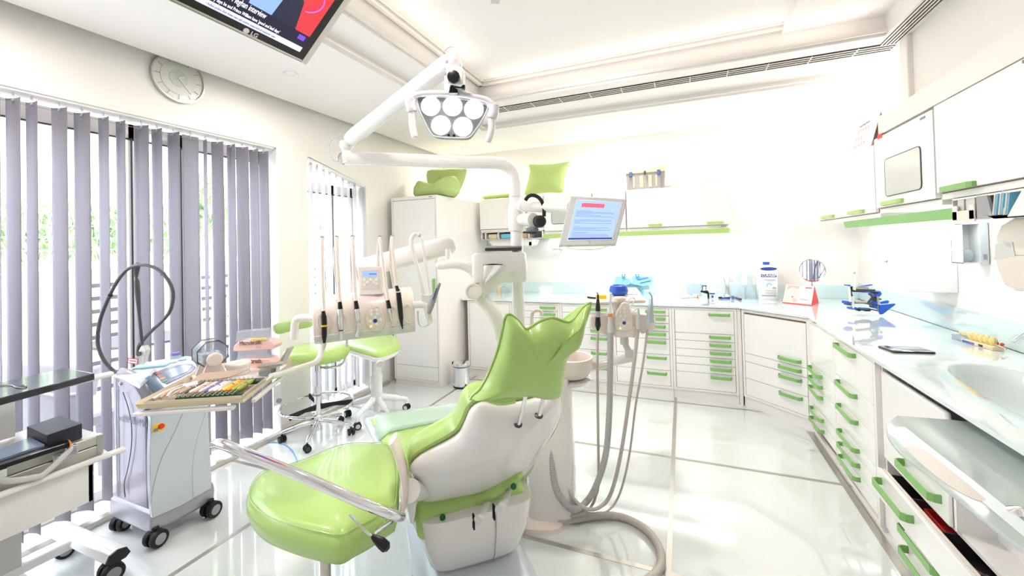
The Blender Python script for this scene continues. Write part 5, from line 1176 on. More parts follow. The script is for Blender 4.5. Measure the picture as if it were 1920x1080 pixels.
# ================================================================ CUSHIONS, CASE ON TOP OF THE CUPBOARDS
def cushion(name, lab, pts, y, th, z=None, nrm=None, mt='greenc', group=None):
    if z is not None: pp = [P(a, b_, z=z) for a, b_ in pts]; n_ = Vector((0, 0, 1))
    else: pp = [P(a, b_, y=y) for a, b_ in pts]; n_ = Vector((0, -1, 0))
    c = sum(pp, Vector())/len(pp); pp = spl(pp, 3, True)
    o = obj(name, B().loft(rings_bulge(pp, c, [(.1, -th), (.5, -th*.9), (.8, -th*.6), (.97, -th*.1), (1.0, 0), (.97, th*.15), (.8, th*.65), (.5, th*.95), (.15, th)], n_)), mt, ang=80)
    return tag(o, lab, 'cushion', group)
cushion('cushion', 'square lime cushion standing upright on the back wall cupboards left of the clear case', [(992,309),(1010,309),(1035,308),(1055,305),(1069,304),(1062,318),(1059,330),(1057,345),(1055,361),(1030,361),(1005,364),(984,366),(987,350),(991,335),(994,320)], 4.76, .05)
def slab(name, lab, px0, px1, y, z0, h, dep, mt='greenc'):
    a, b_ = P(px0, 360, y=y), P(px1, 360, y=y); c = Vector(((a.x+b_.x)/2, y+dep/2, z0)); w_ = (b_.x-a.x)/2
    return tag(obj(name, B().loft([padring(c, w_*.85, dep*.42, z0, 0, .35), padring(c, w_, dep*.5, z0+h*.35, 0, .35), padring(c, w_*.97, dep*.48, z0+h*.75, 0, .35), padring(c, w_*.75, dep*.35, z0+h, 0, .5)]), mt, ang=70), lab, 'cushion')
slab('cushion', 'flat lime cushion lying on the wall cupboard left of the lamp pole', 900, 957, 4.62, 2.065, .055, .25)
ct = 2.037
def onY(l, y, zmin): 
    r = [P(a, b_, y=y) for a, b_ in l]; return [Vector((p.x, p.y, max(p.z, zmin))) for p in r]
pp = spl(onY([(801,316),(830,312),(855,310),(874,312),(873,325),(868,340),(862,352),(850,368),(815,368),(803,345)], 4.25, ct+.015), 3, True); c = sum(pp, Vector())/len(pp)
up = obj('cushion', B().loft(rings_bulge(pp, c, [(.3, -.06), (.8, -.045), (1, 0), (.8, .045), (.3, .06)], Vector((0, -1, 0)))), 'greenc', ang=80)
up.location.z = ct+.001; tag(up, 'lime cushion standing upright in the corner behind the crumpled one on the tall cupboard', 'cushion')
obj('piping', B().tube([P(823, 316, y=4.185), P(822, 345, y=4.185)], .004, 6), 'green', up)
pa = spl(onY([(779,358),(782,350),(790,340),(806,346),(830,344),(842,333),(852,331),(861,340),(863,352),(858,374),(835,374),(805,374),(781,374)], 3.95, ct+.004), 3, True); pcn = sum(pa, Vector())/len(pa)
lo = obj('cushion', B().loft(rings_bulge(pa, pcn, [(.3, -.12), (.8, -.10), (1, 0), (.85, .10), (.4, .13)], Vector((0, -1, 0)))), 'greenc', ang=80)
lo.location.z = ct+.001; tag(lo, 'crumpled lime cushion lying on top of the tall cupboard', 'cushion')
# clear storage case
t = thing('storage_case', 'translucent storage case with beige lid and two blue latches on the wall cupboards', 'case', P(1212, 352, y=4.70))
c0_, c1_ = P(1174, 350, y=4.70), P(1248, 347, y=4.70); zt0 = 2.048; zlid, zt_top = P(1210, 324, y=4.70).z, P(1210, 312, y=4.70).z
x0, x1 = c0_.x, c1_.x
obj('tub', B().prism([(x0+.012, 4.70, zt0), (x1-.012, 4.70, zt0), (x1, 4.70, zlid), (x0, 4.70, zlid)], (0, .18, 0)), mat('case_clear', (.66,.64,.62), .3), t, bev=.006)
obj('lid', B().prism([(x0-.005, 4.69, zlid), (x1+.005, 4.69, zlid), (x1, 4.69, zt_top), (x1-.10, 4.69, zt_top), (x1-.13, 4.69, zt_top-.022), (x0+.13, 4.69, zt_top-.022), (x0+.10, 4.69, zt_top), (x0, 4.69, zt_top)], (0, .20, 0)), 'latex', t, bev=.006)
for x in (x0+.055, x1-.065):
    obj('latch', B().bb(x-.017, x+.017, 4.672, 4.69, zlid-.035, zlid+.02), mat('latch_blue', (.32,.40,.60), .4), t, bev=.004)
    obj('rib', B().bb(x-.02, x+.02, 4.69, 4.70, zt0, zlid-.03), 'grey', t, bev=.003)
obj('clasp', B().bb((x0+x1)/2-.012, (x0+x1)/2+.008, 4.675, 4.69, zlid-.02, zlid+.02), 'dgrey', t, bev=.002)
for sx in (.18, .40, .62, .80): xx = x0+(x1-x0)*sx; obj('molded_window', B().bb(xx-.018, xx+.018, 4.694, 4.70, zt0+.03, zlid-.03), 'latex', t, bev=.004)
p = P(1318, 339, y=4.72); tag(obj('small_box', B().bb(p.x-.035, p.x+.035, 4.70, 4.76, 2.045, 2.065), 'latex', bev=.002), 'tiny cream box on top of the long wall cupboard', 'box')
# leaflet stand on the right cupboards
t = thing('folded_chart', 'white tent-folded tooth chart leaning on top of the right wall cupboards', 'chart', P(1625, 275, x=1.24))
q = [P(a, b_, x=1.23) for a, b_ in ((1597,238),(1645,218),(1640,262),(1597,290))]
q2 = [Vector((1.22, 4.05, 2.095)), Vector((1.22, 3.52, 2.095)), Vector((1.30, 3.52, 2.33)), Vector((1.30, 4.05, 2.33))]
ya_, yb2 = P(1598, 250, x=1.25).y, P(1643, 230, x=1.25).y
obj('front_sheet', B().prism([(1.215, ya_, 2.102), (1.215, yb2, 2.102), (1.275, yb2, 2.33), (1.275, ya_, 2.33)], (.003, 0, 0)), 'paper', t)
obj('back_sheet', B().prism([(1.335, ya_, 2.102), (1.335, yb2, 2.102), (1.275, yb2, 2.33), (1.275, ya_, 2.33)], (.004, 0, 0)), 'tan', t)
for k in range(3):
    zz = .055+.055*k
    for j in range(5 if k != 1 else 3):
        yy = ya_-.10-.045*j; f = (zz)/.228
        obj('tooth_drawing', B().sphere((1.213+.06*f, yy, 2.102+zz), .013, (.15, 1, 1.1), 8), 'pink', t)
f = .88; text('chart_title', 'Tooth Decay Process', .022, (1.213+.06*f, ya_-.09, 2.102+.2), (0, -1, 0), (.25, 0, 1), 'inkgrey', t)
tag(obj('red_sticker', B().prism([P(a, b_, x=1.197) for a, b_ in ((1645,253),(1654,249),(1654,258),(1645,262))], (.002, 0, 0)), 'red', bev=0), 'small square red sticker on the corner of the windowed wall cupboard', 'sticker')
# ================================================================ WORKTOP ITEMS
ZW = ZT
def onw(px, py): return P(px, py, z=ZW)
# mask dispensers
t = thing('mask_box', 'cyan dispenser boxes with blue face masks clipped on top, at the rear of the worktop', 'mask box', (-.62, 4.78, ZW))
p = P(1205, 556, y=4.70); q = P(1218, 532, y=4.70)
obj('carton', B().bb(-.72, -.42, 4.70, 4.85, ZW, q.z), 'cyan', t, bev=.003)
lb = mat('pale_blue_film', (.66,.87,.93), .4)
def flat(pts, y, dep, m_, par, nm, **k): return obj(nm, B().prism([P(a, b_, y=y) for a, b_ in pts], (0, dep, 0)), m_, par, **k)
flat([(1152,520),(1160,517),(1180,522),(1183,532),(1172,536),(1152,534)], 4.68, .08, lb, t, 'mask_pack', bev=.01)
flat([(1184,520),(1190,517),(1221,518),(1225,526),(1222,534),(1205,537),(1186,533)], 4.66, .08, lb, t, 'mask_pack', bev=.01)
flat([(1164,534),(1215,537),(1218,543),(1160,546)], 4.68, .1, 'smoke', t, 'film_bag', bev=.008)
for a in (1169, 1195): flat([(a-4,514),(a-1,513.5),(a-1.5,518),(a+1.5,518),(a+1,513.5),(a+4,514),(a+2.5,523),(a-2.5,523)], 4.64, .012, mat('clip_cyan', (.35,.68,.80), .4), t, 'clip', bev=.002)
for l in ([(1196,525),(1215,521)], [(1200,531),(1220,527)]): obj('print_stripe', B().tube([P(*q_, y=4.655) for q_ in l], .003, 6), 'blue', t)
# papers / clipboard, scanner, jars
b = B(); q = [onw(a, b_) for a, b_ in ((1226,556),(1235,548),(1273,548),(1272,557))]; tag(obj('paper_stack', b.prism(q, (0, 0, .022)), 'paper', bev=.002), 'stack of white printed papers on the worktop behind the syringe', 'papers')
o = bpy.data.objects['paper_stack']; obj('printed_patch', B().box(onw(1238, 552)+Vector((0, 0, .023)), (.08, .03, .001), rz=.3), 'orange', o); obj('printed_patch', B().box(onw(1254, 551)+Vector((0, 0, .023)), (.03, .02, .001), rz=.3), 'blue', o)
tag(obj('card_reader', B().prism([onw(a, b_) for a, b_ in ((1276,560),(1275,553),(1292,553),(1298,559))], (0, 0, .018)), 'lgrey', bev=.004), 'flat grey card reader on the worktop right of the paper stack', 'device')
t = thing('clear_container', 'faint clear plastic container on the worktop in front of the splashback', 'container', onw(1302, 557))
p = onw(1302, 555); obj('tub', B().lathe([(.06, 0), (.075, .14), (.08, .145), (.078, .15), (.071, .14), (.056, .01)], p, n=28, cap=False), 'clear', t)
t = thing('small_bottle', 'tiny white bottle lying on its side with an orange cap', 'bottle', onw(1305, 558))
p = onw(1303, 558); obj('body', B().cyl(p+Vector((-.02, 0, .018)), p+Vector((.02, 0, .018)), .018), 'paper', t); obj('cap', B().cyl(p+Vector((.02, 0, .014)), p+Vector((.035, 0, .014)), .014), 'orange', t)
t = thing('card_holder', 'small black display holder beside the blue-capped jar on the worktop', 'holder', onw(1322, 560))
def wpl(pts, Y): return [P(a, b_, y=Y) for a, b_ in pts]
Yc = onw(1325, 560).y
obj('stand', B().prism(wpl([(1314,545),(1327,545),(1330,549),(1330,560),(1327,560),(1326,551),(1314,548)], Yc), (0, .03, 0)), 'black', t, bev=.002)
obj('picture', B().prism(wpl([(1316,535),(1325,535),(1324,546),(1316,546)], Yc), (0, .006, 0)), 'dgrey', t); obj('picture_figure', B().prism(wpl([(1318,537),(1323,537),(1323,545),(1318,545)], Yc-.003), (0, .002, 0)), 'paper', t)
obj('shelf', B().prism(wpl([(1343,546),(1353,546),(1353,548),(1343,548)], Yc), (0, .03, 0)), 'lgrey', t)
p = onw(1336, 560); t = thing('material_jar', 'small square white jar with dark blue band on the worktop', 'jar', p)
r_ = .020
obj('jar', B().bb(p.x-.022, p.x+.022, p.y, p.y+.04, ZW, ZW+.045), 'paper', t, bev=.004); obj('band', B().bb(p.x-.024, p.x+.024, p.y-.002, p.y+.042, ZW+.045, ZW+.055), 'inkblue', t, bev=.002)
obj('lid', B().bb(p.x-.018, p.x+.018, p.y+.002, p.y+.038, ZW+.055, ZW+.12), 'plas', t, bev=.004); obj('label_mark', B().bb(p.x-.010, p.x+.010, p.y-.001, p.y, ZW+.01, ZW+.034), 'blue', t)
p = onw(1364, 556); t = thing('instrument_pot', 'slim steel pot holding tweezers and a probe on the worktop', 'pot', p)
obj('pot', B().lathe([(.045, 0), (.03, .012), (.018, .03), (.017, .10), (.015, .10), (.015, .03)], p, n=24), 'steel', t)
obj('tweezers', B().tube([p+Vector((-.003, 0, .05)), p+Vector((-.03, 0, .20))], .004, 8), 'steel', t); obj('probe', B().tube([p+Vector((.004, 0, .05)), p+Vector((.03, 0, .23))], .0025, 8), 'steel', t)
obj('scissor_ring', B().tube([p+Vector((.045+.012*math.cos(k*.63), 0, .17+.01*math.sin(k*.63))) for k in range(10)], .002, 6, closed=True), 'steel', t)
for a, b_, c_, d_, mm, lab in ((1347,560,1354,560,'black','short black marker lying on the worktop'), (1353,561,1368,560,'inkblue','blue tube of material lying before the steel pot'), (1379,560,1389,563,'dgrey','dark olive tube lying at the worktop front near the angled corner')):
    tag(obj('marker', B().tube([onw(a, b_)+Vector((0, 0, .010)), onw(c_, d_)+Vector((0, 0, .010))], [.008, .011], 12), mm), lab, 'tube')
tag(obj('round_container', B().lathe([(.018, -.01), (.018, .01)], onw(1374, 561)+Vector((0, 0, .018)), (0, 1, .2), 20), mat('slate_blue', (.38,.47,.66), .4)), 'small round slate blue container between the blue and olive tubes', 'container')
for px_, lab in ((1386, 'clear flask-shaped bottle on the worktop, left of its twin'), (1407, 'clear flask-shaped bottle beside the white mouthwash jug')):
    p = onw(px_, 558); p = Vector((p.x, 4.80, ZW)); p.x = P(px_, 550, y=4.80).x
    tag(obj('clear_bottle', B().lathe([(.055, 0), (.06, .02), (.045, .10), (.022, .16), (.02, .19), (.028, .22), (.018, .25), (.004, .25)], p, n=24), 'clear'), lab, 'bottle')
# mouthwash jug
YJ = 4.74; j0, j1 = P(1423, 558, y=YJ), P(1460, 558, y=YJ); zjt = P(1440, 500, y=YJ).z
t = thing('mouthwash_jug', 'large white mouthwash jug with blue cap and printed label on the worktop', 'jug', (j0.x/2+j1.x/2, YJ+.06, ZW))
w2 = (j1.x-j0.x)/2; jc = Vector(((j0.x+j1.x)/2, YJ+.075, 0))
obj('jug', B().loft([padring(jc, w2*.96, .07, ZW, 0, .25), padring(jc, w2, .075, ZW+.01, 0, .25), padring(jc, w2, .075, zjt-.02, 0, .25), padring(jc, w2*.85, .06, zjt, 0, .3), padring(jc, .03, .03, zjt+.008, 0, 1), padring(jc, .026, .026, zjt+.018, 0, 1)]), 'paper', t, ang=50)
obj('cap', B().lathe([(.03, 0), (.03, .025), (.027, .028)], Vector((jc.x, jc.y, zjt+.016)), n=24), 'blue', t)
F = frame_map((j0.x, YJ, 0), (1, 0, 0), (0, -1, 0)); W_ = w2*2; zh = zjt-ZW
def jp(px, py): p = P(px, py, y=YJ); return p.x-j0.x, p.z
b = B(); c = jp(1441, 504); b.loft([[F(c[0]+.072*math.cos(2*PI*k/24), c[1]+.017*math.sin(2*PI*k/24), o) for k in range(24)] for o in (.001, .002)]); obj('oval_logo', b, 'inkblue', t)
x_, z_ = jp(1427, 519.5); x2, z2 = jp(1456, 514); b = B(); pbox(b, F, x_, x2, z_, z2, .001, .002); obj('name_band', b, 'inkblue', t)
text('name_text', 'CURASEPT', .030, F(x_+.006, z_+.006, .0025), (1, 0, 0), (0, 0, 1), 'white', t, .0004, bold=.02)
for py, x0_, x1_, h in ((525.5,1433,1454,.006),(528,1438,1450,.003),(545,1435,1455,.003),(548,1435,1455,.003),(551,1435,1455,.003)):
    a_, z_ = jp(x0_, py); c_, _ = jp(x1_, py); b = B(); pbox(b, F, a_, c_, z_, z_+h, .001, .0018); obj('print_line', b, 'inkgrey', t)
b = B(); a_, z_ = jp(1428, 554.8); c_, _ = jp(1456, 554.8); pbox(b, F, a_, c_, z_, z_+.005, .001, .0018); obj('bottom_stripe', b, 'inkblue', t)
c = jp(1442, 535); obj('swirl_mark', B().tube([F(c[0]+.02*math.cos(k*.5), c[1]+.018*math.sin(k*.5), .002) for k in range(9)], .004, 6), 'cyan', t); c = jp(1452, 540); obj('small_oval', B().tube([F(c[0]+.014*math.cos(k*.7), c[1]+.006*math.sin(k*.7), .002) for k in range(9)], .0015, 6, closed=True), 'inkblue', t)
# mirror on stand
pm = P(1523, 507, y=4.62); t = thing('round_mirror', 'round chrome table mirror on a slim stand behind the calendar', 'mirror', (pm.x, 4.62, ZW))
mdir = Vector((-.52, -.85, .03)).normalized()
obj('mirror_glass', B().lathe([(.001, .004), (.098, .004), (.10, .002)], pm, mdir, 40), mat('mirror_silver', (.93,.94,.96), .02, metal=1), t)
obj('rim', B().lathe([(.10, -.006), (.106, -.003), (.106, .004), (.10, .006)], pm, mdir, 44, cap=False), 'chrome', t)
obj('mirror_back', B().lathe([(.10, -.008), (.10, -.003)], pm, mdir, 30), 'lgrey', t)
obj('stem', B().cyl(Vector((pm.x, 4.64, ZW)), pm-Vector((0, -.02, .10)), .007), 'chrome', t); obj('foot', B().lathe([(.06, 0), (.06, .006), (.01, .012)], (pm.x, 4.64, ZW)), 'chrome', t)
# desk calendar
t = thing('desk_calendar', 'red desk calendar with a baby photo, folded like a tent', 'calendar', onw(1500, 571))
A_, B__, C_ = onw(1467, 568), onw(1521.5, 573.5), onw(1535.5, 567.5)
dd = B__-A_; back = C_-B__; apexz = .16
top0, top1 = A_+back*.5+Vector((0, 0, apexz)), B__+back*.5+Vector((0, 0, apexz))
fn = dd.cross(top0-A_).normalized(); fn = fn if fn.dot(CAM-A_) > 0 else -fn
obj('cover', B().prism([A_, B__, top1, top0], -fn*.003).prism([A_+back, B__+back, top1, top0], fn*.002), 'red', t)
obj('cover_side', B().prism([B__+(B__-A_)*.001, C_, top1], (B__-A_)*-.01), 'red', t)
def cal(u, v, o=.001): return A_+dd*u+(top0-A_)*v+fn*o
def calq(nm, u0, u1, v0, v1, m_, o=.001): return obj(nm, B().prism([cal(u0, v0, o), cal(u1, v0, o), cal(u1, v1, o), cal(u0, v1, o)], fn*.001), m_, t, smooth=False)
calq('page', .01, .99, .05, 1.0, 'paper'); calq('baby_photo', .03, .50, .08, .97, mat('photo_skin', (.96,.80,.74), .5), .0022)
def cell(nm, u, v, ru, rv, m_, o): obj(nm, B().loft([[cal(u+ru*math.cos(2*PI*k/20), v+rv*math.sin(2*PI*k/20), o+q_) for k in range(20)] for q_ in (0, .0006)]), m_, t)
cell('baby_face', .30, .55, .17, .36, mat('photo_face', (.98,.87,.81), .5), .0034); obj('baby_hat', B().prism([cal(.06, .72, .0044), cal(.28, .86, .0044), cal(.48, .80, .0044), cal(.49, .96, .0044), cal(.12, .96, .0044)], fn*.0005), mat('photo_hat', (.80,.68,.64), .5), t)
for u in (.24, .38): cell('eye', u, .62, .022, .03, 'tan', .0044)
cell('mouth', .32, .36, .03, .04, 'red', .0044); cell('hand', .40, .20, .08, .12, mat('photo_hand', (.93,.72,.65), .5), .0044)
calq('month_bar', .70, .93, .86, .92, 'red', .0022); calq('text_line', .60, .85, .25, .28, 'inkgrey', .0022); calq('bottom_edge', 0, 1, 0, .05, 'red', .0012)
b = B()
for k in range(22): b.tube([cal(.03+.043*k, 1.0, .004), cal(.03+.043*k, 1.03, 0), cal(.03+.043*k, 1.0, -.004)], .0012, 5)
obj('wire_binding', b, 'pink', t)
# articulator
pz = onw(1632, 592); Da = depth(pz)
t = thing('dental_articulator', 'blue and black dental articulator on the right-hand worktop', 'articulator', pz)
def apoly(nm, pts, m_, d=0, th=.03, bev=.002): return obj(nm, B().prism(pdl(pts, Da+d), FW*th), m_, t, bev=bev)
def atube(nm, pts, r, m_, d=0): return obj(nm, B().tube(spl(pdl(pts, Da+d), 4), r, 10), m_, t)
apoly('blue_wing', [(1649,572),(1678,569),(1680,571),(1656,589),(1651,590),(1649,585)], 'blue', -.02, .01); apoly('blue_wing', [(1652,566),(1664,563),(1668,565),(1666,569),(1652,570)], 'blue', .06, .01)
apoly('rear_block', [(1640,566),(1649,565),(1650,581),(1640,578)], 'blue', -.01, .05)
apoly('upper_joint', [(1639,550),(1645,548),(1651,545),(1655,551),(1650,557),(1643,557)], 'blue', 0, .05, .006)
apoly('rear_post', [(1646,556),(1650,556),(1650,585),(1646,585)], 'steel', -.012, .012); apoly('rear_post', [(1641,557),(1645,557),(1645,567),(1640,567)], 'black', .01, .03)
atube('upper_arm', [(1596,538),(1598,545),(1612,546),(1632,547),(1646,549)], .008, 'black'); atube('front_drop', [(1597,537),(1595,548),(1597,555)], .008, 'black')
atube('upper_plate', [(1604,539),(1615,539),(1628,540)], .006, 'tan', .02); apoly('blue_pointer', [(1610,537),(1636,533),(1637,535),(1625,537)], 'blue', .01, .02)
atube('upper_plate', [(1606,543),(1640,544)], .007, 'dgrey', .02); apoly('blue_tab', [(1616,547),(1633,547),(1630,549),(1618,549)], 'blue', -.01, .03)
atube('spring_arm', [(1629,551),(1635,556),(1632,562),(1627,568)], .007, 'dgrey'); atube('lower_arm', [(1603,567),(1618,567),(1632,570),(1648,577)], .009, 'dgrey'); atube('lower_plate', [(1604,566),(1625,567)], .006, 'tan', -.02)
atube('incisal_pin', [(1602.5,515),(1602.5,548)], .005, 'plas'); atube('pin_tip', [(1602.5,510),(1602.5,514)], .006, 'tan'); atube('incisal_pin', [(1600,555),(1600,578)], .006, 'plas'); atube('front_post', [(1591,537),(1593,545),(1594,566)], .007, 'plas')
apoly('front_table', [(1588,565),(1597,565),(1598,569),(1588,570)], 'blue', 0, .05); apoly('front_table', [(1589,570),(1597,569.5),(1597,573),(1590,572.5)], 'dgrey', 0, .04); apoly('front_cap', [(1587,534),(1596,534),(1594,537),(1589,536)], 'blue', 0, .03)
apoly('foot', [(1597,577),(1606,576),(1608,579),(1598,581)], 'blue', 0, .05); apoly('base_bar', [(1606,578),(1614,579),(1617,582),(1611,584),(1608,582)], 'black', 0, .03); apoly('foot', [(1617,578),(1632,578),(1634,581),(1618,581)], 'blue', 0, .05); apoly('base_bar', [(1621,581),(1634,581),(1632,584),(1623,584)], 'black', 0, .05)
atube('base_rod', [(1612,581),(1632,580),(1650,584)], .005, 'dgrey')
for a in ((1641,561),(1644,572),(1651,561)): obj('screw', B().cyl(pd(*a, Da-.02), pd(*a, Da+.02), .006), 'dgrey', t)
# smartphone
q = [onw(a, b_) for a, b_ in ((1660,651),(1677,662),(1757,664),(1742,654),(1735,651))]
u_, v_ = (onw(1757, 663)-onw(1677, 661)), None
A_ = onw(1675, 662); Bp = onw(1757, 664); Lp_ = (Bp-A_); ph = Lp_.length; Lp_.normalize(); wv = Vector((-Lp_.y, Lp_.x, 0)); wv = wv if wv.dot(onw(1660, 651)-A_) > 0 else -wv
pw_ = abs((onw(1660, 651)-A_).dot(wv))
t = thing('smartphone', 'black smartphone lying on the worktop beside the sink', 'phone', A_)
ring_p = lambda z, ins: [A_+Lp_*x+wv*y+Vector((0, 0, z)) for x, y in ((.008+ins, ins), (ph-.008-ins, ins), (ph-ins, .008+ins), (ph-ins, pw_-.008-ins), (ph-.008-ins, pw_-ins), (.008+ins, pw_-ins), (ins, pw_-.008-ins), (ins, .008+ins))]
obj('body', B().loft([ring_p(0, .002), ring_p(.002, 0), ring_p(.007, 0), ring_p(.009, .002)]), 'black', t)
obj('screen', B().loft([ring_p(.009, .004), ring_p(.0096, .005)]), mat('phone_glass', (.35,.36,.37), .05, coat=1), t)
obj('home_button', B().lathe([(.004, 0), (.004, .0004)], A_+Lp_*.010+wv*(pw_*.5)+Vector((0, 0, .0096)), n=14), 'grey', t)
# tooth shade guides
Fs_ = lambda px, py: P(px, py, z=ZW)
A_, Bq = P(1814, 637, z=ZW+.01), P(1905, 661, z=ZW+.01)
A_.x = min(A_.x, 1.50); 
zS = ZW
A_ = P(1817, 630, x=1.47); A_.z = ZW; Bq = P(1906, 655, x=1.40); Bq.z = ZW
A_ = P(1816, 637, z=ZW); Bq = P(1903, 660, z=ZW)
sh_ = .0
t = thing('shade_guide', 'cream tooth shade guide with colour strip lying by the splashback', 'shade guide', (A_+Bq)/2)
d_ = (Bq-A_); Ls = d_.length; d_.normalize(); pv = Vector((-1, 0, 0)); 
def sg(s, o, z): return A_+d_*(Ls*s)+pv*o+Vector((0, 0, z))
off_ = .0
if max(A_.x, Bq.x) > 1.49: off_ = max(A_.x, Bq.x)-1.49
obj('clear_base', B().prism([sg(0, off_, 0), sg(.32, off_, 0), sg(.32, off_+.035, 0), sg(0, off_+.035, 0)], (0, 0, .03)), 'smoke', t, bev=.002)
obj('cream_base', B().prism([sg(.30, off_, 0), sg(1, off_, 0), sg(1, off_+.045, 0), sg(.30, off_+.045, 0)], (0, 0, .020)), 'latex', t, bev=.003)
for s0, s1, m_ in ((.33, .5, 'blue'), (.5, .62, 'violet'), (.62, .71, 'pink'), (.71, .80, 'black')): obj('colour_strip', B().prism([sg(s0, off_+.0455, .004), sg(s1, off_+.0455, .004), sg(s1, off_+.0455, .016), sg(s0, off_+.0455, .016)], pv*.001), m_, t)
for k in range(5): obj('sample_tooth', B().sphere(sg(.10+.055*k, off_+.01, .042), .011, (.8, .9, 1.4), 8), 'latex', t)
for k in range(5): obj('sample_tooth', B().sphere(sg(.38+.115*k, off_+.012, .040), .021, (.8, 1, 1.2), 10), mat('tooth_yellow', (.90,.82,.55), .4), t)
for k in range(6): obj('gum', B().sphere(sg(.44+.11*k, off_+.006, .034), .009, n=8), 'red', t)
obj('metal_handle', B().tube([sg(.93, off_+.02, .028), sg(1.15, off_+.02, .02)], .004, 8), 'steel', t)
# tap scoop item on the back worktop left
t = thing('soap_set', 'small brass and glass soap items on the worktop behind the curved arm', 'soap dispenser', P(948, 548, y=4.8))
p = P(944, 548, y=4.80); p.z = ZW
obj('jar', B().lathe([(.03, 0), (.035, .06), (.02, .08)], p), 'clear', t); obj('brass_pot', B().lathe([(.03, 0), (.03, .09)], p+Vector((-.06, 0, 0))), 'latex', t)
# blue cable on floor
tag(obj('floor_cable', B().tube(spl([P(a, b_, z=.006) for a, b_ in ((398,868),(430,852),(470,834),(505,829),(530,832),(548,845),(558,868),(562,890))], 6), .004, 8), mat('cable_blue', (.45,.70,.90), .4)), 'thin light blue cable curving over the floor below the blinds', 'cable')
tag(obj('ceiling_sensor', B().box(P(929, -1, z=2.93), (.05, .06, .02), rz=.5), 'lgrey', bev=.003), 'small grey fitting on the raised ceiling at the top picture edge', 'sensor')
tag(obj('corner_bracket', B().prism([(1.56-.001, 4.62, 2.705), (1.44, 4.949, 2.705), (1.559, 4.949, 2.705)], (0, 0, -.02)), 'wall'), 'small triangular plaster bracket in the right rear ceiling corner', 'bracket') if False else None
p = P(1345, 0, z=2.9)
# ================================================================ LASER MACHINE
La, Lb, Lc = P(206, 958, z=.10), P(283, 990, z=.10), P(402, 928, z=.10)
dv = Lc-Lb; lv = La-Lb
nl = lv.cross(Vector((0, 0, 1))).normalized(); nl = nl if nl.dot(CAM-Lb) > 0 else -nl
nr = dv.cross(Vector((0, 0, 1))).normalized(); nr = nr if nr.dot(CAM-Lb) > 0 else -nr
gc = (La+Lc)/2; gc.z = 0
ls = thing('dental_laser_machine', 'tall silver dental laser machine on castors with a sloped grey control screen', 'machine', gc)
lvn, dvn = lv.normalized(), dv.normalized()
b = B(); c4 = [La, Lb, Lc, La+dv]
def foot(s, z, o=0): cc = sum(c4, Vector())/4; return [cc+(p-cc)*s+Vector((0, 0, z-p.z)) for p in c4]
obj('base_skirt', B().loft([foot(.86, .055), foot(1.0, .07), foot(1.02, .13), foot(.99, .175), foot(.93, .18)]), 'silver', ls, bev=.012, seg=3)
Pl = lambda px, py: onpl(px, py, Lb+nl*-.02, nl)
side = [(216,950),(209,700),(222,697),(236,704),(250,716),(263,734),(272,752),(277,765),(283,975)]
sp_l = [Pl(*q) for q in side]
dd_ = dvn*(dv.length*.93)
obj('body', B().prism([p+dvn*.012 for p in sp_l], dd_), 'silver', ls, bev=.006)
obj('side_panel', B().prism([Pl(*q)+nl*.003 for q in ((219,945),(213,706),(221,703),(235,710),(249,722),(261,740),(268,757),(273,772),(277,965))], dvn*.01), mat('lilac_silver', (.66,.65,.70), .30, metal=.25, coat=.4), ls, bev=.003)
obj('edge_strip', B().tube([Pl(221, 705)+nl*.008, Pl(224, 945)+nl*.008], .003, 8), 'lgrey', ls)
obj('curved_groove', B().tube(spl([Pl(*q)+nl*.012 for q in ((236,734),(246,765),(252,800),(251,840),(244,880),(238,905),(240,930))], 5), .002, 6), 'dgrey', ls)
for q in ((228,719),(231,940),(266,958)): obj('screw', B().lathe([(.010, 0), (.010, .006), (.006, .007)], Pl(*q)+nl*.004, nl, 16), 'chrome', ls)
text('model_text', 'waterlase MD', .048, Pl(228, 786)+nl*.014, -lvn, (0, 0, 1), mat('grey_lettering', (.50,.49,.55), .4), ls, .0005)
Pr_ = lambda px, py: onpl(px, py, Lb+nr*.012, nr)
rt_ = spl([Pr_(*q) for q in ((279,776),(283,790),(281,850),(282,920),(286,972))], 4)+[Pr_(*q) for q in ((340,948),(396,916),(394,860),(391,800),(389,748))]
obj('front_cover', B().prism(rt_, -nr*.03), 'silverl', ls, bev=.010, seg=3)
obj('front_seam', B().tube(spl([Pr_(*q)+nr*.001 for q in ((343,775),(325,815),(305,855),(292,895),(284,935))], 5), .0022, 6), 'alu', ls)
obj('front_seam', B().tube(spl([Pr_(*q)+nr*.001 for q in ((385,775),(368,830),(361,880),(363,935))], 5), .0012, 6), 'lgrey', ls)
q = [Pr_(*k) for k in ((286,798),(304,792),(311,795),(309,803),(300,809),(286,812))]
obj('warning_label', B().prism(q, nr*.002), 'yellow', ls); obj('stop_button', B().lathe([(.014, 0), (.014, .004), (.010, .008), (.003, .009)], Pr_(302, 799)+nr*.001, nr, 20), 'red', ls)
obj('label_print', B().prism([Pr_(*k) for k in ((288,804),(296,802),(296,808),(288,810))], nr*.0028), 'inkgrey', ls)
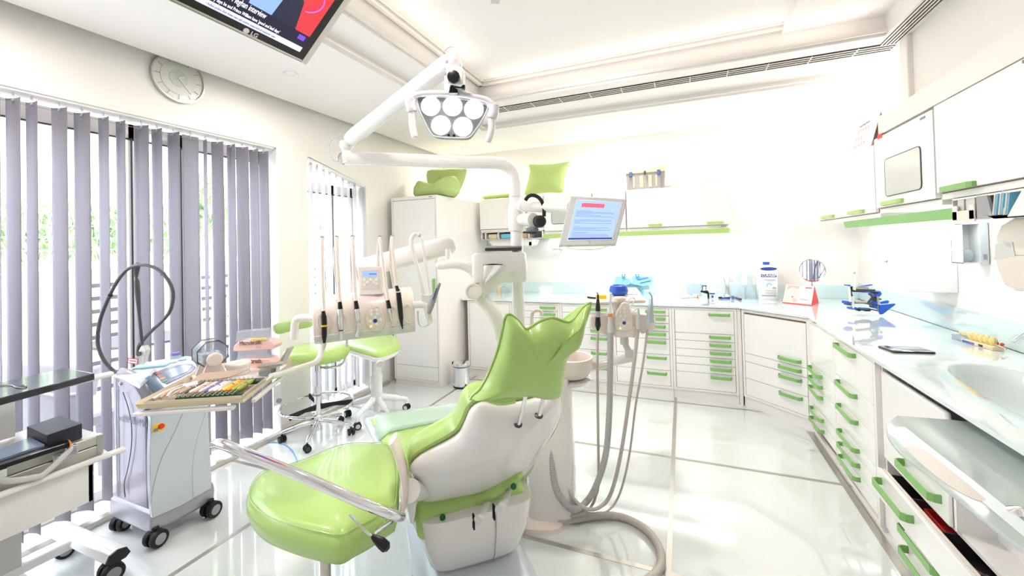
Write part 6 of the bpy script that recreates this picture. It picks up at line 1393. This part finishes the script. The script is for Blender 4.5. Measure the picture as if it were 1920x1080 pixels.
# console with sloped screen
zt7 = .93
T_ = [(-1, 0)]
cq = [pd(271, 694, 2.22), pd(356, 667, 2.36), pd(369, 687, 2.22), pd(309, 727, 2.06)]
cn = (cq[1]-cq[0]).cross(cq[3]-cq[0]).normalized(); cn = cn if cn.z > 0 else -cn
cpn = lambda px, py, o=0: onpl(px, py, cq[0], cn)+cn*o
obj('console', B().prism([cpn(*k) for k in ((268,694),(300,683),(350,666),(360,668),(370,686),(366,694),(312,728),(304,726),(290,712),(275,704))], -cn*.04), 'silverl', ls, bev=.008, seg=3)
sc8 = obj('screen', B().prism([cpn(*k) for k in ((288,700),(312,690),(345,682),(360,683),(367,689),(360,697),(340,708),(312,721),(305,716))], cn*.003), mat('grey_screen', (.45,.48,.54), .2), ls, bev=.001)
obj('display_area', B().prism([cpn(*k, .0035) for k in ((306,699),(345,686),(360,688),(352,698),(322,710))], cn*.001), mat('grey_display', (.54,.58,.64), .15), sc8)
for k, m_ in (((297, 701), 'red'), ((305, 711), 'orange'), ((309, 715), mat('teal_key', (.2,.6,.52), .4))): obj('soft_key', B().lathe([(.012, 0), (.012, .001)], cpn(*k, .0035), cn, 18), m_, sc8)
obj('top_cover', B().prism([P(a, b_, z=zt7-.05) for a, b_ in ((212,702),(240,692),(285,676),(292,690),(275,712),(262,724),(232,708))], (0, 0, -.02)), 'silverl', ls, bev=.012, seg=3)
obj('shoulder', B().tube(spl([pd(a, b_, 2.10) for a, b_ in ((225,700),(245,706),(262,722),(274,742),(281,762))], 5), [.03]*21, 14, sx=.7), 'silver', ls)
# fibre holder post, rod and looping fibre
Df = 2.16
cvt = lambda l: [(180+x/3.6, 480+y/3.6) for x, y in l]
obj('fibre_holder', B().prism(pdl(cvt([(285,640),(300,610),(325,608),(340,640),(322,700),(322,805),(300,808),(288,760),(286,690)]), Df), FW*.03), 'lgrey', ls, bev=.005)
obj('holder_knob', B().lathe([(.012, 0), (.012, .006)], pd(*cvt([(292, 660)])[0], Df-.004), -FW, 18), 'dgrey', ls)
obj('fibre_rod', B().tube(pdl(cvt([(286,48),(276,75),(270,120),(272,150),(276,170),(280,240),(292,400),(312,600)]), Df), [.010,.014,.011,.006,.011,.012,.007,.007], 10), 'dgrey', ls)
lp_ = cvt([(400,880),(350,835),(250,805),(150,790),(90,750),(45,690),(15,610),(12,530),(28,430),(60,340),(100,250),(150,160),(215,88),(285,62),(360,66),(430,100),(485,160),(516,230),(518,300),(495,380),(440,445),(380,500),(325,560),(290,610),(284,660)])
obj('fibre_cable', B().tube(spl([pd(a, b_, Df+.02*math.sin(i*.3)-(.05 if i < 3 else 0)) for i, (a, b_) in enumerate(lp_)], 6), .0085, 10), 'dgrey', ls)
for k in ((95, 265), (452, 120)): q = cvt([k])[0]; obj('cable_clip', B().sphere(pd(*q, Df), .012, n=10), 'black', ls)
obj('supply_hose', B().tube(spl([pd(*q, 2.02) for q in ((276,708),(285,718),(298,728),(308,736),(318,744))], 5), .014, 12), mat('blue_grey_hose', (.55,.62,.72), .3), ls)
tg = tag(obj('tag_card', B().prism(pdl([(240,671),(258,673),(257,683),(238,681)], Df-.01), FW*.002), 'red'), 'small red and white tag card hanging from the laser fibre holder', 'tag')
obj('card_face', B().prism(pdl([(241.5,672.5),(257,674.5),(256,681.5),(240,679.5)], Df-.012), FW*.001), 'paper', tg); obj('card_print', B().prism(pdl([(243,675),(255,676.5),(254.6,679),(242.6,677.5)], Df-.013), FW*.001), 'inkgrey', tg)
for q in ((214, 975), (291, 1003), (396, 950)):
    pass
castor(ls, P(214, 1000, z=0)+Vector((0, .03, 0)), .038, .3, w=.024); castor(ls, P(292, 1024, z=0), .042, YAW-.25, w=.026); castor(ls, P(396, 968, z=0), .042, YAW-.25, w=.026)
# things on top of the console
for k, (q, lab) in enumerate((((285, 686), 'pale blue sterile packet on the laser console, leftmost of three'), ((303, 680), 'blue and white sterile packet in the middle of the laser console'), ((320, 676), 'blue-white sterile packet held by a rubber band on the laser console'))):
    p = P(*q, z=.955); o = tag(obj('sterile_packet', B().box(p, (.13, .06, .012), rz=.7+.15*k), ('cyan', 'paper', 'cyan')[k] if False else mat('packet_%d' % k, ((.62,.80,.90), (.86,.92,.96), (.74,.86,.93))[k], .4), bev=.004), lab, 'packet', None)
    obj('printed_label', B().box(p+Vector((0, 0, .0065)), (.05, .035, .001), rz=.7+.15*k), 'silverl', o)
p = P(329, 674, z=.955); t = thing('violet_pot', 'tiny violet-capped glass pot on the rear of the laser console', 'pot', p)
obj('glass', B().lathe([(.022, 0), (.024, .02), (.02, .022)], p), 'clear', t); obj('cap', B().lathe([(.02, .022), (.02, .034)], p), 'violet', t)
# ================================================================ INSTRUMENT TRAY AT THE LEFT
zt9 = .93
FL, FR_, BR_ = P(259, 768, z=zt9), P(457, 755, z=zt9), P(546, 684, z=zt9); BL_ = FL+(BR_-FR_)
tr9 = thing('instrument_tray', 'rectangular cream instrument tray on an arm in front of the laser machine', 'tray', (FL+BR_)/2)
fx = (FR_-FL); sx_ = fx.length; fx.normalize(); fy = (BR_-FR_); sy_ = fy.length; fy.normalize()
TP = lambda s, t_, z=0: FL+fx*s+fy*t_+Vector((0, 0, z))
cream = mat('cream_metal', (.88,.82,.68), .3, metal=.2)
obj('tray_floor', B().prism([TP(0, 0), TP(sx_, 0), TP(sx_, sy_), TP(0, sy_)], (0, 0, .004)), 'plas', tr9, smooth=False)
b = B()
for a, c in (((0, 0), (sx_, 0)), ((sx_, 0), (sx_, sy_)), ((sx_, sy_), (0, sy_)), ((0, sy_), (0, 0))):
    p, q = TP(*a), TP(*c); e = (q-p).normalized(); n_ = Vector((e.y, -e.x, 0)); b.prism([p, q, q+n_*.012+Vector((0, 0, .02)), p+n_*.012+Vector((0, 0, .02))], Vector((0, 0, .004)))
obj('tray_rim', b, cream, tr9, bev=.001)
obj('front_rail', B().prism([TP(-.012, -.012, -.022), TP(sx_-.03, -.012, -.022), TP(sx_-.03, .012, -.022), TP(-.012, .012, -.022)], (0, 0, .014)), 'plas', tr9, bev=.004)
obj('side_rail', B().prism([TP(sx_+.004, .05, -.02), TP(sx_+.020, .05, -.02), TP(sx_+.020, sy_-.03, -.02), TP(sx_+.004, sy_-.03, -.02)], (0, 0, .014)), 'plas', tr9, bev=.003)
# inner cassette
cs = thing('instrument_cassette', 'shallow steel cassette with dark green rack inside the cream tray', 'cassette', TP(.17, .12, .005))
i0 = TP(.03, .02, .005)
b = B(); b.prism([TP(.015, .012, .005), TP(sx_-.012, .012, .005), TP(sx_-.012, .225, .005), TP(.015, .225, .005)], (0, 0, .003)); obj('floor', b, 'tan', cs)
b = B()
for a, c in (((.015, .012), (sx_-.012, .012)), ((sx_-.012, .012), (sx_-.012, .225)), ((sx_-.012, .225), (.015, .225)), ((.015, .225), (.015, .012))):
    p, q = TP(*a, .005), TP(*c, .005); e = (q-p).normalized(); n_ = Vector((e.y, -e.x, 0)); b.prism([p, q, q+n_*.003, p+n_*.003], (0, 0, .018))
obj('wall', b, 'alu', cs, smooth=False)
for t_ in (.035, .19):
    b = B(); b.prism([TP(.10, t_, .008), TP(sx_-.02, t_, .008), TP(sx_-.02, t_+.016, .008), TP(.10, t_+.016, .008)], (0, 0, .012))
    for k in range(12): b.prism([TP(.105+k*.018, t_, .02), TP(.111+k*.018, t_, .02), TP(.111+k*.018, t_+.016, .02), TP(.105+k*.018, t_+.016, .02)], (0, 0, .006))
    obj('rack', b, 'dkgreen', cs, smooth=False)
insts = [('steel probe with brown handle', 'tan', 'steel', .4), ('steel probe with rosy ring', 'tan', 'steel', .5), ('dark steel scaler', 'dgrey', 'steel', .45), ('beige handled scaler', 'beige', 'steel', .75), ('brown handled mirror', 'tan', 'chrome', .6), ('beige handled probe with pink band', 'beige', 'steel', .75),
         ('violet silicone handled scaler', 'violet', 'steel', .9), ('beige handled carver', 'beige', 'steel', .8), ('second beige handled carver', 'beige', 'steel', .8), ('slim steel plugger', 'alu', 'steel', .6), ('yellow silicone handled scaler', 'yellow', 'steel', 1), ('orange silicone handled scaler', 'orange', 'steel', 1), ('olive silicone handled scaler', 'olive', 'steel', 1), ('last olive handled scaler', 'olive', 'steel', 1)]
for k, (ds_, m_, tip, f) in enumerate(insts):
    s = .095+k*.0168; sl = fy*1.0; a0 = TP(s-.012, .018, .030); L = .19
    dirv = (fy+fx*.06).normalized(); r_ = .0042+.0035*f
    t = thing('dental_scaler', '%s in the green rack, %s from the left' % (ds_, ['first', 'second', 'third', 'fourth', 'fifth', 'sixth', 'seventh', 'eighth', 'ninth', 'tenth', 'eleventh', 'twelfth', 'thirteenth', 'fourteenth'][k]), 'dental instrument', a0, 0, 'hand instruments in the tray rack')
    obj('handle', B().tube([a0+dirv*.04, a0+dirv*.052, a0+dirv*.10, a0+dirv*.145, a0+dirv*.157], [r_*.5, r_, r_*.92, r_, r_*.5], 12), m_, t)
    obj('tip', B().tube([a0+dirv*.04, a0+dirv*.018, a0+dirv*.006+Vector((0, 0, -.004)), a0+dirv*.0-fx*.004+Vector((0, 0, .002))], [.0022, .0018, .0014, .0006], 6), tip, t)
    obj('tip', B().tube([a0+dirv*.157, a0+dirv*.175, a0+dirv*.185+Vector((0, 0, .005)), a0+dirv*.19+fx*.004], [.0022, .0018, .0014, .0006], 6), tip, t)
    obj('colour_band', B().tube([a0+dirv*.10, a0+dirv*.104], r_*1.12, 12), ('pink', 'violet', 'pink')[k % 3], t)
# loose tissue and cotton rolls at the left end of the cassette
tag(obj('cotton_roll', B().tube([TP(.075, .13, .026), TP(.115, .155, .030)], .017, 12), 'paper'), 'white cotton roll at the left end of the cassette', 'cotton roll')
for k in range(3):
    tag(obj('forceps', B().tube(spl([TP(.03+.018*k, .03+.01*k, .022), TP(.035+.018*k, .08, .028+.004*k), TP(.055+.018*k, .15, .034), TP(.06+.02*k, .21, .030)], 5), [.006]*5+[.004]*11, 8), 'alu' if k != 1 else 'tan'), ['steel forceps nearest the left rim of the cassette', 'brown forceps next to the steel ones in the cassette', 'steel forceps nearest the green rack in the cassette'][k], 'forceps')
tag(obj('paper_flap', B().prism([TP(.05, .20, .024), TP(.20, .235, .03), TP(.26, .262, .05), TP(.08, .25, .048)], (0, 0, .002)), 'tan'), 'brown paper flap at the rear edge of the cassette', 'paper')
# cotton roll dispenser with smoked drum
t = thing('cotton_dispenser', 'cotton roll dispenser with smoked octagonal drum and beige base', 'dispenser', TP(.10, .34, .005))
Dd = depth(TP(.10, .33))
drum = [(364,664),(371,640),(378,634),(401,631),(417,630),(423,636),(424,652),(414,672),(398,688),(391,691),(370,689),(365,680)]
dm = [(364,666),(369,640),(377,634),(391,635),(394,650),(391,672),(398,688),(372,690),(364,682)]
ax8 = (axx*.9-FW*.1).normalized(); dc = pd(394, 662, Dd); Rd = .060
ring8 = lambda o, r: [dc+ax8*o+(Vector((0, 0, 1))*math.sin(2*PI*(k+.5)/8)+ax8.cross(Vector((0, 0, 1)))*math.cos(2*PI*(k+.5)/8))*r for k in range(8)]
tiltx = (axx*.78+fwx*-.62).normalized(); ax8 = tiltx
obj('drum', B().loft([ring8(-.035, Rd*.96), ring8(-.032, Rd), ring8(.032, Rd), ring8(.035, Rd*.96)]), 'smoke', t, smooth=False)
obj('drum_rim', B().tube(ring8(.036, Rd), .002, 6, closed=True).tube(ring8(-.036, Rd), .002, 6, closed=True), 'dgrey', t)
b = B()
for k in range(12): o_ = Vector((0, 0, -.030+.014*(k//4)))+ax8.cross(Vector((0, 0, 1)))*(-.03+.02*(k % 4)); b.cyl(dc-ax8*.028+o_, dc+ax8*.028+o_, .007, n=8)
r8 = obj('cotton_rolls', b, 'paper', t); r8['kind'] = 'stuff'
obj('wheel', B().lathe([(.012, .0), (.026, .004), (.029, .012), (.029, .026), (.024, .031), (.01, .032)], dc+ax8*.040-Vector((0, 0, .018)), ax8, 28), 'beige', t)
zb8 = TP(0, 0, .005).z
for s in (-1, 1):
    q = dc+ax8*(s*.040); q1 = ax8.cross(Vector((0, 0, 1))).normalized()
    obj('side_stand', B().prism([Vector((q.x, q.y, zb8))-q1*.05, Vector((q.x, q.y, zb8))+q1*.05, Vector((q.x, q.y, zb8+.02))+q1*.045, Vector((q.x, q.y, dc.z-.015))+q1*.02, Vector((q.x, q.y, dc.z-.015))-q1*.02, Vector((q.x, q.y, zb8+.02))-q1*.045], ax8*.008), 'beige', t, bev=.003)
obj('base', B().prism([Vector((dc.x, dc.y, zb8))-ax8*.06-q1*.055, Vector((dc.x, dc.y, zb8))+ax8*.066-q1*.055, Vector((dc.x, dc.y, zb8))+ax8*.066+q1*.055, Vector((dc.x, dc.y, zb8))-ax8*.06+q1*.055], (0, 0, .014)), 'beige', t, bev=.003)
# round tub
p = P(447, 700, z=zb8); t = thing('round_tub', 'round white tub with lid between cotton dispenser and colourful sponge box', 'tub', p)
obj('tub', B().lathe([(.044, 0), (.047, .035)], p, n=32), 'plas', t); obj('lid', B().lathe([(.050, .036), (.051, .046), (.048, .050), (.01, .052)], p, n=32), 'beige', t)
# applicator dispensers
def applicator(lab, px0, px1, ytop, ybot, D, tx):
    t = thing('applicator_box', lab, 'dispenser', P((px0+px1)/2, ybot, D=D), 0, 'applicator brush boxes at the back of the tray')
    w_ = px1-px0
    obj('pink_base', B().prism(pdl([(px0,ybot-10),(px0+10,ybot-19),(px1-9,ybot-20),(px1,ybot-11),(px1-3,ybot-4),(px0+5,ybot),(px0-1,ybot-1)], D), FW*.07), 'pink', t, bev=.003)
    obj('clear_lid', B().prism(pdl([(px0+3,ybot-17),(px0+6,ytop+4),(px1-12,ytop),(px1-8,ybot-19)], D+.01), FW*.05), 'clear', t, bev=.002)
    e = (pd(px1, ybot-8, D)-pd(px0, ybot-5, D)).normalized()
    text('brand_text', 'Microbrush.', .038, pd(tx[0], tx[1], D-.003), e+Vector((0, 0, .02)), (0, 0, 1), mat('brown_script', (.45,.25,.20), .5), t, .0004, fit=(pd(tx[0]+41, tx[1], D)-pd(tx[0], tx[1], D)).length, fith=.022)
    text('brand_text', 'dispenser', .007, pd(tx[0]+30, tx[1]+4, D-.003), e, (0, 0, 1), 'tan', t, .0003)
    return t
Dm = depth(P(475, 690, z=zb8))
a1 = applicator('upper pink applicator box with brown lettering and clear lid, stacked on the lower one', 438, 515, 618, 659, Dm+.01, (449, 648))
obj('yellow_card', B().prism(pdl([(471,638),(499,636),(499,634.5),(471,636)], Dm+.005), FW*.02), 'yellow', a1)
applicator('lower pink applicator box with brown lettering, partly behind the round tub', 440, 513, 655, 693, Dm, (450, 683))
# small sponge box with raised lid
p = P(505, 706, z=zb8+.0); Ds = depth(p)
t = thing('sponge_box', 'small clear-fronted steel box holding coloured file tips, its lid raised', 'box', p)
obj('box', B().prism(pdl([(484,689),(508,688),(508,704),(484,705)], Ds), FW*.07), 'clear', t, bev=.001)
b = B(); b.prism(pdl([(483,688),(527,682),(530,685),(508,690),(483,690)], Ds+.0), FW*.05); obj('rim', b, 'steel', t)
obj('lid', B().prism(pdl([(520,683),(525,686),(541,655),(538,653)], Ds+.06), FW*.05), 'steel', t, bev=.001)
for k, m_ in enumerate(('dkgreen', 'yellow', 'orange', 'olive')):
    if k == 0: obj('sponge', B().prism(pdl([(485,697),(506,696),(506,703),(485,704)], Ds+.01), FW*.05), m_, t, bev=.003)
    else: obj('file_tip', B().tube(pdl([(484+k*5.5,698),(486+k*5.5,691)], Ds+.02), [.009, .006], 10), m_, t)
# ================================================================ TROLLEY AT THE LEFT EDGE
XT = -2.47
pr1, pr2 = P(184, 707, x=XT), P(206, 846, x=XT)
yend = (pr1.y+pr2.y)/2
trl = thing('equipment_trolley', 'white two-shelf trolley with tubular rails at the left picture edge', 'trolley', (XT-.2, .4, 0))
Z1, Z2 = P(90, 733, x=XT).z, P(100, 893, x=XT).z
Z1 = P(184, 707, x=XT).z; Z2 = P(195, 856, x=XT).z
def railring(z, x0, x1, y0, y1, r=.04):
    return spl([(x1, y0, z), (x1, y1-r*2, z), (x1-.01, y1-r*.6, z), (x1-r, y1-.005, z), (x1-r*2.5, y1, z), (x0, y1, z)], 5)
XBK = P(120, 690, z=Z1+.035).x-.03
for z, yr in ((Z1, pr1.y), (Z2, pr2.y)):
    obj('rail', B().tube(railring(z, XBK, XT, -.5, yr), .013, 12), 'plas', trl)
    obj('shelf', B().bb(XBK if z == Z1 else -2.93, XT-.015, -.5, yr-.03, z-.012, z-.002), 'plas', trl, bev=.004)
zap = P(190, 932, x=XT-.02).z
obj('apron', B().bb(XT-.04, XT-.02, -.5, yend-.03, zap, Z2-.02).bb(-2.97, XT-.02, yend-.05, yend-.03, zap, Z2-.02), 'plas', trl, bev=.003)
obj('side_plate', B().bb(XT-.30, XT-.26, -.5, P(37, 1000, x=XT-.28).y, .12, Z2-.02), 'lgrey', trl, bev=.003)
obj('upright', B().bb(-2.93, -2.88, .2, .26, .1, Z1).bb(-2.93, -2.88, -.4, -.34, .1, Z1), 'lgrey', trl, bev=.004)
zf = .115
f1, f2 = P(122, 984, z=zf+.03), P(225, 1030, z=zf+.02)
cx0, cy0 = f1.x, f1.y
obj('foot_bar', B().loft([[Vector((x, cy0+a*.045, zf+b_*.03)) for a, b_ in ((-1, -.4), (-.7, .6), (0, .9), (.7, .6), (1, -.4), (.6, -.9), (-.6, -.9))] for x in (-2.93, f2.x)]), 'plasw', trl, bev=.004)
obj('foot_cap', B().loft([[Vector((x, cy0+a*.045, zf+b_*.03)) for a, b_ in ((-1, -.4), (-.7, .6), (0, .9), (.7, .6), (1, -.4), (.6, -.9), (-.6, -.9))] for x in (f2.x, f2.x+.008)]), 'black', trl)
obj('foot_beam', B().bb(-2.80, -2.73, -.5, cy0, zf-.03, zf+.012), 'plasw', trl, bev=.006)
w1, w2_ = P(218, 1070, z=0), P(128, 1036, z=0)
castor(trl, Vector((f2.x-.03, cy0-.01, 0)), .043, -.15, w=.026, hub='grey'); castor(trl, Vector((-2.87, cy0-.01, 0)), .038, -.15, w=.024, hub='grey')
# black notebook computer on the top shelf
zl1 = Z1+.005
q = [P(a, b_, z=Z1+.035) for a, b_ in ((120,690),(178,700),(-40,757),(-110,742))]
lt_ = thing('notebook_computer', 'closed flat black notebook computer on the upper trolley shelf', 'computer', (q[1]+q[2])/2-Vector((0, 0, .03)))
obj('case', B().prism(q, (0, 0, -.028)), mat('blue_black', (.12,.13,.16), .25, coat=.5), lt_, bev=.004)
obj('cord', B().tube(spl([P(a, b_, z=Z1+.038) for a, b_ in ((-5,723),(20,722),(30,726),(45,727),(50,724),(44,722),(32,727))], 5), .002, 6), 'dgrey', lt_)
# aluminium case on the lower shelf
ca = thing('aluminium_case', 'silver aluminium carrying case with handle and latches on the lower trolley shelf', 'case', (XT-.2, .5, Z2))
ye = P(192, 813, x=XT-.03).y; zc8 = P(188, 815, x=XT-.03).z; zc7 = Z2+.002
xf = XT-.03
obj('body', B().bb(-2.93, xf, -.4, ye, zc7, zc8-.045), 'alu', ca, bev=.004); obj('lid', B().bb(-2.93, xf, -.4, ye, zc8-.042, zc8), 'alu', ca, bev=.004)
obj('corner', B().bb(xf-.03, xf+.003, ye-.02, ye+.003, zc7, zc8+.002), 'steel', ca, bev=.003)
for py_ in (ye-.14, ye-.75): obj('latch', B().bb(xf, xf+.008, py_-.025, py_+.025, zc8-.065, zc8-.02).bb(xf+.006, xf+.014, py_-.016, py_+.016, zc8-.05, zc8-.028), 'chrome', ca, bev=.002)
hy0, hy1 = P(132, 857, x=xf+.02).y, P(0, 905, x=xf+.02).y; hz_ = (zc8+zc7)/2-.01
obj('carry_handle', B().tube(spl([(xf+.005, hy0+.01, hz_+.045), (xf+.035, hy0-.02, hz_+.035), (xf+.05, hy0-.09, hz_-.01), (xf+.05, hy1+.08, hz_-.01), (xf+.035, hy1+.02, hz_+.005), (xf+.005, hy1, hz_+.02)], 5), .013, 12, sx=.7), 'lgrey', ca)
for yy in (hy0+.005, hy1): obj('handle_mount', B().bb(xf, xf+.02, yy-.02, yy+.02, hz_+.01, hz_+.055), 'chrome', ca, bev=.003)
zq8 = zc8+.002
def topq(pts, z): return [P(a, b_, z=z) for a, b_ in pts]
hb8 = .065
bx8 = topq([(50,800),(112,779),(154,794),(88,816)], zq8+hb8)
tag(obj('black_carton', B().prism(bx8, (0, 0, -hb8)), mat('matt_navy', (.15,.16,.21), .5), bev=.002), 'black wedge-sided carton on top of the aluminium case', 'box')
bk = topq([(-20,847),(57,819),(84,833),(-5,862)], zq8+.03); tag(obj('glossy_book', B().prism(bk, (0, 0, -.026)), mat('slate_gloss', (.48,.54,.62), .2, coat=.5), bev=.002), 'glossy slate grey flat box on the aluminium case beside the black carton', 'box')
pk = topq([(-10,866),(126,824),(133,829),(-5,874)], zq8+.02)
pb = tag(obj('pencil_box', B().prism(pk, (0, 0, -.018)), 'black', bev=.002), 'long black pencil-shaped box with orange end along the front of the aluminium case', 'box')
obj('orange_end', B().prism(topq([(127,823.5),(131,825),(134,829),(131,831)], zq8+.0205), (0, 0, -.018)), 'orange', pb)
e = (pk[1]-pk[0]).normalized(); text('print', 'ooooc o  oo o', .014, P(70, 858-.0, z=zq8+.0204), e, (0, 0, 1), 'white', pb) if False else obj('print', B().box(P(90, 842, z=zq8+.0205), (.004, .10, .0005), rz=math.atan2(e.y, e.x)-PI/2), 'white', pb)
tag(obj('grey_panel', B().bb(-2.86, -2.83, -.2, P(27, 800, x=-2.84).y, zc8+.01, Z1-.04), 'lgrey', bev=.003), 'pale grey panel standing at the back between the trolley shelves', 'panel')
